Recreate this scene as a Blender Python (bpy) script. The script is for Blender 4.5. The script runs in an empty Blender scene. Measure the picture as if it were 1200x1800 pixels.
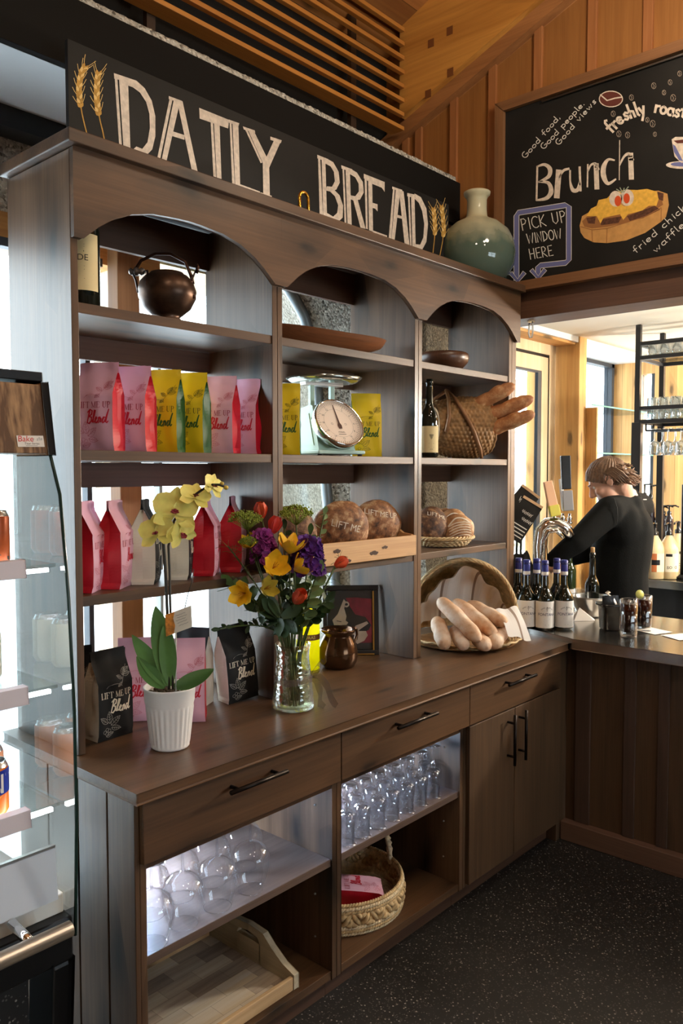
import bpy, bmesh, math, random
from math import sin, cos, pi, radians, sqrt, atan2
from mathutils import Vector, Matrix, noise, Euler
R = random.Random(7)
SC = bpy.context.scene
COL = SC.collection
# ---------------------------------------------------------------- camera model (frame 1200 x 1800)
FPX = 1411.0; PIT = math.atan(71 / 1411.0); YAW = radians(41.8); EYE = Vector((0, 0, 1.69))
CF = Vector((cos(YAW) * cos(PIT), sin(YAW) * cos(PIT), -sin(PIT)))
CR = Vector((sin(YAW), -cos(YAW), 0))
CU = CR.cross(CF)
def ray(px, py): return CF * FPX + CR * (px - 600) + CU * (900 - py)
def on_z(px, py, z): d = ray(px, py); return EYE + d * ((z - EYE.z) / d.z)
def on_y(px, py, y): d = ray(px, py); return EYE + d * (y / d.y)
def on_x(px, py, x): d = ray(px, py); return EYE + d * (x / d.x)
def at_w(px, py, w): return EYE + ray(px, py) * (w / FPX)
cd = bpy.data.cameras.new('camera'); cam = bpy.data.objects.new('camera', cd); COL.objects.link(cam)
cam.matrix_world = Matrix((( CR.x, CU.x, -CF.x, EYE.x), (CR.y, CU.y, -CF.y, EYE.y), (CR.z, CU.z, -CF.z, EYE.z), (0, 0, 0, 1)))
cd.sensor_fit = 'VERTICAL'; cd.sensor_height = 36; cd.lens = 36 * FPX / 1800.0; cd.clip_start = 0.02
SC.camera = cam
# ---------------------------------------------------------------- materials
MATS = {}
def nt(name):
    m = bpy.data.materials.new(name); m.use_nodes = True
    t = m.node_tree; return m, t, t.nodes['Principled BSDF'], t.nodes['Material Output']
def c4(c): return (c[0], c[1], c[2], 1.0)
def srgb(r, g, b):
    f = lambda v: (v / 255 / 12.92) if v / 255 <= 0.04045 else ((v / 255 + 0.055) / 1.055) ** 2.4
    return (f(r), f(g), f(b))
def mat(name, col, rough=0.5, metal=0.0, trans=0.0, ior=1.45, emis=None, estr=0.0, bump=0.0, bscale=60.0, var=0.0, vscale=8.0, coat=0.0, sub=0.0):
    if name in MATS: return MATS[name]
    m, t, b, o = nt(name); N = t.nodes; L = t.links
    b.inputs['Base Color'].default_value = c4(col); b.inputs['Roughness'].default_value = rough
    b.inputs['Metallic'].default_value = metal; b.inputs['Transmission Weight'].default_value = trans; b.inputs['IOR'].default_value = ior
    b.inputs['Coat Weight'].default_value = coat
    if sub:
        b.inputs['Subsurface Weight'].default_value = sub; b.inputs['Subsurface Radius'].default_value = (0.02, 0.01, 0.006)
    if emis: b.inputs['Emission Color'].default_value = c4(emis); b.inputs['Emission Strength'].default_value = estr
    if bump or var:
        tc = N.new('ShaderNodeTexCoord')
        if var:
            nz = N.new('ShaderNodeTexNoise'); nz.inputs['Scale'].default_value = vscale; nz.inputs['Detail'].default_value = 5
            L.new(tc.outputs['Object'], nz.inputs['Vector'])
            rp = N.new('ShaderNodeValToRGB'); rp.color_ramp.elements[0].position = 0.3; rp.color_ramp.elements[1].position = 0.7
            rp.color_ramp.elements[0].color = c4([max(0, x * (1 - var)) for x in col]); rp.color_ramp.elements[1].color = c4([min(1, x * (1 + var)) for x in col])
            L.new(nz.outputs['Fac'], rp.inputs['Fac']); L.new(rp.outputs['Color'], b.inputs['Base Color'])
        if bump:
            nb = N.new('ShaderNodeTexNoise'); nb.inputs['Scale'].default_value = bscale; nb.inputs['Detail'].default_value = 4
            L.new(tc.outputs['Object'], nb.inputs['Vector'])
            bm_ = N.new('ShaderNodeBump'); bm_.inputs['Strength'].default_value = bump; bm_.inputs['Distance'].default_value = 0.004
            L.new(nb.outputs['Fac'], bm_.inputs['Height']); L.new(bm_.outputs['Normal'], b.inputs['Normal'])
    MATS[name] = m; return m
def wood(name, dark, light, axis='X', scale=1.0, rough=0.42, knots=0.0, stretch=14.0, contrast=(0.32, 0.68), boards=None, coat=0.0):
    """procedural timber, grain along one local axis, optional knots and board seams"""
    if name in MATS: return MATS[name]
    m, t, b, o = nt(name); N = t.nodes; L = t.links
    tc = N.new('ShaderNodeTexCoord'); mp = N.new('ShaderNodeMapping')
    s = [stretch * scale] * 3; s['XYZ'.index(axis)] = 1.1 * scale
    mp.inputs['Scale'].default_value = s; L.new(tc.outputs['Object'], mp.inputs['Vector'])
    n1 = N.new('ShaderNodeTexNoise'); n1.inputs['Scale'].default_value = 1.0; n1.inputs['Detail'].default_value = 5; n1.inputs['Distortion'].default_value = 0.8
    L.new(mp.outputs['Vector'], n1.inputs['Vector'])
    mp2 = N.new('ShaderNodeMapping'); s2 = [stretch * scale * 9] * 3; s2['XYZ'.index(axis)] = 2.5 * scale
    mp2.inputs['Scale'].default_value = s2; L.new(tc.outputs['Object'], mp2.inputs['Vector'])
    n2 = N.new('ShaderNodeTexNoise'); n2.inputs['Scale'].default_value = 1.0; n2.inputs['Detail'].default_value = 3
    L.new(mp2.outputs['Vector'], n2.inputs['Vector'])
    mx = N.new('ShaderNodeMix'); mx.data_type = 'FLOAT'; mx.inputs['Factor'].default_value = 0.35
    L.new(n1.outputs['Fac'], mx.inputs['A']); L.new(n2.outputs['Fac'], mx.inputs['B'])
    rp = N.new('ShaderNodeValToRGB'); rp.color_ramp.elements[0].position = contrast[0]; rp.color_ramp.elements[1].position = contrast[1]
    rp.color_ramp.elements[0].color = c4(dark); rp.color_ramp.elements[1].color = c4(light)
    L.new(mx.outputs['Result'], rp.inputs['Fac'])
    colout = rp.outputs['Color']
    if knots:
        sk = N.new('ShaderNodeSeparateXYZ'); L.new(tc.outputs['Object'], sk.inputs[0]); ia = 'XYZ'.index(axis); ot = [k for k in range(3) if k != ia]
        sm = N.new('ShaderNodeMath'); sm.operation = 'MULTIPLY_ADD'; sm.inputs[1].default_value = 1.37; L.new(sk.outputs[ot[0]], sm.inputs[0]); L.new(sk.outputs[ot[1]], sm.inputs[2])
        cm = N.new('ShaderNodeCombineXYZ'); L.new(sm.outputs[0], cm.inputs[0]); L.new(sk.outputs[ia], cm.inputs[1])
        mp3 = N.new('ShaderNodeMapping'); mp3.inputs['Scale'].default_value = (7.0 * scale, 2.6 * scale, 1); mp3.inputs['Location'].default_value = (0.31, 0.17, 0); L.new(cm.outputs[0], mp3.inputs['Vector'])
        vo = N.new('ShaderNodeTexVoronoi'); vo.voronoi_dimensions = '2D'; vo.inputs['Scale'].default_value = 1.0; L.new(mp3.outputs['Vector'], vo.inputs['Vector'])
        dn = N.new('ShaderNodeTexNoise'); dn.inputs['Scale'].default_value = 3.0; L.new(mp3.outputs['Vector'], dn.inputs['Vector'])
        da = N.new('ShaderNodeMath'); da.operation = 'MULTIPLY_ADD'; da.inputs[1].default_value = .34; L.new(dn.outputs['Fac'], da.inputs[0]); L.new(vo.outputs['Distance'], da.inputs[2])
        cs = N.new('ShaderNodeSeparateColor'); L.new(vo.outputs['Color'], cs.inputs['Color'])
        ab = N.new('ShaderNodeMath'); ab.operation = 'GREATER_THAN'; ab.inputs[1].default_value = .55; L.new(cs.outputs[0], ab.inputs[0])
        aa = N.new('ShaderNodeMath'); aa.operation = 'ADD'; L.new(da.outputs[0], aa.inputs[0]); L.new(ab.outputs[0], aa.inputs[1])
        r2 = N.new('ShaderNodeValToRGB'); e2 = r2.color_ramp.elements; e2[0].position = 0.20; e2[1].position = 0.74
        e2[0].color = c4([max(.02, .30 - knots * .3)] * 3); e2[1].color = (1, 1, 1, 1); k2 = e2.new(.33); k2.color = c4([1 - knots * .75] * 3)
        L.new(aa.outputs[0], r2.inputs['Fac'])
        mm = N.new('ShaderNodeMix'); mm.data_type = 'RGBA'; mm.blend_type = 'MULTIPLY'; mm.inputs['Factor'].default_value = 1
        L.new(colout, mm.inputs['A']); L.new(r2.outputs['Color'], mm.inputs['B']); colout = mm.outputs['Result']
    if boards:
        ax, width = boards
        sx = N.new('ShaderNodeSeparateXYZ'); L.new(tc.outputs['Object'], sx.inputs['Vector'])
        d = N.new('ShaderNodeMath'); d.operation = 'DIVIDE'; d.inputs[1].default_value = width; L.new(sx.outputs[ax], d.inputs[0])
        fl = N.new('ShaderNodeMath'); fl.operation = 'FLOOR'; L.new(d.outputs[0], fl.inputs[0])
        fr = N.new('ShaderNodeMath'); fr.operation = 'FRACT'; L.new(d.outputs[0], fr.inputs[0])
        wn = N.new('ShaderNodeTexWhiteNoise'); wn.noise_dimensions = '1D'; L.new(fl.outputs[0], wn.inputs['W'])
        r3 = N.new('ShaderNodeMapRange'); r3.inputs['To Min'].default_value = 0.72; r3.inputs['To Max'].default_value = 1.15; L.new(wn.outputs['Value'], r3.inputs['Value'])
        gt = N.new('ShaderNodeMath'); gt.operation = 'GREATER_THAN'; gt.inputs[1].default_value = 0.03; L.new(fr.outputs[0], gt.inputs[0])
        ml = N.new('ShaderNodeMath'); ml.operation = 'MULTIPLY'; L.new(r3.outputs[0], ml.inputs[0]); L.new(gt.outputs[0], ml.inputs[1])
        ad = N.new('ShaderNodeMath'); ad.operation = 'MAXIMUM'; ad.inputs[1].default_value = 0.35; L.new(ml.outputs[0], ad.inputs[0])
        vm = N.new('ShaderNodeVectorMath'); vm.operation = 'SCALE'; L.new(colout, vm.inputs[0]); L.new(ad.outputs[0], vm.inputs['Scale']); colout = vm.outputs[0]
    L.new(colout, b.inputs['Base Color'])
    b.inputs['Roughness'].default_value = rough; b.inputs['Coat Weight'].default_value = coat; b.inputs['Coat Roughness'].default_value = 0.25
    bp = N.new('ShaderNodeBump'); bp.inputs['Strength'].default_value = 0.12; bp.inputs['Distance'].default_value = 0.002
    L.new(n2.outputs['Fac'], bp.inputs['Height']); L.new(bp.outputs['Normal'], b.inputs['Normal'])
    MATS[name] = m; return m
def pebble(name, cols, scale=60.0, rough=0.9):
    m, t, b, o = nt(name); N = t.nodes; L = t.links
    tc = N.new('ShaderNodeTexCoord'); vo = N.new('ShaderNodeTexVoronoi'); vo.inputs['Scale'].default_value = scale
    L.new(tc.outputs['Object'], vo.inputs['Vector'])
    sp = N.new('ShaderNodeSeparateColor'); L.new(vo.outputs['Color'], sp.inputs['Color'])
    rp = N.new('ShaderNodeValToRGB'); el = rp.color_ramp.elements
    el[0].position = 0; el[0].color = c4(cols[0]); el[1].position = 1; el[1].color = c4(cols[-1])
    for i, c in enumerate(cols[1:-1]): e = el.new((i + 1) / (len(cols) - 1)); e.color = c4(c)
    L.new(sp.outputs[0], rp.inputs['Fac']); L.new(rp.outputs['Color'], b.inputs['Base Color'])
    b.inputs['Roughness'].default_value = rough
    bp = N.new('ShaderNodeBump'); bp.inputs['Strength'].default_value = 0.7; bp.inputs['Distance'].default_value = 0.01; bp.invert = True
    L.new(vo.outputs['Distance'], bp.inputs['Height']); L.new(bp.outputs['Normal'], b.inputs['Normal'])
    MATS[name] = m; return m
def speckle(name, base, scale=150.0, amount=0.16, rough=0.45, spots=((0.35, 0.33, 0.3), (0.12, 0.11, 0.1))):
    m, t, b, o = nt(name); N = t.nodes; L = t.links
    tc = N.new('ShaderNodeTexCoord')
    def layer(sc, thr, dist):
        vo = N.new('ShaderNodeTexVoronoi'); vo.inputs['Scale'].default_value = sc; L.new(tc.outputs['Object'], vo.inputs['Vector'])
        sp = N.new('ShaderNodeSeparateColor'); L.new(vo.outputs['Color'], sp.inputs['Color'])
        a = N.new('ShaderNodeMath'); a.operation = 'LESS_THAN'; a.inputs[1].default_value = thr; L.new(sp.outputs[0], a.inputs[0])
        d = N.new('ShaderNodeMath'); d.operation = 'LESS_THAN'; d.inputs[1].default_value = dist; L.new(vo.outputs['Distance'], d.inputs[0])
        q = N.new('ShaderNodeMath'); q.operation = 'MULTIPLY'; L.new(a.outputs[0], q.inputs[0]); L.new(d.outputs[0], q.inputs[1]); return q.outputs[0]
    x1 = N.new('ShaderNodeMix'); x1.data_type = 'RGBA'; x1.inputs['A'].default_value = c4(base); x1.inputs['B'].default_value = c4(spots[1]); L.new(layer(scale, amount * 1.5, 0.42), x1.inputs['Factor'])
    x2 = N.new('ShaderNodeMix'); x2.data_type = 'RGBA'; x2.inputs['B'].default_value = c4(spots[0]); L.new(x1.outputs['Result'], x2.inputs['A']); L.new(layer(scale * 0.83, amount * 0.55, 0.4), x2.inputs['Factor'])
    L.new(x2.outputs['Result'], b.inputs['Base Color']); b.inputs['Roughness'].default_value = rough
    MATS[name] = m; return m
def thin_glass(name, tint=(0.93, 0.97, 0.96), ref=0.9, edge=0.25, base=0.05, bump=0, bscale=60, rough=0.01):
    """thin pane: straight-through light plus a mirror reflection that grows at grazing angles"""
    if name in MATS: return MATS[name]
    m, t, b, o = nt(name); N = t.nodes; L = t.links; N.remove(b)
    tr = N.new('ShaderNodeBsdfTransparent'); tr.inputs['Color'].default_value = c4(tint)
    gl = N.new('ShaderNodeBsdfGlossy'); gl.inputs['Roughness'].default_value = rough; gl.inputs['Color'].default_value = (ref, ref, ref, 1)
    fw = N.new('ShaderNodeLayerWeight'); fw.inputs['Blend'].default_value = edge
    mr = N.new('ShaderNodeMapRange'); mr.inputs['To Min'].default_value = base; mr.inputs['To Max'].default_value = 0.95; L.new(fw.outputs['Facing'], mr.inputs['Value'])
    pw = N.new('ShaderNodeMath'); pw.operation = 'POWER'; pw.inputs[1].default_value = 1.6; L.new(mr.outputs[0], pw.inputs[0])
    mx = N.new('ShaderNodeMixShader'); L.new(mr.outputs[0], mx.inputs[0]); L.new(tr.outputs[0], mx.inputs[1]); L.new(gl.outputs[0], mx.inputs[2])
    if bump:
        tc = N.new('ShaderNodeTexCoord'); vo = N.new('ShaderNodeTexVoronoi'); vo.inputs['Scale'].default_value = bscale; L.new(tc.outputs['Object'], vo.inputs['Vector'])
        bp = N.new('ShaderNodeBump'); bp.inputs['Strength'].default_value = bump; bp.inputs['Distance'].default_value = .004; L.new(vo.outputs['Distance'], bp.inputs['Height']); L.new(bp.outputs['Normal'], gl.inputs['Normal']); L.new(bp.outputs['Normal'], fw.inputs['Normal'])
    L.new(mx.outputs[0], o.inputs['Surface']); MATS[name] = m; return m
# ---------------------------------------------------------------- mesh builder
class MB:
    def __init__(s): s.v = []; s.f = []; s.fm = []; s.fs = []; s.mats = []
    def mi(s, m):
        if m not in s.mats: s.mats.append(m)
        return s.mats.index(m)
    def add(s, vs, fs, m, smooth=False, M=None):
        o = len(s.v); k = s.mi(m)
        s.v += [tuple(M @ Vector(v)) for v in vs] if M is not None else [tuple(v) for v in vs]
        for f in fs: s.f.append([i + o for i in f]); s.fm.append(k); s.fs.append(smooth)
        return s
    def box(s, x0, x1, y0, y1, z0, z1, m, M=None):
        vs = [(x, y, z) for z in (z0, z1) for y in (y0, y1) for x in (x0, x1)]
        return s.add(vs, [(0, 2, 3, 1), (4, 5, 7, 6), (0, 1, 5, 4), (2, 6, 7, 3), (0, 4, 6, 2), (1, 3, 7, 5)], m, False, M)
    def lathe(s, prof, m, seg=32, M=None, smooth=True, wob=None):
        vs = []; fs = []; rows = []
        for r, z in prof:
            if r <= 1e-6: rows.append([len(vs)]); vs.append((0, 0, z))
            else:
                rows.append(list(range(len(vs), len(vs) + seg)))
                for i in range(seg):
                    a = 2 * pi * i / seg; q = r * (wob(a, z) if wob else 1); vs.append((q * cos(a), q * sin(a), z))
        for a, b in zip(rows, rows[1:]):
            if len(a) == 1 and len(b) == 1: continue
            for i in range(seg):
                j = (i + 1) % seg
                if len(a) == 1: fs.append((a[0], b[j], b[i]))
                elif len(b) == 1: fs.append((a[i], a[j], b[0]))
                else: fs.append((a[i], a[j], b[j], b[i]))
        return s.add(vs, fs, m, smooth, M)
    def tube(s, pts, r, m, seg=8, M=None, closed=False, caps=True, flat=1.0, up0=None):
        P = [Vector(p) for p in pts]; n = len(P)
        rs = r if isinstance(r, (list, tuple)) else [r] * n
        vs = []; fs = []; up = None
        for i in range(n):
            if closed: t = P[(i + 1) % n] - P[i - 1]
            else: t = P[min(i + 1, n - 1)] - P[max(i - 1, 0)]
            if t.length < 1e-9: t = Vector((0, 0, 1))
            t.normalize()
            if up is None:
                up = Vector(up0) if up0 else (Vector((0, 0, 1)) if abs(t.z) < 0.9 else Vector((1, 0, 0)))
            up = up - t * up.dot(t)
            if up.length < 1e-6: up = t.orthogonal()
            up.normalize(); sd = t.cross(up)
            for k in range(seg):
                a = 2 * pi * k / seg
                vs.append(P[i] + up * (cos(a) * rs[i] * flat) + sd * (sin(a) * rs[i]))
        for i in range(n if closed else n - 1):
            a = i * seg; b = ((i + 1) % n) * seg
            for k in range(seg): fs.append((a + k, a + (k + 1) % seg, b + (k + 1) % seg, b + k))
        if caps and not closed:
            fs.append(tuple(range(seg - 1, -1, -1))); fs.append(tuple((n - 1) * seg + k for k in range(seg)))
        return s.add(vs, fs, m, True, M)
    def prism(s, poly, d0, d1, m, plane='XZ', M=None, smooth=False):
        n = len(poly)
        f3 = {'XZ': lambda a, b, d: (a, d, b), 'XY': lambda a, b, d: (a, b, d), 'YZ': lambda a, b, d: (d, a, b)}[plane]
        vs = [f3(a, b, d0) for a, b in poly] + [f3(a, b, d1) for a, b in poly]
        fs = [tuple(range(n)), tuple(range(2 * n - 1, n - 1, -1))]
        o = len(s.f)
        s.add(vs, fs, m, False, M)
        k = len(s.v) - 2 * n
        for i in range(n):
            j = (i + 1) % n; s.f.append([k + i, k + j, k + n + j, k + n + i]); s.fm.append(s.mi(m)); s.fs.append(smooth)
        return s
    def grid(s, fn, nu, nv, m, cu=False, cv=False, M=None, smooth=True):
        vs = [fn(i / (nu if cu else nu - 1), j / (nv if cv else nv - 1)) for j in range(nv) for i in range(nu)]
        fs = []
        for j in range(nv if cv else nv - 1):
            for i in range(nu if cu else nu - 1):
                a = j * nu + i; b = j * nu + (i + 1) % nu; c = ((j + 1) % nv) * nu + (i + 1) % nu; d = ((j + 1) % nv) * nu + i
                fs.append((a, b, c, d))
        return s.add(vs, fs, m, smooth, M)
    def ball(s, c, r, m, su=20, sv=12, M=None, dis=None):
        r = (r, r, r) if not isinstance(r, (tuple, list)) else r; c = Vector(c)
        prof = []
        vs = []; fs = []; rows = []
        for j in range(sv + 1):
            t = pi * j / sv
            if j in (0, sv): rows.append([len(vs)]); vs.append((0, 0, -cos(t)))
            else:
                rows.append(list(range(len(vs), len(vs) + su)))
                for i in range(su): a = 2 * pi * i / su; vs.append((sin(t) * cos(a), sin(t) * sin(a), -cos(t)))
        for a, b in zip(rows, rows[1:]):
            for i in range(su):
                j = (i + 1) % su
                if len(a) == 1: fs.append((a[0], b[j], b[i]))
                elif len(b) == 1: fs.append((a[i], a[j], b[0]))
                else: fs.append((a[i], a[j], b[j], b[i]))
        out = []
        for v in vs:
            k = dis(Vector(v)) if dis else 1.0
            out.append((c.x + v[0] * r[0] * k, c.y + v[1] * r[1] * k, c.z + v[2] * r[2] * k))
        return s.add(out, fs, m, True, M)
    def flat(s, pts, m, fn, lift=0.0):
        """polygon given in a plane's own coordinates, laid on a surface by fn(x, y, lift)"""
        return s.add([fn(x, y, lift) for x, y in pts], [tuple(range(len(pts)))], m)
    def ribbon(s, pts, w, m, fn, lift=0.0):
        P = [Vector(p) for p in pts]; n = len(P); vs = []
        ws = w if isinstance(w, (list, tuple)) else [w] * n
        for i in range(n):
            t = P[min(i + 1, n - 1)] - P[max(i - 1, 0)]
            t = t.normalized() if t.length > 1e-9 else Vector((1, 0))
            q = Vector((-t.y, t.x)) * ws[i] / 2
            e = Vector((0, 0))
            if i == 0: e = -t * ws[i] * 0.35
            if i == n - 1: e = t * ws[i] * 0.35
            a = P[i] + q + e; b = P[i] - q + e
            vs += [fn(a.x, a.y, lift), fn(b.x, b.y, lift)]
        return s.add(vs, [(2 * i, 2 * i + 1, 2 * i + 3, 2 * i + 2) for i in range(n - 1)], m)
    def build(s, name, parent=None, loc=None, bevel=0.0, M=None, seg=2, subsurf=0):
        me = bpy.data.meshes.new(name); me.from_pydata(s.v, [], s.f)
        for m in s.mats: me.materials.append(m)
        me.polygons.foreach_set('material_index', s.fm); me.polygons.foreach_set('use_smooth', s.fs); me.update()
        o = bpy.data.objects.new(name, me); COL.objects.link(o)
        if parent is not None: o.parent = parent
        if loc is not None: o.location = loc
        if M is not None: o.matrix_local = M
        if bevel:
            b = o.modifiers.new('Bevel', 'BEVEL'); b.width = bevel; b.segments = seg; b.limit_method = 'ANGLE'; b.angle_limit = radians(40)
        if subsurf:
            b = o.modifiers.new('Subdivision', 'SUBSURF'); b.levels = subsurf; b.render_levels = subsurf
        return o
# ---------------------------------------------------------------- object rules
def tag(o, label, cat, group=None):
    o['label'] = label; o['category'] = cat
    if group: o['group'] = group
    return o
def thing(name, label, cat, loc=(0, 0, 0), rz=0.0, group=None):
    o = bpy.data.objects.new(name, None); COL.objects.link(o); o.empty_display_size = 0.05
    o.location = loc; o.rotation_euler = (0, 0, rz)
    return tag(o, label, cat, group)
def lab(o, text): o['label'] = text; return o
def struct(o): o['kind'] = 'structure'; return o
def dup(root, label, loc, rz=0.0, group=None, rot=None, scale=None):
    r = root.copy(); COL.objects.link(r); r.location = loc; r.rotation_euler = rot or (0, 0, rz)
    if scale: r.scale = (scale, scale, scale)
    r['label'] = label
    if group: r['group'] = group
    for ch in list(root.children):
        c = ch.copy(); COL.objects.link(c); c.parent = r
        for g in list(ch.children):
            d = g.copy(); COL.objects.link(d); d.parent = c
    return r
# ---------------------------------------------------------------- lettering
_TX = {}
def type_poly(s, shear=0.0):
    """built-in typeface as flat polygons, cap height about 0.7 per unit size"""
    key = (s, shear)
    if key in _TX: return _TX[key]
    cu = bpy.data.curves.new('type', 'FONT'); cu.body = s; cu.align_x = 'CENTER'; cu.shear = shear; cu.resolution_u = 3
    o = bpy.data.objects.new('type', cu); COL.objects.link(o)
    dg = bpy.context.evaluated_depsgraph_get(); me = bpy.data.meshes.new_from_object(o.evaluated_get(dg))
    r = ([(v.co.x, v.co.y) for v in me.vertices], [tuple(p.vertices) for p in me.polygons])
    bpy.data.objects.remove(o); bpy.data.curves.remove(cu); bpy.data.meshes.remove(me)
    _TX[key] = r; return r
def type_on(mb, s, x, y, size, m, fn, lift=0.0006, shear=0.0, sx=1.0):
    vs, fs = type_poly(s, shear)
    mb.add([fn(x + a * size * sx, y + b * size, lift) for a, b in vs], fs, m)
def A(cx, cy, rx, ry, t0, t1, n=9):
    return [(cx + rx * cos(radians(t0 + (t1 - t0) * i / n)), cy + ry * sin(radians(t0 + (t1 - t0) * i / n))) for i in range(n + 1)]
# hand lettering: glyph -> (advance, strokes); capitals 1 high, small letters 0.5
HAND = {
 ' ': (0.45, []), '.': (0.25, [[(0.08, 0), (0.12, 0.06)]]), ',': (0.25, [[(0.12, 0.05), (0.06, -0.12)]]),
 'G': (0.75, [A(0.38, 0.5, 0.34, 0.5, 60, 330), [(0.68, 0.25), (0.7, 0.45), (0.42, 0.45)]]),
 'o': (0.6, [A(0.27, 0.25, 0.23, 0.25, 90, 450, 12)]),
 'd': (0.65, [A(0.27, 0.25, 0.23, 0.25, 60, 400, 12), [(0.52, 1.0), (0.5, 0.0)]]),
 'f': (0.5, [[(0.46, 0.95), (0.36, 1.02), (0.24, 0.9), (0.2, 0.5), (0.2, 0.0)], [(0.02, 0.5), (0.42, 0.52)]]),
 'p': (0.62, [[(0.08, 0.52), (0.08, -0.42)], A(0.3, 0.25, 0.23, 0.25, 150, -170, 12)]),
 'e': (0.6, [[(0.07, 0.24), (0.48, 0.3)] + A(0.27, 0.25, 0.22, 0.25, 20, 320, 12)]),
 'l': (0.32, [[(0.14, 1.0), (0.14, 0.06), (0.24, 0.0)]]),
 'v': (0.55, [[(0.04, 0.5), (0.24, 0.0), (0.46, 0.52)]]),
 'i': (0.3, [[(0.14, 0.5), (0.14, 0.0)], [(0.13, 0.68), (0.16, 0.74)]]),
 'w': (0.8, [[(0.04, 0.5), (0.2, 0.0), (0.36, 0.42), (0.52, 0.0), (0.7, 0.52)]]),
 's': (0.5, [[(0.4, 0.44), (0.26, 0.52), (0.1, 0.42), (0.14, 0.3), (0.34, 0.2), (0.38, 0.08), (0.24, -0.02), (0.06, 0.06)]]),
 'r': (0.48, [[(0.1, 0.5), (0.1, 0.0)], [(0.1, 0.3), (0.2, 0.46), (0.4, 0.48)]]),
 'h': (0.62, [[(0.1, 1.0), (0.1, 0.0)], [(0.1, 0.3), (0.24, 0.5), (0.42, 0.44), (0.46, 0.0)]]),
 'y': (0.58, [[(0.06, 0.5), (0.26, 0.04)], [(0.5, 0.52), (0.24, -0.1), (0.02, -0.42)]]),
 'a': (0.62, [A(0.26, 0.25, 0.22, 0.25, 50, 330, 12), [(0.48, 0.5), (0.48, 0.06), (0.56, 0.0)]]),
 't': (0.46, [[(0.2, 0.86), (0.2, 0.06), (0.36, 0.0)], [(0.02, 0.56), (0.4, 0.58)]]),
 'c': (0.52, [A(0.28, 0.25, 0.23, 0.25, 50, 310, 10)]),
 'k': (0.56, [[(0.1, 1.0), (0.1, 0.0)], [(0.44, 0.52), (0.12, 0.24), (0.46, 0.0)]]),
 'u': (0.62, [[(0.06, 0.5), (0.08, 0.12), (0.24, 0.0), (0.42, 0.1), (0.48, 0.5)], [(0.48, 0.5), (0.5, 0.0)]]),
 'n': (0.62, [[(0.08, 0.5), (0.08, 0.0)], [(0.08, 0.3), (0.24, 0.5), (0.42, 0.44), (0.46, 0.0)]]),
 'P': (0.62, [[(0.1, 1), (0.1, 0)], [(0.08, 0.98), (0.34, 1.0), (0.5, 0.8), (0.38, 0.55), (0.1, 0.48)]]),
 'I': (0.3, [[(0.14, 1), (0.14, 0)]]),
 'C': (0.66, [A(0.38, 0.5, 0.33, 0.5, 50, 310)]),
 'K': (0.66, [[(0.1, 1), (0.1, 0)], [(0.52, 1), (0.12, 0.45), (0.56, 0)]]),
 'U': (0.7, [[(0.1, 1), (0.1, 0.25), (0.3, 0.0), (0.52, 0.22), (0.56, 1)]]),
 'W': (0.95, [[(0.06, 1), (0.24, 0), (0.44, 0.8), (0.62, 0), (0.84, 1)]]),
 'N': (0.72, [[(0.08, 0), (0.08, 1), (0.56, 0), (0.58, 1)]]),
 'D': (0.72, [[(0.1, 1), (0.1, 0)], [(0.06, 1.0), (0.36, 0.95), (0.6, 0.6), (0.5, 0.2), (0.06, 0.0)]]),
 'O': (0.78, [A(0.38, 0.5, 0.32, 0.5, 90, 450, 14)]),
 'H': (0.7, [[(0.1, 1), (0.1, 0)], [(0.56, 1), (0.56, 0)], [(0.1, 0.5), (0.56, 0.52)]]),
 'E': (0.6, [[(0.5, 1), (0.1, 0.98), (0.1, 0), (0.52, 0.02)], [(0.1, 0.5), (0.42, 0.52)]]),
 'R': (0.66, [[(0.1, 1), (0.1, 0)], [(0.08, 0.98), (0.34, 1.0), (0.5, 0.78), (0.38, 0.55), (0.1, 0.48), (0.56, 0)]]),
}
def hand_on(mb, s, p0, p1, h, w, m, fn, lift=0.0006, sx=1.0):
    """hand-lettered line from p0 to p1 in surface coordinates; h is the capital height, spacing is fitted"""
    p0 = Vector(p0); p1 = Vector(p1); d = (p1 - p0); L = d.length; d.normalize(); q = Vector((-d.y, d.x))
    tot = sum(HAND[c][0] for c in s) * h; k = L / tot; x = 0.0
    for c in s:
        adv, st = HAND[c]
        for S in st:
            mb.ribbon([tuple(p0 + d * (x + a * h * sx * min(k, 1.6)) + q * (b * h)) for a, b in S], w, m, fn, lift)
        x += adv * h * k
# ---------------------------------------------------------------- shared materials
W_FRONT = wood('stained_wood_x', srgb(68, 47, 31), srgb(102, 73, 49), 'X', 1.0, 0.42, 0.55)
W_SIDE = wood('stained_wood_z', srgb(70, 51, 37), srgb(112, 85, 63), 'Z', 1.0, 0.34, 0.85)
W_TOP = wood('worktop_wood', srgb(72, 50, 33), srgb(110, 80, 55), 'X', 0.9, 0.36, 0.3)
W_DOOR = wood('door_wood', srgb(64, 47, 33), srgb(95, 71, 50), 'Z', 1.2, 0.48, 0.0)
W_DARK = wood('dark_rail_wood', srgb(66, 45, 35), srgb(96, 68, 52), 'X', 1.0, 0.5, 0.0)
BLACK_METAL = mat('black_metal', (0.012, 0.012, 0.013), 0.35, 0.6)
BLACK_PAINT = mat('black_paint', (0.007, 0.006, 0.005), 0.8)
BLACK_PAINT.node_tree.nodes['Principled BSDF'].inputs['Specular IOR Level'].default_value = .2
CHALK_BLACK = mat('chalkboard_black', (0.014, 0.013, 0.012), 0.6, var=0.35, vscale=3)
CHALK_BLACK.node_tree.nodes['Principled BSDF'].inputs['Specular IOR Level'].default_value = .25
CHALK = mat('chalk_cream', srgb(214, 200, 184), 0.9, var=0.18, vscale=60)
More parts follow.
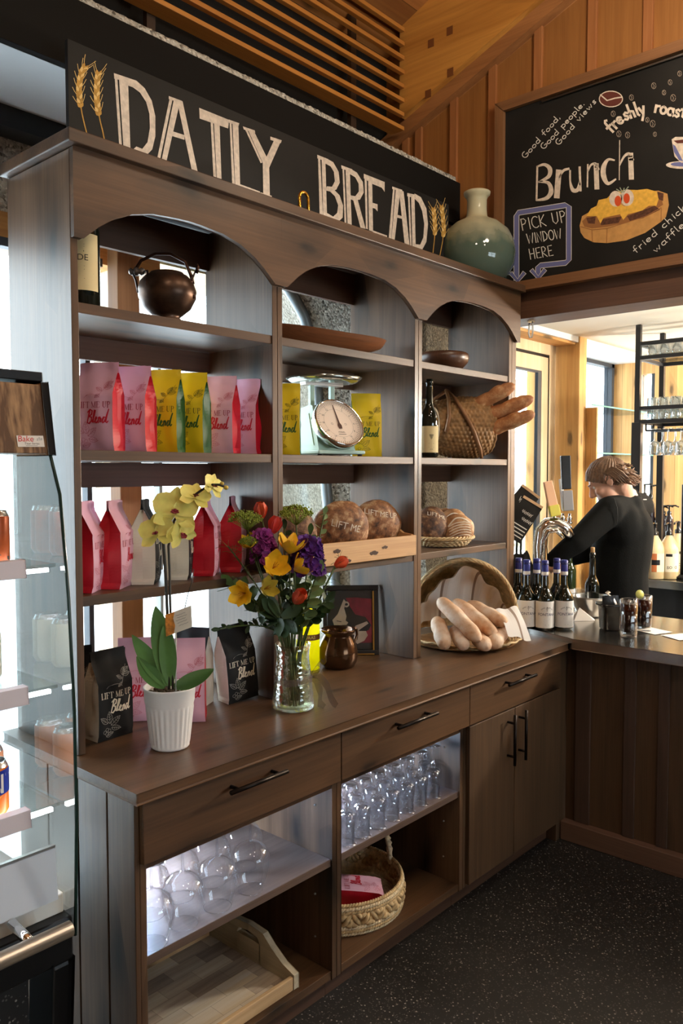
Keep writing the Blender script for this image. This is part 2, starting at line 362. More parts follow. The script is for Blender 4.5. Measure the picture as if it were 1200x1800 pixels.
CHALK_W = mat('chalk_white', srgb(225, 222, 214), 0.9)
STEEL = mat('brushed_steel', (0.55, 0.54, 0.52), 0.28, 1.0)
CHROME = mat('chrome', (0.8, 0.8, 0.8), 0.08, 1.0)
FIR = wood('fir_boards', srgb(190, 140, 80), srgb(226, 182, 118), 'Z', 1.0, 0.5, 0.25, boards=(1, 0.09))
FIR_X = wood('fir_beam_x', srgb(176, 124, 68), srgb(214, 164, 100), 'X', 1.0, 0.5, 0.2)
FIR_Y = wood('fir_glulam_y', srgb(178, 118, 50), srgb(222, 162, 80), 'Y', 0.8, 0.5, 0.5, stretch=9)
FIR_Z = wood('fir_post_z', srgb(192, 142, 80), srgb(226, 182, 114), 'Z', 1.0, 0.5, 0.2)
PLY = wood('plywood_wall', srgb(138, 90, 44), srgb(162, 110, 58), 'Z', 1.6, 0.55)
PLANK = wood('ceiling_planks', srgb(150, 98, 52), srgb(186, 128, 72), 'X', 0.7, 0.5, 0.3, boards=(1, 0.14))
BEAMW = wood('dark_beam', srgb(74, 48, 34), srgb(104, 72, 52), 'Y', 1.0, 0.5, 0.3)
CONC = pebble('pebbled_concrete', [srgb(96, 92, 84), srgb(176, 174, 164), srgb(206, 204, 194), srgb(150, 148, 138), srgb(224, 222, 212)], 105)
CONC_SHADE = pebble('shaded_concrete', [srgb(60, 52, 40), srgb(96, 88, 72), srgb(112, 102, 84), srgb(80, 72, 58), srgb(120, 110, 92)], 105)  # same pebbled concrete darkened, the dim bay's shade put into its colour
GLASS = thin_glass('window_glass', (0.96, 0.985, 0.98), 0.9, 0.2, 0.03)
ALU = mat('grey_window_frame', srgb(120, 128, 132), 0.4, 0.5)
DARKFRAME = mat('dark_window_frame', srgb(56, 62, 70), 0.45, 0.2)
CREAMWOOD = wood('pale_window_wood', srgb(196, 168, 128), srgb(226, 204, 168), 'Z', 1.0, 0.5)
CEIL = mat('cream_ceiling', srgb(240, 228, 208), 0.8)
WHITE = mat('white_paint', srgb(235, 235, 232), 0.6)
SOFFIT = mat('pale_gloss_soffit', srgb(232, 238, 242), 0.3)
# ---------------------------------------------------------------- world, lamps
wd = bpy.data.worlds.new('overcast'); SC.world = wd; wd.use_nodes = True
bg = wd.node_tree.nodes['Background']; bg.inputs['Color'].default_value = (0.80, 0.91, 1.0, 1); bg.inputs['Strength'].default_value = 10.0
def lamp(name, loc, energy, col, size, rot=(0, 0, 0), kind='AREA', sy=None):
    ld = bpy.data.lights.new(name, kind); ld.energy = energy; ld.color = col
    if kind == 'AREA':
        ld.size = size
        if sy: ld.shape = 'RECTANGLE'; ld.size_y = sy
    else: ld.shadow_soft_size = size
    o = bpy.data.objects.new(name, ld); COL.objects.link(o); o.location = loc; o.rotation_euler = rot; return o
WARM = (1.0, 0.84, 0.64)
for i, (x, y) in enumerate(((0.4, 0.3), (1.9, 0.1), (0.9, -1.4), (2.7, 0.9))):
    lamp('pendant_and_fill_lamp', (x, y, (3.75, 3.75, 3.75, 3.35)[i]), (32, 32, 30, 28)[i], WARM, 0.12, kind='POINT')  # warm room lamps; the last is added unseen to brighten the upper wall
lamp('bar_fill_lamp', (4.9, 0.2, 2.05), 230, (1.0, 0.92, 0.8), 0.1, kind='POINT')  # unseen lamps added to brighten the bar ceiling and walls
lamp('bar_fill_lamp', (6.3, 0.9, 2.05), 200, (1.0, 0.92, 0.8), 0.1, kind='POINT')
def portal(name, loc, rot, sx, sy):
    o = lamp(name, loc, 1, (1, 1, 1), sx, rot, 'AREA', sy); o.data.cycles.is_portal = True
portal('window_portal', (-0.55, 2.92, 1.35), (radians(90), 0, 0), 4.4, 2.5)
portal('window_portal', (2.15, -3.46, 1.6), (radians(-90), 0, 0), 2.3, 1.1)
portal('window_portal', (2.4, 2.92, 1.35), (radians(90), 0, 0), 1.3, 2.6)
portal('window_portal', (4.95, 3.0, 1.3), (radians(90), 0, 0), 0.8, 2.4)
portal('window_portal', (6.05, 3.0, 1.8), (radians(90), 0, 0), 0.6, 1.7)
# ---------------------------------------------------------------- shell
FLOOR = speckle('rubber_floor', (0.016, 0.0148, 0.014), 170, 0.17, 0.5, ((0.30, 0.28, 0.25), (0.075, 0.07, 0.063)))
m = MB().box(-3.2, 6.9, -3.5, 2.95, -0.05, 0, FLOOR); struct(m.build('floor'))
LEAN = 0.385
def roofz(y, o=3.99): return o + LEAN * (2.64 - y)
m = MB(); m.prism([(2.95, roofz(2.95)), (2.95, roofz(2.95) + .05), (-3.5, roofz(-3.5) + .05), (-3.5, roofz(-3.5))], -3.2, 6.9, PLANK, 'YZ'); struct(m.build('ceiling'))
PLASTER = mat('plaster', srgb(150, 120, 92), 0.8)
m = MB().box(-3.2, -3.0, -3.5, 2.95, 0, 6.5, PLASTER); struct(m.build('wall_left'))
m = MB().box(-3.2, 1.0, -3.5, -3.3, 0, 6.5, PLASTER).box(3.3, 6.9, -3.5, -3.3, 0, 6.5, PLASTER).box(1.0, 3.3, -3.5, -3.3, 0, 1.05, PLASTER).box(1.0, 3.3, -3.5, -3.3, 2.15, 6.5, PLASTER); struct(m.build('wall_front'))
m = MB().box(2.11, 2.19, -3.42, -3.36, 1.05, 2.15, DARKFRAME).box(1.0, 1.05, -3.42, -3.36, 1.05, 2.15, DARKFRAME).box(3.25, 3.3, -3.42, -3.36, 1.05, 2.15, DARKFRAME).box(1.05, 3.25, -3.42, -3.36, 1.72, 1.77, DARKFRAME); struct(m.build('window_6_frame'))
m = MB().box(1.0, 3.3, -3.40, -3.394, 1.05, 2.15, GLASS); struct(m.build('window_6'))
# timber end wall over the bar, with battens
m = MB()
zt = lambda y: 3.47 + LEAN * (2.67 - y)
m.prism([(2.95, 2.5), (2.95, zt(2.95) + .62), (-3.3, zt(-3.3) + .62), (-3.3, 2.5)], 3.50, 3.56, PLY, 'YZ')
struct(m.build('wall_right'))
for y in (2.66, 2.575, 2.355, 2.13, 1.885, 1.62, 1.37, 1.12, 0.87):
    b = MB().box(3.482, 3.50, y - .021, y + .021, 2.56, zt(y) + .02, wood('batten_wood', srgb(146, 92, 52), srgb(172, 114, 68), 'Z', 1.3, 0.55)); o = b.build('trim_batten', bevel=.002); struct(o)
m = MB(); m.prism([(2.63, zt(2.63) + .05), (2.63, zt(2.63) + .60), (-3.3, zt(-3.3) + .60), (-3.3, zt(-3.3) + .05)], 3.40, 3.50, FIR_Y, 'YZ'); struct(m.build('trim_rafter', bevel=.004))
m = MB(); m.prism([(2.95, zt(2.95) - .02), (2.95, zt(2.95) + .05), (-3.3, zt(-3.3) + .05), (-3.3, zt(-3.3) - .02)], 3.44, 3.50, wood('rafter_trim_y', srgb(140, 92, 54), srgb(176, 122, 74), 'Y', 1.0, 0.5), 'YZ'); struct(m.build('trim_rafter_edge', bevel=.003))
# finger joints of the glulam
m = MB()
for (px, py, w_, h_) in ((752, 165, 9, 14), (790, 54, 10, 14), (757, 76, 8, 12), (791, 127, 7, 14)):
    a = on_x(px, py, 3.399); m.box(3.3985, 3.401, a.y - .018, a.y + .018, a.z - .02, a.z + .02, mat('knot_brown', srgb(122, 74, 38), 0.6))
struct(m.build('trim_rafter_joints'))
m = MB().box(3.47, 3.66, -3.3, 2.32, 2.42, 2.50, BEAMW).box(3.485, 3.64, -3.3, 2.32, 2.50, 2.575, BEAMW); struct(m.build('trim_beam', bevel=.003))
# ceiling grille of horizontal slats in front of a dark void
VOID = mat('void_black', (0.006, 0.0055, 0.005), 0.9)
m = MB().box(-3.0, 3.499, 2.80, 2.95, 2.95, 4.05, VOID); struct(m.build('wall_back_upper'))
g = thing('slatted_vent_grille', 'row of narrow honey coloured timber slats high up under the ceiling', 'grille', (0, 2.6, 3.46))
SLAT = wood('slat_wood', srgb(170, 108, 46), srgb(204, 140, 66), 'X', 1.0, 0.45)
for k in range(8):
    z = 0.0 + k * 0.0715 if k else 0.0
    dp = 0.026 if k else 0.085
    MB().box(-3.0, 3.398, -.0, dp, z, z + .020, SLAT).build('slat', g, bevel=.002)
for x in (0.55, 1.9, 3.1):
    MB().box(x - .02, x + .02, .09, .115, -.06, .50, mat('bracket_dark', srgb(60, 42, 28), 0.6)).build('bracket', g)
# concrete lintel, black bulkhead and glossy soffit
CONC_WARM = CONC
m = MB()
def ledge(u, v):
    x = -3.0 + 6.48 * u; n = noise.noise((x * 30, v * 9, 1.3)) * .0025 + noise.noise((x * 110, v * 25, 2.3)) * .004
    pts = [(2.335, 2.96), (2.332, 3.16), (2.338, 3.182 + n), (2.40, 3.188 + n), (2.6, 3.185)]
    f = v * (len(pts) - 1); i = min(int(f), len(pts) - 2); t = f - i
    return (x, pts[i][0] * (1 - t) + pts[i + 1][0] * t - abs(n) * .5, pts[i][1] * (1 - t) + pts[i + 1][1] * t)
m.grid(ledge, 700, 9, CONC_WARM); m.box(-3, 3.48, 2.36, 2.9, 2.955, 3.17, CONC); struct(m.build('trim_lintel'))
m = MB().box(-3.0, 3.47, 2.30, 2.33, 2.93, 3.14, BLACK_PAINT); struct(m.build('trim_bulkhead', bevel=.002))
m = MB().box(-3.0, 3.47, 2.33, 2.70, 2.93, 2.952, SOFFIT); struct(m.build('trim_soffit'))
m = MB().box(-3.0, 2.2, 2.70, 2.80, 2.86, 2.95, mat('black_head', (0.01, 0.01, 0.011), 0.5)); struct(m.build('trim_window_head'))
zc0, zw0, zw1 = 2.86, on_y(5, 373, 2.80).z, on_y(5, 428, 2.80).z
m = MB().box(-3.0, 2.0, 2.80, 2.95, zw0, 2.95, CONC); struct(m.build('wall_back_lintel'))
m = MB().box(-3.0, 2.0, 2.79, 2.93, zw1, zw0, FIR_X); struct(m.build('trim_header'))
# arched opening in a pebbled concrete wall behind the middle bay
ARC = [(1.86, 2.70), (2.30, 2.70), (2.50, 2.675), (2.60, 2.648), (2.674, 2.612), (2.735, 2.57), (2.80, 2.505), (2.845, 2.45), (2.887, 2.36), (2.92, 2.22), (2.952, 2.0), (3.002, 1.62), (3.063, 1.175), (3.12, 0.7), (3.18, 0.0)]
SPL = [(x + .30 * min(1, i / 5), z + .26 * max(0, 1 - i / 9.0)) for i, (x, z) in enumerate(ARC)]
m = MB()
n = len(ARC)
m.add([(x, 2.80, z) for x, z in ARC] + [(x, 2.42, z) for x, z in SPL], [(i, i + 1, n + i + 1, n + i) for i in range(n - 1)], CONC, True)
face = SPL + [(3.80, 0.0), (3.80, 2.96), (1.86, 2.96)]
m.prism(face, 2.42, 2.44, CONC_SHADE, 'XZ')
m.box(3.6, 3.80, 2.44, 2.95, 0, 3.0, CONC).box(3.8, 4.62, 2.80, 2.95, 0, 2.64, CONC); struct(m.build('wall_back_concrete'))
fr = MB().tube([(x, 2.79, z) for x, z in ARC], .028, ALU, 8); struct(fr.build('window_2_frame'))
# structural timber post and mullions of the glazing behind the left bay
m = MB().box(1.69, 1.785, 2.62, 2.69, 0, 2.93, wood('window_post_z', srgb(150, 100, 58), srgb(180, 126, 78), 'Z', 1.0, 0.5)); struct(m.build('trim_post', bevel=.004))
m = MB().box(1.80, 1.87, 2.775, 2.975, 0, 2.86, CREAMWOOD); struct(m.build('trim_jamb'))
m = MB().box(1.612, 1.632, 2.72, 2.76, 0, zw1, DARKFRAME).box(-3, 1.69, 2.72, 2.76, .04, .09, DARKFRAME).box(-.7, -.66, 2.72, 2.76, 0.04, zw1, DARKFRAME).box(-3, 1.69, 2.72, 2.76, zw1 - .03, zw1, DARKFRAME); struct(m.build('window_1_frame'))
m = MB().box(-3, 1.69, 2.735, 2.742, .06, zw1, GLASS); struct(m.build('window_1'))
m = MB().box(1.87, 3.4, 2.87, 2.878, .0, 2.86, GLASS); struct(m.build('window_2'))
m = MB().box(2.035, 2.05, 2.86, 2.90, 0, 2.86, mat('pale_mullion', srgb(170, 182, 190), 0.5)); struct(m.build('window_2_mullion'))
# bar side: full height door, post, header, small window, end wall
D0 = 4.62; dX = lambda px: on_y(px, 700, 2.72).x
D1 = dX(976); zD = on_y(968, 625, 2.72).z
m = MB().box(dX(965), D1, 2.72, 2.76, 0, zD + .14, CREAMWOOD).box(D0, dX(965), 2.72, 2.76, zD, zD + .14, CREAMWOOD); struct(m.build('door_1_frame', bevel=.002))
m = MB().box(dX(963), dX(965) - .0005, 2.722, 2.76, 0, zD - .0005, BLACK_METAL).box(D0, dX(963), 2.722, 2.76, zD - .02, zD - .0005, BLACK_METAL)
m.box(dX(952), dX(963) - .0005, 2.722, 2.755, 0, zD - .0205, CREAMWOOD).box(D0, dX(952), 2.722, 2.755, zD - .12, zD - .0205, CREAMWOOD).box(dX(946), dX(952) - .0005, 2.724, 2.75, 0.1, zD - .1205, DARKFRAME).box(D0, dX(946), 2.724, 2.75, zD - .135, zD - .1205, DARKFRAME)
struct(m.build('door_1', bevel=.001))
m = MB().box(D0, dX(946), 2.735, 2.741, 0, zD - .135, GLASS); struct(m.build('window_3'))
m = MB(); hz = on_y(1000, 605, 2.60).z; m.box(4.0, D1 + .019, 2.58, 2.72, hz, 2.639, FIR_X).box(4.0, D1 + .019, 2.7205, 2.95, zD + .141, 2.60, CREAMWOOD); struct(m.build('trim_door_header', bevel=.003))
px0 = D1 + .02; m = MB().box(px0, px0 + .115, 2.55, 2.90, 0, 2.66, FIR_Z); struct(m.build('trim_bar_post', bevel=.004))
m = MB().box(3.56, 6.9, -3.3, 2.56, 2.64, 2.70, CEIL).box(3.56, 6.9, 2.56, 3.0, 2.60, 2.70, SOFFIT); struct(m.build('ceiling_bar'))
EX = on_y(1072, 640, 2.90).x
m = MB().box(px0 + .1, EX, 2.88, 2.95, 0, 1.05, FIR_Z).box(D1, px0 + .1, 2.8, 2.95, 0, 2.66, FIR_Z); struct(m.build('wall_bar_back'))
m = MB().box(EX - .05, EX - .005, 2.86, 2.93, 1.05, 2.60, DARKFRAME).box(px0 + .1, EX, 2.86, 2.93, 2.57, 2.60, DARKFRAME).box(px0 + .1, EX, 2.86, 2.93, 1.05, 1.09, DARKFRAME); struct(m.build('window_4_frame'))
m = MB().box(px0 + .1, EX - .05, 2.895, 2.902, 1.05, 2.6, GLASS); struct(m.build('window_4'))
wy0, wy1 = on_x(1150, 700, EX).y, on_x(1126, 700, EX).y
m = MB().box(EX, EX + .12, wy1, 2.95, 0, 2.66, FIR).box(EX, EX + .12, -3.3, wy0, 0, 2.66, FIR).box(EX, EX + .12, wy0, wy1, 0, 1.1, FIR).box(EX, EX + .12, wy0, wy1, 2.5, 2.66, FIR); struct(m.build('wall_bar_end'))
m = MB().box(EX + .05, EX + .058, wy0, wy1, 1.1, 2.5, GLASS); struct(m.build('window_5'))
m = MB().box(EX + .01, EX + .07, wy0 - .02, wy0 + .03, 1.1, 2.5, DARKFRAME); struct(m.build('window_5_frame'))
# outside: pale paving, roof overhang, concrete pier, far wall
PAVE = mat('pale_paving', srgb(240, 242, 245), 0.9, var=0.08, vscale=2)
m = MB().box(-12, 18, 2.95, 22, -.12, -.06, PAVE); struct(m.build('ground_outside'))
m = MB().box(-3, 2.75, 2.97, 3.34, 2.60, 2.66, wood('overhang_boards', srgb(196, 158, 100), srgb(226, 192, 134), 'Y', 1.0, 0.5, 0.3, boards=(0, .14))); struct(m.build('trim_overhang'))
m = MB().box(3.25, 4.5, 3.5, 3.9, -.1, 3.2, pebble('pale_concrete', [srgb(186, 184, 176), srgb(226, 224, 216), srgb(240, 238, 230), srgb(206, 204, 196)], 70)); struct(m.build('wall_outside_pier'))
def wb(mb, name, parent, bevel=0.0, **k):
    """part whose mesh is in world coordinates, hung on an unrotated thing"""
    o = mb.build(name, parent, bevel=bevel, **k); o.location = -parent.location; return o
YF, YB = 1.955, 2.30
S1, S2, S3, CT = 2.14, 1.748, 1.352, 0.92
ARCHP = [(0, 2.303), (.026, 2.303), (.036, 2.312), (.05, 2.324), (.075, 2.345), (.115, 2.372), (.175, 2.40), (.245, 2.418), (.33, 2.425)]
def valance(x0, x1):
    c = (x0 + x1) / 2; L = [(x0 + d, z) for d, z in ARCHP]; Rr = [(x1 - d, z) for d, z in reversed(ARCHP)]
    return L + [(c, 2.4265)] + Rr + [(x1 - .0004, 2.534), (x0 + .0004, 2.534)]
def shelf_unit(x0, x1, tl, tr, label, rails):
    t = thing('shelf_unit', label, 'shelf unit', (x0, YF, CT), group='arched shelf units of the display wall')
    L = MB().box(x0, x0 + tl, YF, YB, CT + .001, 2.533, W_SIDE); wb(L, 'side_panel', t, .0015)
    Q = MB()
    if tr > .05: Q.box(x1 - tr, x1 - tr + .025, YF, YB, CT + .001, 2.533, W_SIDE).box(x1 - tr + .0265, x1, YF, YB, CT + .026, 2.533, W_SIDE)
    else: Q.box(x1 - tr, x1, YF, YB, CT + .001, 2.533, W_SIDE)
    wb(Q, 'side_panel', t, .0015)
    a, b = x0 + tl + .0005, x1 - tr - .0005
    for z in (S1, S2, S3): wb(MB().box(a, b, YF + .004, YB, z - .028, z, W_FRONT), 'shelf', t, .0015)
    for z0, z1 in rails: wb(MB().box(a, b, YB - .02, YB - .001, z0, z1, W_DARK), 'back_rail', t)
    v = MB(); v.prism(valance(x0, x1), 1.934, 1.9535, W_FRONT, 'XZ'); wb(v, 'arched_valance', t, .0012)
    return t
rl = ((2.402, 2.532), (2.04, S1 - .029), (1.64, S2 - .029))
U = ((1.12, 1.866, .021, .022), (1.868, 2.654, .022, .024), (2.656, 3.437, .024, .066))
shelf_unit(*U[0], 'leftmost arched shelf unit of stained wood, with the kettle and red bags', rl)
shelf_unit(*U[1], 'middle arched shelf unit of stained wood, with the weighing scale', rl)
shelf_unit(*U[2], 'rightmost arched shelf unit of stained wood, beside the bar', rl)
t = thing('crown_board', 'long stained wooden top board capping the three arched shelf units', 'board', (2.27, 2.12, 2.535))
wb(MB().box(1.096, 3.448, 1.912, 2.298, 2.5355, 2.570, W_FRONT), 'board', t, .003)
m = MB(); m.prism([(1.08, 1.622), (3.343, 1.622), (3.449, 1.955), (3.449, 2.31), (1.08, 2.31)], .890, .92, W_TOP, 'XY')
o = m.build('worktop', bevel=.004); tag(o, 'continuous brown wooden worktop under the shelf units, carrying orchid, vase and pots', 'worktop')
# base cabinets
YC = 1.663; YD = 1.645; HM = mat('dark_bronze_handle', (0.018, 0.013, 0.011), 0.35, 0.8)
LED = mat('led_strip', (1, 1, 1), 0.5, emis=(0.50, 0.70, 1.0), estr=2000)
PINS = mat('steel_pin', (0.6, 0.6, 0.6), 0.3, 1.0)
W_IN = wood('cabinet_inside', srgb(76, 60, 52), srgb(108, 90, 80), 'X', 0.9, 0.5)
def bar_handle(parent, a, b, axis):
    h = MB()
    if axis == 'X':
        h.tube([(a, YD - .034, b[2]), (b[0], YD - .034, b[2])], .0065, HM, 10)
        for x in (a + .03, b[0] - .03): h.tube([(x, YD - .034, b[2]), (x, YD, b[2])], .0055, HM, 8)
    else:
        h.tube([(a, YD - .034, b[1]), (a, YD - .034, b[2])], .0065, HM, 10)
        for z in (b[1] + .035, b[2] - .035): h.tube([(a, YD - .034, z), (a, YD, z)], .0055, HM, 8)
    o = h.build('handle', parent); o.location = (0, 0, 0); return o
SIDEP = [(YC, .085), (YC + .066, .085), (YC + .066, 0), (2.28, 0), (2.28, .889), (YC, .889)]
def base_cab(x0, x1, tl, tr, dx0, dx1, hx, label, doors=None, led=None):
    t = thing('base_cabinet', label, 'cabinet', (x0, YC, 0), group='base cabinets under the worktop')
    L = MB()
    if x0 < 1.2: L.box(x0, x0 + tl, YC, 2.28, .0, .889, W_SIDE)
    else: L.prism(SIDEP, x0, x0 + tl, W_SIDE, 'YZ')
    if x0 < 1.2:
        y = YC
        for k, w_ in enumerate((.124, .143, .158, .150)):
            L.box(x0 - .014, x0, y, y + w_ - .006, 0.0, .889, W_SIDE); y += w_
    wb(L, 'side_panel', t, .002)
    wb(MB().prism(SIDEP, x1 - tr, x1, W_SIDE, 'YZ'), 'side_panel', t, .0015)
    a, b = x0 + tl + .0005, x1 - tr - .0005
    wb(MB().box(a, b, 2.26, 2.279, .09, .888, W_IN), 'back_panel', t)
    wb(MB().box(a, b, YC + .003, 2.26, .085, .112, W_FRONT), 'bottom_board', t, .0015)
    wb(MB().box(a - (tl if x0 > 1.2 else 0), b + tr, YC + .050, YC + .0655, .001, .0845, W_DARK), 'toe_kick', t)
    wb(MB().box(a, b, YC + .003, 2.26, .700, .716, W_FRONT), 'top_rail', t)
    if not doors:
        s = MB().box(a, b, YC + .004, 2.255, .450, .474, wood('inner_shelf', srgb(78, 62, 54), srgb(108, 90, 80), 'X', 0.9, 0.38))
        wb(s, 'shelf', t, .0015)
        for z in (.20, .34, .63):
            p = MB().tube([(b - .004, YC + .07, z), (b - .0005, YC + .07, z)], .0035, PINS, 6); wb(p, 'shelf_pin', t)
    d = wb(MB().box(dx0, dx1, YD, YC - .0005, .722, .882, W_FRONT), 'drawer', t, .002)
    bar_handle(d, hx[0], (hx[1], 0, .838), 'X')
    if doors:
        for da, db, hxx in doors:
            q = wb(MB().box(da, db, YD, YC - .0005, .098, .717, W_DOOR), 'door', t, .002)
            bar_handle(q, hxx, (0, .497, .705), 'Z')
    if led:
        l = MB().box(led[0], led[1], 2.06, 2.08, .690, .6995, LED); wb(l, 'led_strip', t)
    return t
base_cab(1.112, 1.836, .02, .022, 1.112, 1.838, (1.362, 1.572), 'open base cabinet at the left end, holding upturned wine glasses and a tray', led=(1.16, 1.34))
base_cab(1.8365, 2.556, .021, .023, 1.842, 2.571, (2.085, 2.312), 'middle open base cabinet, holding rows of upturned goblets', led=(1.88, 2.12))
base_cab(2.5565, 3.332, .022, .022, 2.575, 3.318, (2.806, 3.03), 'closed base cabinet with two tall doors, in the corner by the bar', doors=((2.575, 2.914, 2.857), (2.918, 3.318, 2.948)))
# ---------------------------------------------------------------- bar front
t = thing('bar_counter', 'stainless steel topped bar with brown panelled front, right of the shelf units', 'bar', (3.4, 0.5, 0))
m = MB(); m.prism([(3.335, -2.5), (3.335, 1.600), (3.347, 1.62), (3.452, 1.955), (3.452, 2.36), (4.14, 2.36), (4.14, -2.5)], .897, .945, mat('bar_steel', (0.50, 0.49, 0.47), 0.2, 1.0, bump=.03, bscale=9), 'XY')
wb(m, 'steel_top', t, .003)
m = MB().box(3.412, 3.43, -2.5, 1.66, .06, .896, W_DOOR).box(3.3322, 3.43, 1.665, 1.90, .001, .889, W_DOOR)
wb(m, 'front_panel', t)
for y in (1.575, 1.36, 1.215, .98, .74, .5):
    w_ = .07 if y > 1.5 else (.05 if y > 1.3 else .045)
    wb(MB().box(3.398, 3.4115, y - w_ / 2, y + w_ / 2, .09, .896, wood('bar_batten', srgb(60, 44, 36), srgb(84, 64, 52), 'Z', 1.2, 0.5)), 'batten', t, .002)
wb(MB().box(3.365, 3.4115, -2.5, 1.66, .001, .088, wood('plinth_wood', srgb(86, 62, 50), srgb(112, 84, 68), 'Y', 1.0, 0.5)), 'plinth', t, .004)
# ---------------------------------------------------------------- coffee bags
PINK = mat('pink_paper', srgb(222, 172, 194), 0.5, bump=.12, bscale=35); RED = mat('red_foil', srgb(196, 24, 44), 0.42, bump=.1, bscale=25)
YEL = mat('yellow_paper', srgb(226, 194, 22), 0.5, bump=.12, bscale=35); GRN = mat('green_foil', srgb(34, 84, 40), 0.45)
BLK = mat('black_paper', (0.012, 0.012, 0.013), 0.42, bump=.12, bscale=35)
BLK.node_tree.nodes['Principled BSDF'].inputs['Specular IOR Level'].default_value = .22; BLK.node_tree.nodes['Principled BSDF'].inputs['Roughness'].default_value = .55
KRAFT = mat('kraft_paper', srgb(220, 212, 196), 0.65, bump=.1, bscale=30)
P_RED = mat('print_red', srgb(158, 44, 66), 0.6); P_OLV = mat('print_olive', srgb(96, 92, 20), 0.6); P_WHT = mat('print_cream', srgb(228, 220, 200), 0.6)
P_DRED = mat('print_script_red', srgb(190, 20, 48), 0.6); P_DGRN = mat('print_script_green', srgb(52, 92, 30), 0.6); P_GREY = mat('print_grey', srgb(168, 166, 160), 0.6)
P_ROSE = mat('print_rose', srgb(196, 110, 128), 0.6)
BAGK = {'pink': (PINK, RED, P_RED, P_DRED, P_ROSE), 'yellow': (YEL, GRN, P_OLV, P_DGRN, P_OLV), 'black': (BLK, KRAFT, P_WHT, P_WHT, P_GREY)}
SER = {'L': [((.1, 0), (.1, 1), .13), ((.0, 1), (.24, 1), .045), ((.0, 0), (.5, 0), .045), ((.5, 0), (.5, .22), .045)],
 'I': [((.12, 0), (.12, 1), .13), ((0, 1), (.26, 1), .045), ((0, 0), (.26, 0), .045)],
 'F': [((.1, 0), (.1, 1), .13), ((0, 1), (.5, 1), .045), ((.5, 1), (.5, .8), .045), ((.1, .52), (.38, .52), .045), ((0, 0), (.24, 0), .045)],
 'T': [((.32, 0), (.32, 1), .13), ((0, 1), (.64, 1), .045), ((0, 1), (0, .78), .045), ((.64, 1), (.64, .78), .045), ((.18, 0), (.46, 0), .045)],
 'M': [((.08, 0), (.08, 1), .045), ((.08, 1), (.4, .05), .11), ((.4, .05), (.74, 1), .045), ((.74, 0), (.74, 1), .13), ((0, 0), (.18, 0), .04), ((.62, 0), (.88, 0), .04)],
 'E': [((.1, 0), (.1, 1), .13), ((0, 1), (.5, 1), .045), ((.5, 1), (.5, .8), .045), ((.1, .52), (.38, .52), .045), ((0, 0), (.52, 0), .045), ((.52, 0), (.52, .2), .045)],
 'U': [((.1, 1), (.1, .2), .13), ((.1, .2), (.3, 0), .1), ((.3, 0), (.5, .15), .05), ((.5, .15), (.5, 1), .05), ((0, 1), (.24, 1), .04), ((.4, 1), (.62, 1), .04)],
 'P': [((.1, 0), (.1, 1), .13), ((0, 0), (.26, 0), .045), ((0, 1), (.34, 1), .045), ((.34, 1), (.5, .76), .1), ((.5, .76), (.34, .5), .1), ((.34, .5), (.1, .48), .045)]}
SADV = {'L': .62, 'I': .36, 'F': .6, 'T': .74, 'M': .98, 'E': .66, 'U': .76, 'P': .66, ' ': .34}
def serif_on(mb, s, cx, y, h, m, fn, lift):
    tot = sum(SADV[c] for c in s) * h; x = cx - tot / 2
    for c in s:
        for (a, b, w) in SER.get(c, []): mb.ribbon([(x + a[0] * h, y + a[1] * h), (x + b[0] * h, y + b[1] * h)], w * h, m, fn, lift)
        x += SADV[c] * h
def blend_on(mb, cx, y, h, m, fn, lift):
    """the brushed script word"""
    G = [[(.0, .05), (.16, .98), (.1, .5)], [(-.04, .85), (.2, 1.05), (.42, .95), (.4, .7), (.14, .52)], [(.14, .52), (.4, .46), (.42, .2), (.2, -.02), (.0, .06)],
         [(.5, .1), (.7, .6), (.78, 1.0), (.68, 1.02), (.6, .5), (.62, .05), (.74, .1)], [(.74, .1), (.9, .3), (1.0, .42), (.94, .5), (.84, .36), (.86, .08), (1.0, .04), (1.12, .16)],
         [(1.12, .16), (1.2, .48), (1.18, .02)], [(1.2, .3), (1.36, .48), (1.4, .36), (1.38, .06), (1.5, .1)], [(1.84, .44), (1.66, .46), (1.56, .2), (1.64, .02), (1.8, .16), (1.9, .5)], [(2.02, 1.06), (1.92, .6), (1.86, .1), (1.98, .04), (2.08, .16)]]
    for g in G:
        n = len(g); mb.ribbon([(cx + (a - 1.02) * h * .82 + b * h * .12, y + b * h) for a, b in g], [.085 * h] + [.13 * h] * (n - 2) + [.08 * h], m, fn, lift)
def leaf_on(mb, x, y, ang, L, m, fn, lift, fill=False):
    c, s = cos(ang), sin(ang); q = lambda a, b: (x + a * c - b * s, y + a * s + b * c)
    up = [q(L * t, L * .26 * sin(pi * t ** .8)) for t in (0, .15, .35, .6, .85, 1)]; dn = [q(L * t, -L * .26 * sin(pi * t ** .8)) for t in (0, .15, .35, .6, .85, 1)]
    w = .0009
    mb.ribbon(up, w, m, fn, lift); mb.ribbon(dn, w, m, fn, lift); mb.ribbon([q(0, 0), q(L * .92, 0)], w, m, fn, lift)
    for t in (.3, .5, .7):
        for sg in (1, -1): mb.ribbon([q(L * t, 0), q(L * (t + .12), sg * L * .16)], w * .8, m, fn, lift)
BW, BH, BD = .118, .254, .072
def bag_depth(v, D=BD):
    if v < .06: return D * (.9 + v)
    if v < .62: return D * (1.0 + .06 * sin(pi * v / .62))
    t = (v - .62) / .28
    return D * (1 - t) ** 1.0 * (1 if t < 1 else 0) + .006 if t < 1 else .006
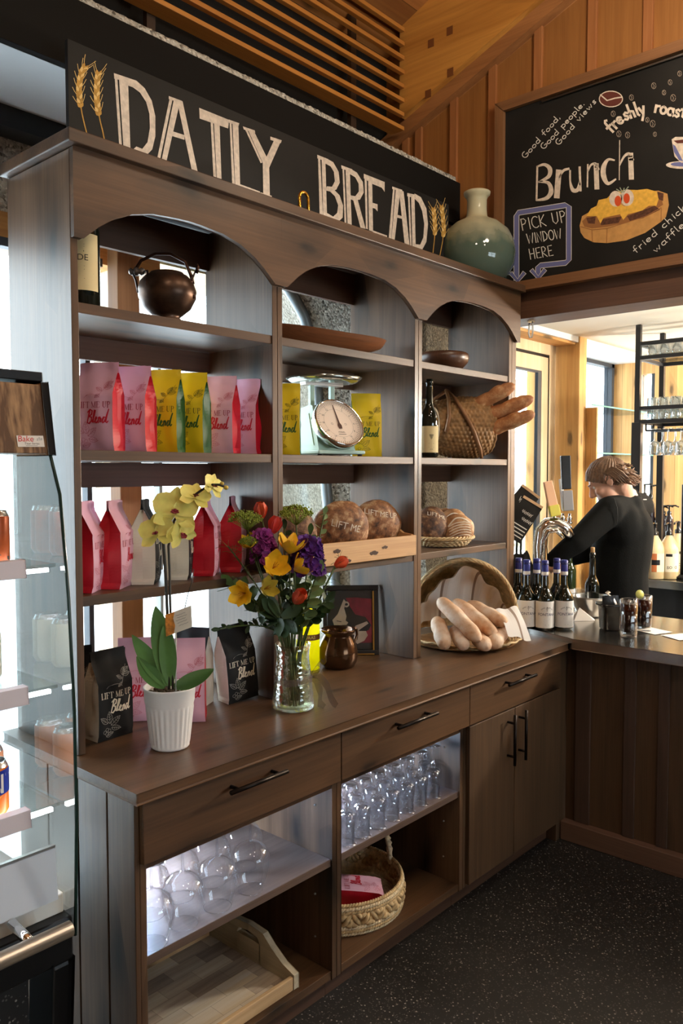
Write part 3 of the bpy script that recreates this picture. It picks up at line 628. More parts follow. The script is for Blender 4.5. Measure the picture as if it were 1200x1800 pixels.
def coffee_bag(kind, label, loc, rz, group, print_=True, seed=1):
    F, G, P1, P2, P3 = BAGK[kind]; rr = random.Random(seed); ph = rr.random() * 9
    t = thing('coffee_bag', label, 'coffee bag', loc, radians(rz), group)
    wr = lambda u, v: .0022 * sin(u * 9 + ph + v * 5) * (v > .03) + .0016 * noise.noise((u * 5 + ph, v * 9, ph))
    wd_ = lambda v: BW * (1 - .02 * sin(pi * v) + (.015 if v < .04 else 0))
    edge = lambda u: min(1, min(u, 1 - u) * 9)
    def front(u, v):
        z = BH * v - (.0035 * (1 - edge(u)) if v > .99 else 0); return ((u - .5) * wd_(v), -bag_depth(v) / 2 - .004 * sin(pi * u) * sin(pi * min(1, v * 1.1)) + wr(u, v) * edge(u), z)
    fn = lambda x, y, l: (lambda p: (p[0], p[1] - l - .0004, p[2]))(front(min(1, max(0, x / wd_(y / BH) + .5)), min(1, max(0, y / BH))))
    m = MB(); m.grid(front, 15, 26, F)
    if print_:
        l = .0007
        serif_on(m, 'LIFT ME UP', .002, .122, .0168, P1, fn, l); blend_on(m, .012, .078, .037, P2, fn, l)
        m.ribbon(A(-.005, .142, .028, .018, 25, 155, 12), .0008, P3, fn, l)
        for (x, y, a, L) in ((.028, .178, 60, .024), (.03, .178, 10, .025), (.024, .17, 150, .02), (.036, .185, 35, .022), (.02, .16, 215, .018)): leaf_on(m, x, y, radians(a), L, P3, fn, l)
        m.ribbon([(.02, .16), (.034, .182), (.048, .205)], .0009, P3, fn, l)
        for (x, y, a, L) in ((-.022, .048, 95, .036), (-.018, .042, 40, .036), (-.016, .034, -10, .03), (-.03, .05, 140, .03), (-.034, .012, 20, .026)): leaf_on(m, x, y, radians(a), L, P3, fn, l)
        for (x, y) in ((-.032, .032), (-.04, .026), (-.024, .028), (-.033, .02)): m.ribbon(A(x, y, .005, .005, 0, 360, 10), .0008, P3, fn, l)
    m.build('front_panel', t)
    m = MB(); m.grid(lambda u, v: (-(u - .5) * wd_(v), bag_depth(v) / 2 + .003 * sin(pi * u) * sin(pi * v), BH * v), 8, 20, F)
    m.grid(lambda u, v: ((u - .5) * BW * .99, (v - .5) * BD * .9, .001), 2, 2, F); m.build('back_panel', t)
    for sg in (-1, 1):
        m = MB()
        def gus(u, v):
            d = bag_depth(v); cr = (.0 + .020 * min(1, max(0, (v - .45) / .4)) + .004 * sin(v * 12 + ph) * (v > .05)) * (1 - abs(2 * u - 1))
            return (sg * (wd_(v) / 2 - .0005 - cr), (u - .5) * d * sg, BH * v * .995)
        m.grid(lambda u, v: gus(u, v * .885), 5, 26, G, smooth=False); lab(m.build('side_gusset', t), {'pink': 'red foil side', 'yellow': 'dark green side', 'black': 'kraft paper side'}[kind])
    return t
rz = -67.0
def bag_by_corner(kind, px, y, z, th, label, group, seed):
    c, s = cos(radians(th)), sin(radians(th)); lx, ly = BW / 2, -BD / 2
    p = on_y(px, 750, y); return coffee_bag(kind, label, (p.x - (lx * c - ly * s), y - (lx * s + ly * c), z + .001), th, group, True, seed)
g2 = 'coffee bags in a row on the second shelf'
for px, kind, th, lb in ((199, 'pink', -60, 'pink coffee bag at the far left end of the second shelf, against the side panel'),
                     (256, 'pink', -62, 'second pink coffee bag from the left, just before the yellow bags'),
                     (311, 'yellow', -58, 'yellow coffee bag next to the pink pair, left of another yellow bag'),
                     (357, 'yellow', -60, 'yellow coffee bag half hidden behind another yellow bag in the first bay'),
                     (409, 'pink', -62, 'pale pink coffee bag right of the two yellow bags'),
                     (450, 'pink', -70, 'pink coffee bag with its red side showing, right end of the row of six')):
    bag_by_corner(kind, px, 2.0, S2, th, lb, g2, int(px))
bag_by_corner('yellow', 527, 2.0, S2, -48, 'yellow coffee bag left of the mint weighing scale', 'coffee bags beside the weighing scale', 5)
bag_by_corner('yellow', 671, 2.02, S2, -42, 'yellow coffee bag right of the mint weighing scale', 'coffee bags beside the weighing scale', 6)
g3 = 'coffee bags standing side-on on the third shelf'
def bag_by_left(kind, px, y, z, th, label, group, seed):
    c, s = cos(radians(th)), sin(radians(th)); lx, ly = -BW / 2, -BD / 2
    p = on_y(px, 1000, y); return coffee_bag(kind, label, (p.x - (lx * c - ly * s), y - (lx * s + ly * c), z + .001), th, group, True, seed)
for px, y, kind, th, lb in ((163, 1.985, 'pink', 40, 'red sided coffee bag turned sideways at the left end of the third shelf'),
                     (212, 1.99, 'pink', 38, 'red sided coffee bag turned sideways, second from the left on the third shelf'),
                     (272, 2.0, 'black', 46, 'kraft sided coffee bag behind the left orchid blossom on the third shelf'),
                     (331, 2.01, 'black', 46, 'kraft sided coffee bag behind the orchid stem on the third shelf'),
                     (376, 2.02, 'pink', 40, 'red sided coffee bag right of the orchid blossoms on the third shelf'),
                     (424, 2.03, 'pink', 42, 'red sided coffee bag partly behind the bouquet at the right end of the third shelf')):
    bag_by_left(kind, px, y, S3, th, lb, g3, int(px) + 3)
g4 = 'coffee bags standing on the worktop'
coffee_bag('black', 'black coffee bag with kraft side at the left front of the worktop', (1.268, 2.045, CT + .001), 3, g4, True, 41)
coffee_bag('black', 'black coffee bag mostly hidden behind the front left black bag', (1.215, 2.155, CT + .001), -20, g4, True, 42)
coffee_bag('pink', 'pink coffee bag behind the orchid leaves, left of the flower pot', (1.42, 2.12, CT + .001), -38, g4, True, 43)
coffee_bag('pink', 'pink coffee bag right behind the white orchid pot', (1.515, 2.0, CT + .001), -42, g4, True, 44)
coffee_bag('black', 'black coffee bag behind the pink bag and the flower card', (1.64, 2.13, CT + .001), -62, g4, True, 45)
t = coffee_bag('black', 'black coffee bag leaning between the card and the flower vase', (1.765, 2.045, CT + .006), -8, g4, True, 46); t.rotation_euler = (0, radians(-5), radians(-8))
# ---------------------------------------------------------------- things on the shelves
def rotz(a): return Matrix.Rotation(radians(a), 4, 'Z')
def rotx(a): return Matrix.Rotation(radians(a), 4, 'X')
def roty(a): return Matrix.Rotation(radians(a), 4, 'Y')
def tr(x, y, z): return Matrix.Translation((x, y, z))
DKGLASS = mat('dark_bottle_glass', (0.006, 0.009, 0.006), 0.06, coat=.5)
GRGLASS = mat('green_bottle_glass', (0.02, 0.035, 0.012), 0.07, coat=.5)
LABEL = mat('cream_label', srgb(226, 206, 156), 0.7); LABELW = mat('white_label', srgb(226, 222, 216), 0.7); INK = mat('dark_ink', srgb(52, 44, 36), 0.7); INKB = mat('blue_ink', srgb(44, 50, 92), 0.7)
def wrap(r, h0):
    """surface coordinates on a bottle: x along the girth, y up, facing -Y"""
    return lambda x, y, l: ((r + .0009 + l) * sin(x / r), -(r + .0009 + l) * cos(x / r), h0 + y)
def bottle(label, loc, rz, r, h, glass, group=None, lab0=.05, labh=.09, labm=LABEL, arc=75, cap=None, cork=False, art=None, shoulder=.62, neck=.0145):
    t = thing('wine_bottle', label, 'wine bottle', loc, radians(rz), group)
    s = h * shoulder
    prof = [(0, .004), (r * .8, .002), (r, .008), (r, s), (r * .97, s + h * .03), (r * .8, s + h * .08), (r * .52, s + h * .14), (neck * 1.12, s + h * .2), (neck, h * .9), (neck, h - .02), (neck + .002, h - .019), (neck + .002, h - .008), (neck, h - .006), (neck, h), (0, h)]
    MB().lathe(prof, glass, 28).build('bottle_body', t)
    if cap:
        c = MB().lathe([(neck + .0012, h * .78), (neck + .0016, h * .79), (neck + .0022, h - .001), (neck, h + .0015), (0, h + .0015)], cap, 20); cc = c.build('capsule', t)
        b = MB().lathe([(neck + .0022, h * .79), (neck + .0026, h * .80), (neck + .0026, h * .835), (neck + .0022, h * .84)], LABELW, 20); b.build('capsule_band', t)
    if cork: MB().lathe([(.0085, h - .004), (.0105, h + .001), (.0105, h + .024), (.0095, h + .026), (0, h + .026)], mat('cork', srgb(196, 158, 112), .8, var=.2, vscale=80), 14).build('cork', t)
    if labh:
        fn = wrap(r, lab0); a = radians(arc) * r
        m = MB().grid(lambda u, v: fn((u * 2 - 1) * a, v * labh, 0), 25, 2, labm)
        if art: art(m, fn, labh)
        m.build('label', t)
    return t
def art_kade(m, fn, h):
    type_on(m, 'KADE', 0, h * .52, .024, INK, fn); m.ribbon([(-.018, h * .68), (.018, h * .68)], .004, INK, fn, .0005)
    for y in (.8, .76, .42, .36, .2): m.ribbon([(-.02, h * y), (.02, h * y)], .0012, INK, fn, .0005)
    m.ribbon([(-.045, h * .3), (.045, h * .3)], .0006, INK, fn, .0005)
p = on_y(145, 500, 2.06)
bottle('large dark wine bottle with cream label, left end of the top shelf', (p.x, 2.06, S1 + .001), -48, .048, .34, DKGLASS, lab0=.048, labh=.155, art=art_kade, shoulder=.64)
def art_grape(m, fn, h):
    for x, y in ((-.006, .66), (0, .66), (.006, .66), (-.003, .60), (.003, .60), (0, .54)): m.ribbon(A(x + .008, h * y, .0028, .0028, 0, 360, 8), .0016, INK, fn, .0005)
    for y, w in ((.88, .05), (.34, .02), (.2, .022), (.12, .012)): m.ribbon([(-w / 2 + .008, h * y), (w / 2 + .008, h * y)], .0012, INK, fn, .0005)
p = on_y(754, 770, 2.02)
bottle('slim dark wine bottle with cream grape label, beside the wicker basket', (p.x, 2.02, S2 + .001), -52, .0385, .335, DKGLASS, lab0=.022, labh=.112, art=art_grape, shoulder=.5)
# kettle
COPPER = mat('tarnished_copper', srgb(78, 58, 46), 0.36, 0.75, var=.5, vscale=22, bump=.15, bscale=18)
COPD = mat('dark_copper', srgb(66, 44, 34), 0.3, 0.85)
p = on_y(294, 540, 2.04)
t = thing('kettle', 'tarnished copper kettle with tall arched handle on the top left shelf', 'kettle', (p.x, 2.04, S1 + .001), radians(-48))
MB().lathe([(0, 0), (.044, 0), (.046, .006), (.036, .016), (.046, .024), (.07, .044), (.086, .074), (.088, .096), (.08, .122), (.064, .140), (.052, .146), (.050, .150), (.046, .150), (.046, .144), (.07, .125), (.08, .09), (.06, .04), (0, .025)], COPPER, 36, wob=lambda a, z: 1 + .012 * sin(3 * a + z * 30)).build('body', t)
hp = [(.078, 0, .118), (.074, 0, .140), (.056, 0, .184), (.012, 0, .208), (-.035, 0, .208), (-.078, 0, .188), (-.097, 0, .158), (-.103, 0, .143)]
MB().tube(hp, [.006, .0055, .005, .005, .005, .005, .0055, .006], COPD, 8).build('handle', t)
g = MB().lathe([(0, 0), (.006, 0), (.011, .006), (.006, .012), (.013, .018), (.013, .026), (.007, .031), (.012, .038), (.008, .046), (0, .048)], mat('grip_grey', srgb(120, 112, 108), .25, .5), 16, M=tr(-.112, -.012, .152) @ roty(90)); g.build('handle_grip', t)
MB().tube([(-.064, -.012, .152), (-.052, -.03, .15), (-.046, -.05, .135), (-.046, -.068, .112), (-.045, -.074, .098)], .0034, COPD, 6).build('bracket', t)
MB().tube([(-.102, -.005, .148), (-.09, -.02, .125), (-.083, -.03, .10), (-.08, -.035, .085)], .0034, COPD, 6).build('bracket', t)
m = MB().grid(lambda u, v: (.070 + .030 * v - .008 * v * v, (u - .5) * .036 * (1 - v) ** .7, .118 + .055 * v + .012 * abs(u - .5) * (1 - v)), 7, 9, COPD); m.tube([(.088, 0, .15), (.094, 0, .168), (.092, 0, .178)], [.006, .006, .002], COPD, 8); m.build('spout', t)
m = MB()
for k in range(5): m.ball((.084 - .002 * k, -.02, .075 + k * .011), .006, COPD, 8, 6)
m.build('ornament', t)
# dough bowl
DOUGH = wood('dough_bowl_wood', srgb(108, 62, 34), srgb(150, 92, 54), 'X', 1.5, .5)
o = MB()
def doughf(u, v):
    x = (u * 2 - 1); L = .31; w = .125 * (1 - abs(x) ** 3.2) ** .5 if abs(x) < 1 else 0
    w = max(w, .004); ang = pi * v - pi / 2
    prof = (1 - .62 * cos(ang) ** 2 if False else 1)
    z = .056 * (1 - (1 - abs(2 * v - 1) ** 2.2) * (1 - .55 * abs(x) ** 3)) + .008 * abs(x) ** 2
    return (x * L, (2 * v - 1) * w, max(z, 0) + .001)
o.grid(doughf, 41, 25, DOUGH); o.grid(lambda u, v: (lambda q: (q[0] * .985, q[1] * .96, q[2] * .86 + .011))(doughf(1 - u, v)), 41, 25, DOUGH)
p = on_y(672, 603, 2.05)
q = o.build('dough_bowl'); q.location = (p.x - .315, 2.09, S1 + .001); q.rotation_euler = (0, 0, radians(-6)); tag(q, 'long shallow wooden dough bowl on the top middle shelf', 'bowl')
# round wooden bowl
m = MB().lathe([(0, 0), (.06, 0), (.085, .012), (.108, .036), (.116, .058), (.112, .074), (.104, .080), (.1, .078), (.1, .06), (.07, .022), (0, .012)], wood('turned_bowl', srgb(66, 40, 26), srgb(96, 62, 42), 'Z', 1.2, .35), 40)
q = m.build('wooden_bowl'); p = on_y(779, 640, 2.09); q.location = (p.x, 2.09, S1 + .001); tag(q, 'dark turned wooden bowl on the top right shelf', 'bowl')
# weighing scale
MINT = mat('mint_enamel', srgb(186, 218, 210), .35, coat=.3); FACE = mat('dial_face', srgb(240, 222, 206), .5)
p = on_y(600, 740, 2.02)
t = thing('weighing_scale', 'mint green kitchen scale with round white dial on the second shelf', 'scale', (p.x - .005, 2.105, S2 + .001), radians(-14))
m = MB().box(-.105, .105, -.125, .10, .006, .020, MINT); m.build('base', t, bevel=.004)
for x, y in ((-.09, -.11), (.09, -.11), (-.09, .085), (.09, .085)): MB().lathe([(0, 0), (.009, 0), (.009, .006), (0, .006)], BLACK_METAL, 10, M=tr(x, y, 0)).build('foot', t)
m = MB(); m.prism([(-.09, .0205), (.088, .0205), (.07, .175), (-.03, .19), (-.045, .185)], -.082, .082, MINT, 'YZ')
m.prism([(-.058, .040), (.062, .040), (.052, .150), (-.022, .158)], -.0845, -.082, MINT, 'YZ'); m.build('housing', t, bevel=.004)
DM = tr(0, -.094, .118) @ rotx(-32) @ rotx(90)
m = MB().lathe([(.090, -.028), (.100, -.022), (.104, .0), (.104, .014), (.1, .018), (.096, .014), (.096, .006)], CHROME, 48, M=DM); m.build('dial_rim', t)
d = MB().lathe([(0, .006), (.097, .006)], FACE, 48, M=DM)
dfn = lambda x, y, l: tuple(DM @ Vector((x, y, .0066 + l)))
for k in range(60):
    a = radians(90 - k * 6); L = .012 if k % 5 == 0 else .006
    d.ribbon([(.088 * cos(a), .088 * sin(a)), ((.088 - L) * cos(a), (.088 - L) * sin(a))], .0012, INK, dfn)
for k in range(12):
    a = radians(90 - k * 30); type_on(d, str(k * 2), .068 * cos(a), .068 * sin(a) - .004, .011, INK, dfn)
d.ribbon(A(0, 0, .092, .092, 0, 360, 60), .0007, INK, dfn); d.ribbon(A(0, 0, .062, .062, 0, 360, 48), .0005, INK, dfn)
type_on(d, 'MODEL', 0, -.044, .009, INK, dfn); d.ribbon([(-.016, -.050), (.016, -.050)], .002, INK, dfn)
for x in (-.03, .03): d.ribbon(A(x, -.004, .004, .004, 0, 360, 10), .001, INK, dfn)
d.build('dial_face', t)
m = MB(); m.flat([(-.0012, .08), (.0012, .08), (.004, .0), (.009, -.012), (.007, -.026), (-.007, -.026), (-.009, -.012), (-.004, .0)], mat('pointer_brown', srgb(74, 44, 38), .5), dfn, .002); m.build('pointer', t)
m = MB().lathe([(0, 0), (.010, 0), (.010, .006), (.005, .008), (.005, .012), (.009, .014), (.009, .022), (0, .024)], STEEL, 14, M=tr(0, -.01, .188)); m.build('zero_knob', t)
for x in (-.046, .046): MB().box(x - .009, x + .009, .008, .026, .17, .272, MINT).build('post', t, bevel=.002)
MB().box(-.085, .085, -.005, .038, .268, .276, STEEL).build('cross_arm', t)
m = MB().lathe([(0, .279), (.10, .279), (.12, .283), (.142, .296), (.146, .296), (.124, .2795), (.1, .2765), (0, .2765)], mat('scale_tray', srgb(170, 176, 172), .18, .9), 40); m.build('tray', t)
# woven surface helper
WICK = mat('wicker', srgb(150, 112, 70), .6, var=.35, vscale=40); WICKL = mat('pale_wicker', srgb(204, 176, 130), .55, var=.35, vscale=40); WICKD = mat('dark_wicker', srgb(112, 80, 50), .6, var=.35, vscale=40)
def weave(base, nrm, stakes, rows, amp):
    def f(u, v):
        r = v * rows; k = math.floor(min(r, rows - .001)); fr = r - k
        s = abs(sin(pi * fr)) ** .6
        d = amp * (s * .55 + s * .45 * sin(stakes * pi * u + pi * (k % 2)))
        b = Vector(base(u, v)); n = Vector(nrm(u, v)); return tuple(b + n * d)
    return f
# wicker basket lying on its side with baguettes
p = on_y(812, 760, 2.10)
t = thing('wicker_basket', 'brown wicker basket lying sideways on the second right shelf, mouth facing the bar', 'basket', (p.x, 2.10, S2 + .001), radians(-34))
def bkr(v): return .095 + .052 * sin(pi * min(1, v * .62 + .12)) - .012 * (v > .9) * (v - .9) * 10
bb = lambda u, v: (-.15 + .27 * v, bkr(v) * sin(2 * pi * u) * .9, .144 + bkr(v) * (-cos(2 * pi * u)) * (1.0 if cos(2 * pi * u) < 0 else .96))
bn = lambda u, v: (0, sin(2 * pi * u), -cos(2 * pi * u))
m = MB(); m.grid(weave(lambda u, v: bb(v, u), lambda u, v: bn(v, u), 26, 44, .005), 130, 265, WICK)
m.grid(lambda u, v: tuple(Vector(bb(v, u)) * 1 - Vector(bn(v, u)) * .004), 12, 40, WICKD); m.build('woven_body', t)
MB().lathe([(0, 0), (.05, 0), (.096, .004)], WICK, 30, M=tr(-.15, 0, .144) @ roty(90)).build('woven_bottom', t)
m = MB(); m.tube([tuple(Vector(bb(i / 40, 1)) + Vector((.004 * (i % 2), 0, 0))) for i in range(40)], .008, WICK, 8, closed=True); m.build('rim', t)
STRAP = mat('bentwood_strap', srgb(140, 98, 62), .5, var=.2, vscale=20)
m = MB().tube([(-.085, -.02, .315), (-.07, -.09, .27), (-.04, -.142, .19), (-.005, -.15, .12), (.035, -.13, .04), (.05, -.11, .004)], .0085, STRAP, 8); m.build('handle', t)
m = MB().tube([(-.09, -.02, .318), (-.10, -.08, .27), (-.115, -.128, .19), (-.13, -.128, .12)], .0085, STRAP, 8); m.build('handle', t)
m = MB().tube([(-.09, -.01, .312), (-.13, .03, .28), (-.15, .06, .23)], .008, STRAP, 8); m.build('handle', t)
def crust(name, c1, c2, c3, sc=9, rough=.62):
    mt, tt, b, o = nt(name); N = tt.nodes; L = tt.links
    tc = N.new('ShaderNodeTexCoord'); n1 = N.new('ShaderNodeTexNoise'); n1.inputs['Scale'].default_value = sc; n1.inputs['Detail'].default_value = 7; n1.inputs['Roughness'].default_value = .65
    L.new(tc.outputs['Object'], n1.inputs['Vector']); rp = N.new('ShaderNodeValToRGB'); e = rp.color_ramp.elements
    e[0].position = .34; e[0].color = c4(c1); e[1].position = .68; e[1].color = c4(c3); k = e.new(.52); k.color = c4(c2)
    L.new(n1.outputs['Fac'], rp.inputs['Fac']); L.new(rp.outputs['Color'], b.inputs['Base Color']); b.inputs['Roughness'].default_value = rough
    n2 = N.new('ShaderNodeTexNoise'); n2.inputs['Scale'].default_value = 55; n2.inputs['Detail'].default_value = 5; L.new(tc.outputs['Object'], n2.inputs['Vector'])
    bp = N.new('ShaderNodeBump'); bp.inputs['Strength'].default_value = .35; bp.inputs['Distance'].default_value = .006; L.new(n2.outputs['Fac'], bp.inputs['Height']); L.new(bp.outputs['Normal'], b.inputs['Normal'])
    return mt
BAGU = crust('baguette_crust', srgb(150, 92, 54), srgb(186, 128, 82), srgb(220, 178, 132), 26)
ROLL = crust('roll_crust', srgb(188, 134, 92), srgb(214, 178, 146), srgb(232, 212, 192), 10)
BOULE = crust('boule_crust', srgb(62, 38, 24), srgb(150, 100, 62), srgb(214, 180, 138), 30)
DKLOAF = crust('dark_loaf_crust', srgb(36, 22, 16), srgb(100, 64, 40), srgb(176, 134, 92), 28)
SOUR = crust('sourdough_crust', srgb(134, 88, 54), srgb(182, 134, 90), srgb(222, 196, 158), 18)
FLOUR = mat('flour', srgb(232, 220, 200), .9)
def stick(name, label, cat, a, b, r, m, group, bow=.012, slashes=4, seed=0, slash_m=None):
    """a long loaf from a to b, built along its own +X"""
    a = Vector(a); b = Vector(b); L = (b - a).length; rr = random.Random(seed); ph = rr.random() * 7
    def f(u, v):
        th = 2 * pi * u; x = L * v; e = max(0, 1 - abs(2 * v - 1) ** 5) ** .5
        e = max(e, .02); w = r * e * (1 + .10 * sin(v * 17 + ph) * .5 + .07 * noise.noise((v * 6 + ph, sin(th), cos(th))))
        dz = 0
        for k in range(slashes):
            c = (k + .9) / (slashes + .8); dd = (v - c) * L / r + .5 * sin(th) ; 
            if cos(th) > .2: dz -= .14 * r * math.exp(-(dd * 4.2) ** 2) * cos(th)
        return (x, w * sin(th), w * cos(th) * .93 + dz + bow * sin(pi * v))
    mb = MB(); mb.grid(f, 22, 46, m, cu=True)
    o = mb.build(name); d = (b - a).normalized()
    q = d.to_track_quat('X', 'Z'); o.location = a; o.rotation_mode = 'QUATERNION'; o.rotation_quaternion = q
    return tag(o, label, cat, group)
ga = 'baguettes in the sideways basket'
for (px, py, y, st, lb, sd) in ((905, 676, 1.865, (-.02, .03, .04), 'steepest baguette leaning up out of the sideways wicker basket', 1), (938, 699, 1.80, (0, .02, -.01), 'middle baguette sticking out of the sideways wicker basket', 2), (940, 726, 1.785, (.01, -.02, -.06), 'lowest baguette sticking out of the sideways wicker basket toward the bar', 3)):
    b = on_y(px, py, y); a = Vector((p.x + .0, 2.10, S2 + .15)) + Vector(st)
    stick('baguette', lb, 'baguette', a, b, .036, BAGU, ga, .004, 4, sd)
# crate with boule loaves
KN = wood('knotty_pine', srgb(176, 130, 84), srgb(214, 172, 122), 'X', 1.4, .55, .75); KNE = wood('knotty_pine_end', srgb(172, 126, 82), srgb(208, 166, 116), 'Y', 1.4, .55, .3)
cx0, cx1 = 1.945, 2.612
t = thing('wooden_crate', 'shallow knotty pine tray of round loaves on the third middle shelf', 'crate', (2.28, 1.935, S3 + .001))
m = MB().box(cx0, cx1, 1.930, 1.945, S3 + .001, S3 + .082, KN)
fy = lambda x, y, l: (x, 1.9295 - l, y)
dk = mat('knot_dark', srgb(64, 40, 26), .7)
for (px, py, w, h) in ((592, 969, .020, .0075), (657, 972, .026, .008), (676, 962, .018, .006), (612, 991, .016, .006), (568, 985, .016, .005)):
    c = on_y(px, py, 1.93); m.flat([(c.x + w * cos(a * pi / 7), min(max(c.z, S3 + .012), S3 + .07) + h * sin(a * pi / 7) * (1 + .3 * sin(a * 2.3))) for a in range(14)], dk, fy, .0006)
wb(m, 'front_board', t, .002); wb(MB().box(cx0, cx1, 2.225, 2.24, S3 + .001, S3 + .082, KN), 'back_board', t, .002)
for x in (cx0, cx1 - .015):
    m = MB(); m.prism([(1.9455, S3 + .001), (1.9455, S3 + .083), (1.99, S3 + .088), (2.03, S3 + .115), (2.14, S3 + .115), (2.19, S3 + .088), (2.2245, S3 + .083), (2.2245, S3 + .001)], x, x + .015, KNE, 'YZ'); wb(m, 'end_board', t, .002)
wb(MB().box(cx0 + .016, cx1 - .016, 1.946, 2.224, S3 + .001, S3 + .010, KN), 'bottom_board', t)
def boule(label, loc, rz, lean, a, b, c, m, group, text=None, ty=0.0, size=.03, seed=1, scores=None, name='bread_loaf', sx=1.0, tilt=0):
    ph = seed * 3.7
    dis = lambda v: 1 + .07 * noise.noise((v.x * 2 + ph, v.y * 2, v.z * 2)) + .015 * noise.noise((v.x * 9 + ph, v.y * 9, v.z * 9))
    t = thing(name, label, 'bread', loc, 0, group); t.rotation_euler = (radians(lean), radians(tilt), radians(rz))
    mb = MB(); mb.ball((0, 0, 0), (a, c, b), m, 44, 26, dis=dis)
    mb.build('crust', t)
    if text or scores:
        def fn(x, y, l):
            q = 1 - (x / a) ** 2 - (y / b) ** 2; v = Vector((x / a, -sqrt(max(q, .004)), y / b)); k = dis(v)
            return (v.x * a * k, v.y * c * k - l - .001, v.z * b * k)
        mm = MB()
        if text: type_on(mm, text, 0, ty, size, FLOUR, fn, .0012, 0, sx); mm.build('flour_lettering', t)
        if scores: scores(mm, fn); mm.build('flour_lines', t)
    return t
gb = 'round loaves in the pine tray'
z0 = S3 + .012
q = on_y(519, 905, 2.06); boule('dark round loaf behind the green umbel flower, left in the pine tray', (q.x, 2.09, z0 + .10), -34, 8, .098, .104, .062, DKLOAF, gb, seed=2)
q = on_y(598, 915, 2.03); boule('round brown loaf marked LIFT ME across its middle, in the pine tray', (q.x, 2.03, z0 + .108), -30, 8, .112, .109, .062, BOULE, gb, 'LIFT ME', .012, .036, 3, tilt=14)
q = on_y(662, 916, 2.06); boule('round brown loaf marked with pale letters near its top, right in the pine tray', (q.x, 2.07, z0 + .106), -28, 8, .112, .108, .062, BOULE, gb, 'LIFT ME UP', .05, .030, 5, tilt=8)
# wicker tray with loaves, third right shelf
cx, cy = on_y(786, 945, 2.065).x, 2.085
t = thing('wicker_tray', 'round wicker tray of scored loaves on the third right shelf', 'tray', (cx, cy, S3 + .001), 0)
tb = lambda u, v: (cos(2 * pi * u) * (.105 + .045 * v), sin(2 * pi * u) * (.085 + .035 * v), .004 + .034 * v ** 1.6)
tn = lambda u, v: (cos(2 * pi * u), sin(2 * pi * u), -.5)
m = MB(); m.grid(weave(tb, tn, 60, 5, .006), 241, 31, WICKL); m.grid(lambda u, v: (cos(2 * pi * u) * .106 * v, sin(2 * pi * u) * .086 * v, .004), 40, 4, WICK); m.build('woven_body', t)
m = MB()
for ph in (0, 1, 2):
    m.tube([(cos(a) * .152 + .006 * cos(a * 14 + ph * 2.1) * cos(a), sin(a) * .122 + .006 * cos(a * 14 + ph * 2.1) * sin(a), .040 + .006 * sin(a * 14 + ph * 2.1)) for a in [2 * pi * i / 90 for i in range(90)]], .0045, WICKL, 6, closed=True)
m.build('braided_rim', t)
gl = 'loaves in the wicker tray'
def lines(n, span):
    def f(mm, fn):
        for k in range(n):
            y = -.045 + span * k / n
            mm.ribbon([(-.05 + .1 * i / 8, y + .010 * sin(pi * i / 8)) for i in range(9)], .0035, FLOUR, fn, .001)
        mm.ribbon([(-.05 + .1 * i / 10, .016 + .028 * sin(pi * i / 10)) for i in range(11)], .006, FLOUR, fn, .002)
    return f
boule('dark loaf marked with pale letters, left in the round wicker tray', (cx - .075, cy + .02, S3 + .092), -35, -12, .082, .09, .06, DKLOAF, gl, 'LIFT ME', .035, .026, 7, tilt=15)
boule('front scored sourdough loaf with floury stripes in the round wicker tray', (cx + .022, cy - .06, S3 + .078), -40, -14, .074, .07, .052, SOUR, gl, seed=8, scores=lines(6, .07), tilt=-10)
boule('scored sourdough loaf with floury stripes, behind the front one', (cx + .068, cy - .005, S3 + .096), -42, -14, .072, .07, .046, SOUR, gl, seed=9, scores=lines(6, .07), tilt=-14)
boule('plain brown loaf at the back of the round wicker tray', (cx + .085, cy + .05, S3 + .10), -42, -8, .066, .068, .042, BOULE, gl, seed=10)
m = MB(); m.grid(lambda u, v: (-.09 + .18 * u, -.06 + .12 * v, .012 + .012 * sin(u * 7) * sin(v * 5) + .02 * abs(u - .5)), 14, 10, mat('white_paper', srgb(226, 228, 234), .8)); o = m.build('paper_sheet'); o.location = (cx - .03, cy - .01, S3 + .006); o.rotation_euler = (0, 0, .3); tag(o, 'crumpled white paper sheet under the loaves in the round wicker tray', 'paper')
# ---------------------------------------------------------------- orchid
def petal(mb, M, L, W, m, cup=.15, tip=1.0, nu=7, nv=9, twist=0.0, root=.25, wave=0.0):
    def f(u, v):
        x = 2 * u - 1; w = W * (root + (1 - root) * sin(pi * min(1, v * .62 + .06))) * (1 - max(0, v - .62) ** 1.5 * (3.2 * tip)) ; w = max(w, .0004)
        return (x * w, L * v, cup * L * (v * v - .35 * v) + cup * .6 * W * x * x + wave * L * sin(x * 5 + v * 7))
    mb.grid(f, nu, nv, m, M=M)
def frame_at(p, n, up=(0, 0, 1)):
    n = Vector(n).normalized(); u = Vector(up); u = (u - n * u.dot(n)); u = u.normalized() if u.length > 1e-4 else n.orthogonal(); x = u.cross(n)
    return Matrix(((x.x, u.x, n.x, p[0]), (x.y, u.y, n.y, p[1]), (x.z, u.z, n.z, p[2]), (0, 0, 0, 1)))
TOCAM = -CF
ORY = mat('orchid_yellow', srgb(250, 234, 130), .5, sub=.2, var=.1, vscale=30); ORM = mat('orchid_maroon', srgb(150, 62, 74), .5)
LEAF = mat('orchid_leaf', srgb(84, 122, 62), .4, var=.25, vscale=14, sub=.1); STEMG = mat('green_stem', srgb(72, 88, 40), .5); STEMD = mat('dark_stem', srgb(46, 42, 34), .5)
pb = on_z(299, 1312, CT); pw = pb.x * .745 + pb.y * .667 - .03
t = thing('potted_orchid', 'yellow orchid in a fluted white pot at the left end of the worktop', 'potted plant', (pb.x, pb.y, CT + .001))
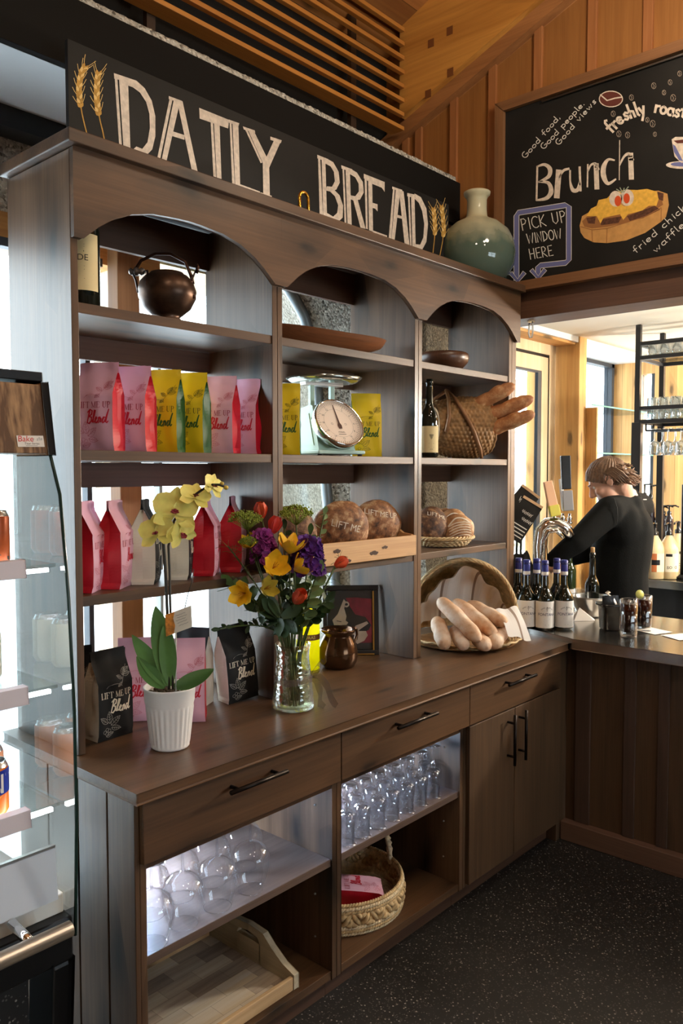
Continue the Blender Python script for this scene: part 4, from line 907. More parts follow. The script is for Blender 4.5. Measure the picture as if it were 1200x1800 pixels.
OW = 2.17
def oloc(px, py, dw=0.0): return tuple(at_w(px, py, OW + dw) - Vector((pb.x, pb.y, CT + .001)))
fl = lambda a, z: 1 + (.022 * sin(a * 26) if .012 < z < .118 else 0)
POT = mat('white_ceramic', srgb(236, 234, 232), .35)
prof = [(0, 0), (.050, 0), (.0535, .004)] + [(.0535 + .0125 * k / 12, .008 + .112 * k / 12) for k in range(13)] + [(.0665, .124), (.069, .132), (.071, .166), (.073, .170), (.071, .172), (.067, .170), (.064, .150), (.0, .146)]
MB().lathe(prof, POT, 130, wob=fl).build('pot', t)
m = MB(); rr = random.Random(3)
for k in range(60):
    a = rr.random() * 2 * pi; q = .058 * sqrt(rr.random()); m.ball((q * cos(a), q * sin(a), .150 + rr.random() * .006), rr.uniform(.005, .010), mat('bark_chips', srgb(70, 56, 40), .9, var=.4, vscale=50), 6, 5)
o = m.build('bark_mulch', t); o['kind'] = 'stuff'
for pts, r in (([(297, 1212), (296, 1150), (294, 1080), (291, 1010), (287, 955), (289, 938), (300, 925)], .0042), ([(304, 1212), (302, 1140), (299, 1060), (298, 1000), (296, 960), (306, 915), (325, 890), (345, 868), (368, 852), (385, 852), (398, 857)], .0034)):
    MB().tube([oloc(x, y, .002 * i) for i, (x, y) in enumerate(pts)], r, STEMD, 8).build('flower_stem', t)
MB().tube([oloc(309, 1215), oloc(309, 1100)], .0022, mat('clear_stake', srgb(190, 190, 184), .3), 6).build('card_holder', t)
MB().tube([oloc(322, 1080, .03), oloc(330, 1045, .03), oloc(338, 1020, .05), oloc(340, 1000, .06)], .0014, STEMD, 6).build('aerial_root', t)
def blossom(px, py, r, n, roll, dw=0, seed=0):
    c = oloc(px, py, dw); M0 = frame_at(c, Vector(TOCAM) + Vector(n)) @ rotz(roll)
    m = MB()
    for a in (0, 125, 235): petal(m, M0 @ rotz(a), r * 1.05, r * .36, ORY, .14, 1.15, wave=.015)
    for a in (62, -62): petal(m, M0 @ rotz(a) @ tr(0, 0, .003), r * 1.04, r * .54, ORY, .08, .8, wave=.02)
    b = m.build('blossom', t)
    m = MB(); petal(m, M0 @ rotz(180) @ tr(0, 0, .006) @ rotx(50), r * .42, r * .2, ORM, .4); petal(m, M0 @ rotz(140) @ tr(0, 0, .006) @ rotx(40), r * .26, r * .13, ORM, .4); petal(m, M0 @ rotz(220) @ tr(0, 0, .006) @ rotx(40), r * .26, r * .13, ORM, .4)
    m.ball(tuple(M0 @ Vector((0, 0, .007))), r * .09, ORM, 8, 6); m.build('lip', b)
for bb_ in ((276, 937, .050, (-.3, 0, .3), 10, -.01), (308, 898, .062, (.2, 0, .1), -6, .0), (318, 937, .044, (.6, -.2, -.3), 25, .01), (342, 874, .044, (.5, 0, .5), -20, .01), (373, 855, .036, (.9, -.3, .2), -25, .02)): blossom(*bb_)
for x, y, r in ((397, 857, .007), (390, 850, .006)): MB().ball(oloc(x, y, .02), (r, r, r * .9), mat('orchid_bud', srgb(196, 168, 70), .5), 10, 8).build('bud', t)
def strap_leaf(mb, P, W, m, side, cup=.2):
    """broad blade along a centre line; side is its width direction"""
    P = [Vector(p) for p in P]; n = len(P); s0 = Vector(side).normalized()
    def f(u, v):
        q = v * (n - 1); i = min(int(q), n - 2); k = q - i; c = P[i].lerp(P[i + 1], k); tn = (P[i + 1] - P[i]).normalized()
        s = (s0 - tn * s0.dot(tn)).normalized(); nn = s.cross(tn); x = 2 * u - 1
        w = W * max(.02, sin(pi * (.10 + .90 * v) ** 1.1)) ** .75
        return tuple(c + s * (x * w) + nn * (cup * w * abs(x) ** 1.3))
    mb.grid(f, 9, 16, m)
for P, W, side in (([(297, 1205), (292, 1160), (283, 1110), (273, 1066)], .031, (.75, -.6, .05)), ([(292, 1205), (277, 1180), (256, 1150), (232, 1116)], .025, (.6, -.5, .55)), ([(291, 1207), (276, 1195), (258, 1178), (240, 1154)], .024, (.5, -.6, .6)), ([(306, 1208), (325, 1202), (350, 1190), (376, 1176)], .021, (.1, -.3, 1)), ([(300, 1206), (294, 1170), (291, 1130), (287, 1100)], .020, (.8, -.5, .1))):
    m = MB(); strap_leaf(m, [oloc(x, y, -.006 * i) for i, (x, y) in enumerate(P)], W, LEAF, side); m.build('leaf', t)
m = MB(); cc = [at_w(x, y, OW - .02) for x, y in ((292, 1119), (338, 1102), (337, 1065), (290, 1081))]
cx_ = (cc[1] - cc[0]); cy_ = (cc[3] - cc[0]); fnc = lambda a, b, l: tuple(cc[0] + cx_ * a + cy_ * b + TOCAM * l)
m.flat([(0, 0), (1, 0), (1, 1), (0, 1)], mat('card_white', srgb(226, 218, 202), .7), fnc); m.flat([(0, .0), (.30, .02), (.36, .35), (.3, .7), (.36, .98), (0, 1)], mat('card_orange', srgb(208, 132, 52), .7, var=.5, vscale=80), fnc, .0006)
for k, (a, b) in enumerate(((.78, .5), (.66, .55), (.54, .5), (.42, .55), (.28, .6))): m.ribbon([(b - .1 + i * .045, a + .02 * sin(i * 2.2 + k)) for i in range(9)], .012, INK, fnc, .0006)
o = m.build('gift_card'); tag(o, 'small white note card with orange flower print clipped in front of the orchid stems', 'card')
# ---------------------------------------------------------------- bouquet in a glass vase
VG = thin_glass('hammered_glass', (.93, .95, .90), 1.0, .3, .05, .35, 80)
vb = on_z(515, 1244, CT); VX, VY = vb.x, vb.y; VW = VX * .745 + VY * .667
t = thing('glass_vase', 'tapered hammered glass vase with a sheer bow, holding the bouquet', 'vase', (VX, VY, CT + .001))
vp = [(0, .0), (.062, .0), (.069, .006), (.068, .02), (.063, .075), (.057, .125), (.053, .16), (.054, .19), (.058, .212)]
MB().lathe(vp + [(.0565, .212), (.0525, .188), (.0515, .16), (.0555, .124), (.0615, .075), (.0655, .02), (.060, .009), (0, .007)], VG, 40).build('glass', t)
m = MB().lathe([(0, .0085), (.0585, .0095), (.0635, .02), (.0595, .078), (.0555, .115), (0, .115)], thin_glass('water', (.93, .95, .88), .9, .2, .03), 32); m.build('water', t)
TUL = mat('sheer_brown', srgb(120, 100, 90), .7); TUL.node_tree.nodes['Principled BSDF'].inputs['Alpha'].default_value = .5
m = MB()
wv = lambda a: tuple((.0625 * cos(a), .0625 * sin(a), .098 + .004 * sin(3 * a)))
m.grid(lambda u, v: (lambda q: (q[0], q[1], q[2] + (v - .5) * .022))(wv(2 * pi * u)), 40, 3, TUL, cu=True)
K = Vector((.046, -.034, .098))
bx = Vector((.667, -.745, 0)); bz = Vector((0, 0, 1)); bt = Vector(TOCAM)
def ribb(cent, w, n=18):
    cs = [K + bx * a + bz * b + bt * c for a, b, c in cent]
    def f(u, v):
        q = v * (len(cs) - 1); i = min(int(q), len(cs) - 2); k = q - i; c = cs[i].lerp(cs[i + 1], k)
        return tuple(c + (bz * .55 + bt * .55 + bx * .3) * ((u - .5) * w * (.35 + min(1, v * 3) * .65)) + bt * .004 * sin(u * 9 + v * 4))
    m.grid(f, 5, n, TUL)
ribb([(0, 0, 0), (.012, .03, .01), (.03, .05, .006), (.042, .04, 0), (.03, .012, -.004), (0, 0, 0)], .05)
ribb([(0, 0, 0), (.02, -.012, .012), (.034, -.05, .006), (.03, -.085, .012), (.045, -.096, .03)], .05)
ribb([(0, 0, 0), (.03, .004, .006), (.055, -.03, .0), (.068, -.07, .006), (.085, -.094, .02)], .045)
m.build('sheer_bow', t)
V0 = Vector((VX, VY, CT))
F_YEL = mat('lily_yellow', srgb(244, 196, 40), .5, sub=.15, var=.12, vscale=40); F_ORG = mat('tulip_orange', srgb(214, 82, 44), .5, sub=.15, var=.25, vscale=30); F_RED = mat('tulip_red', srgb(206, 54, 44), .5, var=.2, vscale=30)
F_PUR = mat('stock_purple', srgb(92, 40, 130), .6, var=.35, vscale=60); F_MAG = mat('stock_magenta', srgb(150, 58, 140), .6, var=.3, vscale=60); F_GRN = mat('umbel_green', srgb(142, 158, 62), .7, var=.3, vscale=60)
G_LF = mat('foliage_green', srgb(66, 94, 46), .5, var=.35, vscale=20); G_PL = mat('foliage_pale', srgb(122, 146, 96), .5, var=.25, vscale=25); G_DK = mat('foliage_dark', srgb(44, 66, 36), .5, var=.35, vscale=20)
gbq = 'cut flowers and foliage in the vase'
rf = random.Random(11); NST = [0]
def flower(name, label, cat, px, py, dw):
    """a cut stem standing in the vase; returns the thing, its head position and direction in local coordinates"""
    h = at_w(px, py, VW + dw) - V0; a = NST[0] * 2.399; NST[0] += 1
    foot = Vector((.035 * cos(a), .035 * sin(a), .014)); neck = Vector((h.x, h.y, 0)); neck = neck.normalized() * min(.032, .25 * Vector((h.x, h.y)).length) if neck.length > 1e-5 else Vector((0, 0, 0)); neck.z = .195
    t = thing(name, label, cat, tuple(V0 + Vector((0, 0, .001))), 0, gbq)
    pts = []
    for k in range(13):
        s = k / 12
        if s < .45: p = foot.lerp(neck, s / .45)
        else:
            q = (s - .45) / .55; ctrl = neck + (neck - foot) * .45 + Vector((0, 0, .03)); p = neck * (1 - q) ** 2 + ctrl * 2 * q * (1 - q) + h * q * q
        pts.append(p)
    MB().tube(pts, [.0032] * 6 + [.0026] * 7, STEMG, 7).build('stem', t)
    return t, h, (pts[-1] - pts[-3]).normalized(), pts
def lily(px, py, dw, r, n, label, m=F_YEL):
    r *= 1.3
    t, h, d, pts = flower('lily', label, 'flower', px, py, dw); M0 = frame_at(h, Vector(n) + d * .4)
    b = MB()
    for k in range(6): petal(b, M0 @ rotz(60 * k + rf.uniform(-6, 6)) @ rotx(34 + 6 * (k % 2)), r, r * (.26 if k % 2 else .34), m, .32, 1.1, wave=.012)
    o = b.build('blossom', t); s = MB()
    for k in range(6): s.tube([tuple(M0 @ Vector((0, 0, 0))), tuple(M0 @ Vector((.12 * r * cos(k), .12 * r * sin(k), r * .62)))], .0009, mat('stamen', srgb(180, 120, 40), .6), 5)
    s.build('stamens', o)
def tulip(px, py, dw, r, n, label, m=F_ORG):
    r *= 1.25
    t, h, d, pts = flower('tulip', label, 'flower', px, py, dw); M0 = frame_at(h, Vector(n) + d * .6)
    b = MB()
    for k in range(6): petal(b, M0 @ rotz(60 * k) @ tr(0, r * .12, 0) @ rotx(72 - 4 * (k % 2)), r * 1.25, r * .50, m, .35 if k % 2 else .28, .8)
    b.build('blossom', t)
def stock(px, py, dw, hgt, rad, label, m):
    rad *= 1.3; hgt *= 1.15
    t, h, d, pts = flower('stock', label, 'flower', px, py, dw); M0 = frame_at(h, d + Vector((0, 0, .6)), (1, 0, 0)); b = MB()
    for k in range(64):
        v = rf.random(); a = k * 2.4; q = rad * (1 - .45 * v); c = M0 @ Vector((q * cos(a), q * sin(a), (v - .5) * hgt)); n_ = (M0.to_3x3() @ Vector((cos(a), sin(a), .4)))
        Mf = frame_at(c, n_) @ rotz(rf.uniform(0, 90))
        for j in range(4): petal(b, Mf @ rotz(90 * j) @ rotx(20), rad * .48, rad * .26, m, .3, .5, 4, 5, wave=.05)
    b.build('blossom', t)
def umbel(px, py, dw, rad, label):
    rad *= 1.15
    t, h, d, pts = flower('umbel', label, 'flower', px, py, dw); b = MB()
    for k in range(70):
        z = 1 - rf.random() * 1.0; a = k * 2.4; q = sqrt(max(0, 1 - z * z)); e = h + Vector((rad * q * cos(a), rad * q * sin(a), rad * .62 * z))
        b.tube([tuple(h - d * rad * .6), tuple(e)], .0006, F_GRN, 4)
        for j in range(6): b.ball(tuple(e + Vector((rf.uniform(-1, 1), rf.uniform(-1, 1), rf.uniform(-.6, 1))) * rad * .16), rad * .055, F_GRN, 5, 4)
    o = b.build('flower_head', t); o['kind'] = 'stuff'
def sprig(px, py, dw, n, L, W, label, m, droop=.3, start=6, spread=.9):
    n = int(n * 1.5); W *= 1.25; L *= 1.1
    t, h, d, pts = flower('foliage_sprig', label, 'foliage', px, py, dw); b = MB()
    seg = pts[start:]
    for k in range(n):
        s = k / max(1, n - 1) * (len(seg) - 1); i = min(int(s), len(seg) - 2); c = seg[i].lerp(seg[i + 1], s - i); tn = (seg[i + 1] - seg[i]).normalized()
        a = k * 2.4 + px; sd = tn.orthogonal().normalized(); sd = Matrix.Rotation(a, 3, tn) @ sd; dr = (tn * .55 + sd * spread + Vector((0, 0, -droop * .3))).normalized()
        Mf = frame_at(c, sd.cross(tn).normalized() * .6 + Vector((0, 0, .6)) + Vector(TOCAM) * .5, dr); petal(b, Mf, L * rf.uniform(.75, 1.1), W, m, .18, 1.0, 5, 7, root=.2)
    petal(b, frame_at(h, TOCAM, d), L, W, m, .15, 1.0, 5, 7, root=.2)
    b.build('leaves', t)
def feather(px, py, dw, label, m):
    t, h, d, pts = flower('foliage_sprig', label, 'foliage', px, py, dw); b = MB(); seg = pts[7:]
    for k in range(60):
        s = rf.random() * (len(seg) - 1); i = min(int(s), len(seg) - 2); c = seg[i].lerp(seg[i + 1], s - i); v = Vector((rf.uniform(-1, 1), rf.uniform(-1, 1), rf.uniform(-.2, 1))).normalized() * rf.uniform(.02, .05)
        b.tube([tuple(c), tuple(c + v * .6 + Vector((0, 0, .004))), tuple(c + v)], .0007, m, 4)
    b.build('leaves', t)
umbel(431, 918, -.02, .042, 'green lace umbel at the top left of the bouquet'); umbel(520, 908, .04, .044, 'green lace umbel in front of the dark round loaf')
umbel(437, 955, -.04, .024, 'small yellow green umbel low on the left of the bouquet')
tulip(478, 938, .03, .036, (.3, -.3, .4), 'red tulip at the top of the bouquet, leaning right', F_RED); tulip(460, 912, .05, .034, (-.2, -.2, .8), 'frilled orange tulip behind the magenta flower', F_ORG)
tulip(518, 1060, -.08, .036, (.1, -.6, .5), 'orange red tulip low in front, above the vase mouth', F_ORG); tulip(588, 996, .02, .030, (.8, -.5, .1), 'orange tulip far right, in front of the pine tray', F_ORG)
lily(508, 974, -.05, .056, (.1, -.3, .9), 'upright yellow lily at the centre of the bouquet'); lily(479, 1000, -.08, .052, (-.3, -.9, .1), 'open star shaped yellow lily left of centre')
lily(517, 1004, -.07, .044, (.7, -.5, .2), 'yellow lily turned right below the purple flower'); lily(431, 1043, -.05, .048, (-.6, -.5, -.2), 'drooping yellow lily at the lower left of the bouquet')
lily(464, 1036, -.07, .040, (.1, -.8, -.1), 'pale yellow lily in the lower middle of the bouquet', mat('lily_pale', srgb(214, 190, 72), .5, sub=.1, var=.15, vscale=40)); lily(440, 962, -.02, .036, (-.5, -.4, .5), 'small yellow lily behind the left foliage')
stock(463, 962, -.01, .075, .030, 'magenta stock flower at the left of the bouquet', F_MAG); stock(541, 978, -.01, .085, .036, 'deep purple stock flower on the right of the bouquet', F_PUR)
sprig(570, 905, .03, 9, .026, .007, 'pale flower bud sprig rising right of the purple flower', G_PL, .1, 10, .5); sprig(556, 1012, -.03, 12, .048, .013, 'pale round leaved sprig on the right of the bouquet', G_PL, .2, 8)
sprig(572, 1058, -.02, 12, .040, .010, 'dark leafy sprig hanging out at the lower right', G_DK, .5, 8); sprig(410, 1030, -.04, 14, .046, .012, 'variegated leafy sprig at the far left of the bouquet', G_LF, .3, 8)
sprig(387, 1106, -.03, 10, .026, .006, 'thin trailing sprig over the leaning black bag', G_DK, .6, 7); sprig(490, 1085, -.09, 10, .070, .016, 'broad dark leaves low in the middle of the bouquet', G_DK, .4, 8)
sprig(452, 1075, -.04, 12, .044, .011, 'dark leaves low at the left of the bouquet', G_DK, .4, 7); sprig(545, 940, .05, 12, .034, .008, 'green leafy sprig behind the purple flower', G_LF, .2, 8); sprig(500, 930, .05, 12, .03, .008, 'dark leafy sprig rising behind the red tulip', G_DK, .2, 8)
feather(600, 978, .03, 'feathery green sprig at the far right of the bouquet', G_LF); feather(400, 960, .01, 'feathery brown green sprig at the upper left', mat('feather_olive', srgb(110, 104, 50), .7))
sprig(520, 1030, -.03, 16, .045, .012, 'mixed green leaves filling the heart of the bouquet', G_LF, .3, 7); sprig(475, 985, .02, 16, .04, .011, 'green leaves behind the star shaped lily', G_DK, .3, 7)
# ---------------------------------------------------------------- bronze pot, picture, yellow cooler
p = on_z(594, 1172, CT); BRZ = mat('bronze_glaze', srgb(86, 60, 40), .16, .75, var=.5, vscale=12)
t = thing('bronze_pot', 'dark lustrous bronze pot with one loop handle behind the vase', 'pot', (p.x, p.y, CT + .001), radians(-10))
MB().lathe([(0, .0), (.058, .0), (.064, .004), (.074, .022), (.079, .045), (.077, .07), (.069, .098), (.058, .122), (.056, .13), (.066, .138), (.070, .146), (.068, .152), (.061, .150), (.052, .136), (.05, .12), (.06, .09), (.07, .05), (.06, .01), (0, .008)], BRZ, 44).build('body', t)
MB().tube([(.06, 0, .142), (.078, 0, .146), (.092, 0, .136), (.094, 0, .115), (.086, 0, .095), (.072, 0, .088)], .0085, BRZ, 10, flat=.7).build('handle', t)
FRM = mat('black_frame', (.014, .012, .012), .3, coat=.4); GOLD = mat('gold_line', srgb(196, 156, 84), .3, 1.0)
t = thing('picture_frame', 'black framed red, black and cream abstract picture leaning behind the bronze pot', 'picture', (2.515, 2.195, CT + .001), 0); t.rotation_euler = (radians(-6), 0, radians(-44))
FW_, FH_ = .118, .292
m = MB()
for (x0, x1, z0, z1) in ((-FW_, FW_, 0, .020), (-FW_, FW_, FH_ - .02, FH_), (-FW_, -FW_ + .02, .0201, FH_ - .0201), (FW_ - .02, FW_, .0201, FH_ - .0201)): m.box(x0, x1, -.010, .010, z0, z1, FRM)
m.box(-FW_ + .02, FW_ - .02, .002, .008, .02, FH_ - .02, FRM); m.build('frame', t, bevel=.002)
m = MB().box(FW_ - .026, FW_ - .020, -.009, -.004, .0, FH_ - .025, GOLD).box(-FW_ + .02, FW_ - .02, -.011, -.009, .001, .006, GOLD); lab(m.build('gold_inlay', t), 'thin gold inlay line')
a0, a1, b0, b1 = -FW_ + .022, FW_ - .028, .045, FH_ - .022
m = MB().box(a0, a1, -.001, .0015, b0 - .02, b1, mat('art_black', srgb(30, 26, 28), .5))
fa = lambda x, y, l: (a0 + (a1 - a0) * x, -.0012 - l, b0 + (b1 - b0) * y)
AR = mat('art_red', srgb(138, 26, 48), .55, var=.25, vscale=30); AC = mat('art_cream', srgb(206, 176, 156), .6, var=.1, vscale=20)
m.flat([(.40, .86), (.6, .87), (1, .84), (1, .02), (.62, .02), (.8, .2), (.98, .35), (.85, .5), (.62, .55), (.5, .7)], AR, fa, .0002)
m.flat([(.10, .45), (.22, .56), (.30, .72), (.36, .84), (.40, .80), (.37, .66), (.42, .52), (.40, .44), (.46, .40), (.42, .36), (.32, .36), (.34, .28), (.50, .26), (.6, .30), (.62, .34), (.88, .42), (.92, .38), (.72, .27), (.68, .24), (.86, .24), (.90, .16), (.82, .06), (.66, .0), (.60, .06), (.66, .08), (.68, .14), (.56, .18), (.36, .16), (.20, .18), (.16, .3)], AC, fa, .0006)
m.ribbon(A(.42, .74, .05, .04, -120, 190, 12), .03, AC, fa, .0006); m.flat([(.5, .55), (.62, .55), (.85, .5), (.98, .35), (.92, .26), (.78, .2), (.9, .34), (.88, .44), (.6, .36), (.5, .3), (.44, .4)], mat('art_black', 0), fa, .0004)
m.ribbon([(.20, .435), (.30, .42)], .012, mat('art_black', 0), fa, .0008); m.build('picture', t)
MB().box(a0, a1, -.0045, -.0035, b0 - .022, b1, thin_glass('picture_glass', (.97, .98, .98), .8, .12, .03)).build('glass', t)
mt, tt, b_, o_ = nt('translucent_yellow'); b_.inputs['Base Color'].default_value = c4(srgb(252, 240, 30)); b_.inputs['Roughness'].default_value = .5
tl = tt.nodes.new('ShaderNodeBsdfTranslucent'); tl.inputs['Color'].default_value = c4(srgb(255, 246, 40)); mxx = tt.nodes.new('ShaderNodeMixShader'); mxx.inputs[0].default_value = .65
tt.links.new(b_.outputs[0], mxx.inputs[1]); tt.links.new(tl.outputs[0], mxx.inputs[2]); tt.links.new(mxx.outputs[0], o_.inputs['Surface'])
p = on_y(541, 1120, 2.17); t = thing('bottle_cooler', 'bright yellow dome topped bottle cooler behind the bouquet', 'cooler', (p.x, 2.17, CT + .001), radians(-45))
MB().lathe([(.044, 0), (.046, .002), (.046, .16), (.0445, .19), (.040, .215), (.031, .238), (.018, .252), (0, .257)], mt, 36).build('sleeve', t)
m = MB(); fb = wrap(.0462, .118); m.grid(lambda u, v: fb((u - .5) * .16, v * .022, 0), 30, 2, mat('brown_band', srgb(120, 74, 30), .5)); type_on(m, 'EURAS', .004, .006, .017, mat('band_gold', srgb(250, 230, 120), .4), fb); m.build('printed_band', t)
# ---------------------------------------------------------------- hooded basket of rolls
bc = Vector((3.075, 2.005, CT + .001)); BA = -43; t = thing('bread_basket', 'wicker bread basket with hooped hood and striped cloth, right end of worktop', 'basket', tuple(bc), radians(BA))
RX, RZ, RY = .255, .335, .20
hood = lambda u, v: (RX * cos(pi * u) * (1 - .03 * v), RY * sin(pi * u) ** .85 * sin(pi / 2 * v), .03 + RZ * max(sin(pi * u), 0) ** .8 * cos(pi / 2 * v))
hn = lambda u, v: Vector((cos(pi * u), sin(pi * u) * sin(pi / 2 * v), sin(pi * u) * cos(pi / 2 * v)))
m = MB(); m.grid(weave(lambda u, v: hood(.02 + .96 * u, v), hn, 40, 22, .005), 161, 90, WICKL); m.build('woven_hood', t)
m = MB()
for ph in (0, 1, 2, 3):
    m.tube([(RX * cos(a) * (1 + .018 * cos(a * 16 + ph * 1.57)), .007 * sin(a * 16 + ph * 1.57), .03 + (RZ + .005) * max(sin(a), 0) ** .8 * (1 + .016 * cos(a * 16 + ph * 1.57))) for a in [pi * i / 70 for i in range(71)]], .0055, WICKL, 6)
m.build('hoop', t)
m = MB()
for k in range(5):
    m.tube([((RX + .003 - .012 * k) * cos(a), -(.275 - .012 * k) * sin(a), .030 - .005 * k + .003 * sin(a * 22 + k * 2)) for a in [pi * (i / 60 * 1.06 - .03) for i in range(61)]], .0048, WICKL, 6)
m.grid(lambda u, v: (cos(2 * pi * u) * RX * .93 * v, sin(2 * pi * u) * (.18 if sin(2 * pi * u) > 0 else .25) * v, .005), 40, 4, WICK); m.build('front_rim', t)
CL = mat('linen_white', srgb(226, 222, 218), .85, bump=.1, bscale=200); CS = mat('linen_stripe', srgb(150, 132, 120), .85); 
o = MB()
def cloth(u, v):
    a = .10 + .86 * u; q = .04 + .86 * v; p = Vector(hood(a, q)); p = Vector((p.x * .93, p.y * .9 - .012, .02 + (p.z - .02) * .93)); k = .010 * sin(u * 26) * (1 - v) + .006 * sin(u * 47 + 1)
    n = hn(a, q); p -= n * (k + .006); p.z -= .03 * (1 - v) * (1 + sin(u * 11)) ; return tuple(p)
NU = 61
for i in range(NU - 1):
    mm_ = CS if (i % 15) == 5 else CL
    o.grid(lambda u, v, i=i: cloth((i + u) / (NU - 1), v), 2, 14, mm_)
oo = thing('striped_cloth', 'white cloth with brown stripes lining the bread basket and hanging over its edge', 'cloth', tuple(bc), radians(BA)); o.build('cloth_lining', oo); o = MB()
cq = [at_w(x, y, w_) - bc for x, y, w_ in ((868, 1072, 3.50), (908, 1066, 3.55), (933, 1127, 3.44), (893, 1117, 3.40))]
Ri = Matrix.Rotation(-radians(BA), 3, 'Z'); cq = [Ri @ q for q in cq]
def flap(u, v):
    p = cq[0].lerp(cq[1], u).lerp(cq[3].lerp(cq[2], u), v); p = p + Vector((0, -.012, .014)) * sin(pi * v) + Vector((.002, .004, .004)) * sin(u * 9 + v * 4); p.z = max(p.z, .004); return tuple(p)
for i in range(10): o.grid(lambda u, v, i=i: flap((i + u) / 10, v), 2, 12, CS if i in (6,) else CL)
o.build('cloth_corner', oo)
gr = 'rolls in the hooded basket'
for a, b, r, lb, sd in (((768, 1092, 3.52), (781, 1137, 3.38), .034, 'floury roll standing at the left side of the hooded basket', 11), ((800, 1108, 3.50), (814, 1139, 3.37), .033, 'short roll under the long diagonal roll in the hooded basket', 12), ((838, 1122, 3.47), (853, 1141, 3.36), .033, 'roll end at the front centre of the hooded basket', 13), ((884, 1108, 3.52), (868, 1132, 3.38), .034, 'roll end at the right front of the hooded basket', 14),
                        ((776, 1058, 3.53), (838, 1121, 3.36), .035, 'longest floury roll lying diagonally across the front of the hooded basket', 15), ((802, 1060, 3.60), (866, 1112, 3.42), .034, 'middle roll behind the long diagonal one in the hooded basket', 16), ((825, 1064, 3.63), (884, 1094, 3.45), .034, 'rearmost roll, top right of the pile in the hooded basket', 17)):
    A_, B_ = at_w(*a), at_w(*b)
    for q in (A_, B_): q.z = max(q.z, CT + .012 + r * .93)
    dd = (B_ - A_).normalized() * r * .6
    stick('bread_roll', lb, 'bread roll', A_ - dd, B_ + dd, r, ROLL, gr, .003, 0, sd)
# ---------------------------------------------------------------- base cabinets' contents
GOB = thin_glass('cut_crystal', (.95, .965, .985), 1.0, .34, .05, rough=.06)
TG = thin_glass('thin_glass', (.965, .975, .985), 1.0, .2, .015)
CUTG = thin_glass('cut_glass_foot', (.94, .96, .98), 1.0, .3, .06)
SH = .4745
# wine glasses standing upside down
def wineglass(label, loc):
    t = thing('wine_glass', label, 'wine glass', loc, 0, 'upturned wine glasses in the left base cabinet'); t.scale = (1.13, 1.13, 1.0)
    MB().lathe([(.034, 0), (.040, .018), (.049, .05), (.0525, .078), (.050, .102), (.040, .124), (.022, .137), (.008, .142), (.004, .146)], TG, 36).build('bowl', t)
    MB().lathe([(.034, -.0004), (.0352, .0006), (.034, .0016), (.033, .0006), (.034, -.0004)], CUTG, 36).build('rim', t)
    MB().lathe([(.0045, .143), (.0036, .16), (.0034, .20), (.005, .212)], CUTG, 12).build('stem', t)
    MB().lathe([(.005, .210), (.02, .216), (.034, .219), (.034, .2205), (0, .2212)], CUTG, 28).build('foot', t)
    return t
fr = [on_z(x, y, SH) for x, y in ((267, 1659), (322, 1624), (382, 1594), (440, 1563))]
gpos = [('front wine glass half hidden by the left cabinet edge', fr[0]), ('second front wine glass from the left, upside down', fr[1]), ('third front wine glass from the left, upside down', fr[2]), ('rightmost front wine glass standing upside down', fr[3])]
for i, lb in enumerate(('wine glass in the back row at far left behind the cabinet edge', 'wine glass in the back row, second from left', 'wine glass in the back row, third from left', 'rightmost wine glass of the back row')):
    q = fr[i]; gpos.append((lb, Vector((q.x + .075, q.y + .115, SH))))
w0 = wineglass(gpos[0][0], (gpos[0][1].x, gpos[0][1].y, SH + .0012))
for lb, q in gpos[1:]: dup(w0, lb, (q.x, q.y, SH + .0012))
# cut glass goblets upside down
gg = 'cut glass goblets upside down in the middle base cabinet'
def gob():
    t = thing('goblet', 'x', 'goblet', (0, 0, 0), 0, gg)
    def cut(u, v):
        a = 2 * pi * u; z = .100 * v; r = .0275 - .0035 * sin(pi * min(1, v * 1.25)) + (.0035 if v < .02 else 0)
        f = 0
        if .22 < v < .95: f = .0014 * (abs(sin(a * 7 + v * 15)) + abs(sin(a * 7 - v * 15)) - 1.2)
        return ((r + f) * cos(a), (r + f) * sin(a), z)
    m = MB(); m.grid(cut, 70, 30, GOB, cu=True, smooth=True); m.lathe([(.0272, .0999), (.018, .108), (.008, .112), (0, .112)], GOB, 70); m.lathe([(.0315, 0), (.0262, .004), (.0235, .07), (.020, .096), (0, .1)][1:], GOB, 40); m.build('bowl', t)
    MB().lathe([(.0275, -.0003), (.0288, .0008), (.0275, .0019), (.0265, .0008)], CUTG, 28).build('rim', t)
    MB().lathe([(.008, .111), (.0105, .120), (.009, .128), (.0055, .134), (.0048, .175), (.008, .186)], CUTG, 14).build('stem', t)
    MB().lathe([(.008, .184), (.02, .188), (.0285, .190), (.0295, .193), (.0285, .196), (.012, .1945), (0, .1935)], CUTG, 30, wob=lambda a, z: 1 + .02 * sin(a * 24)).build('foot', t)
    return t
g0 = gob()
fx = [on_z(x, y, SH) for x, y in ((610, 1482), (637, 1468), (664, 1453), (689, 1439), (715, 1426), (738, 1413), (761, 1400))]
ordn = ['leftmost', 'second', 'third', 'fourth', 'fifth', 'sixth', 'rightmost']
first = True
for r_, rn in enumerate(('front', 'second', 'third')):
    for i, q in enumerate(fx):
        x = q.x + .036 * (r_ % 2) + .012 * r_; y = q.y + .072 * r_
        lb = f'{ordn[i]} goblet of the {rn} row' + (', counted from the left' if 0 < i < 6 else ', upside down on its rim')
        if first: g0.location = (x, y, SH + .001); g0['label'] = lb; first = False
        else: dup(g0, lb, (x, y, SH + .001))
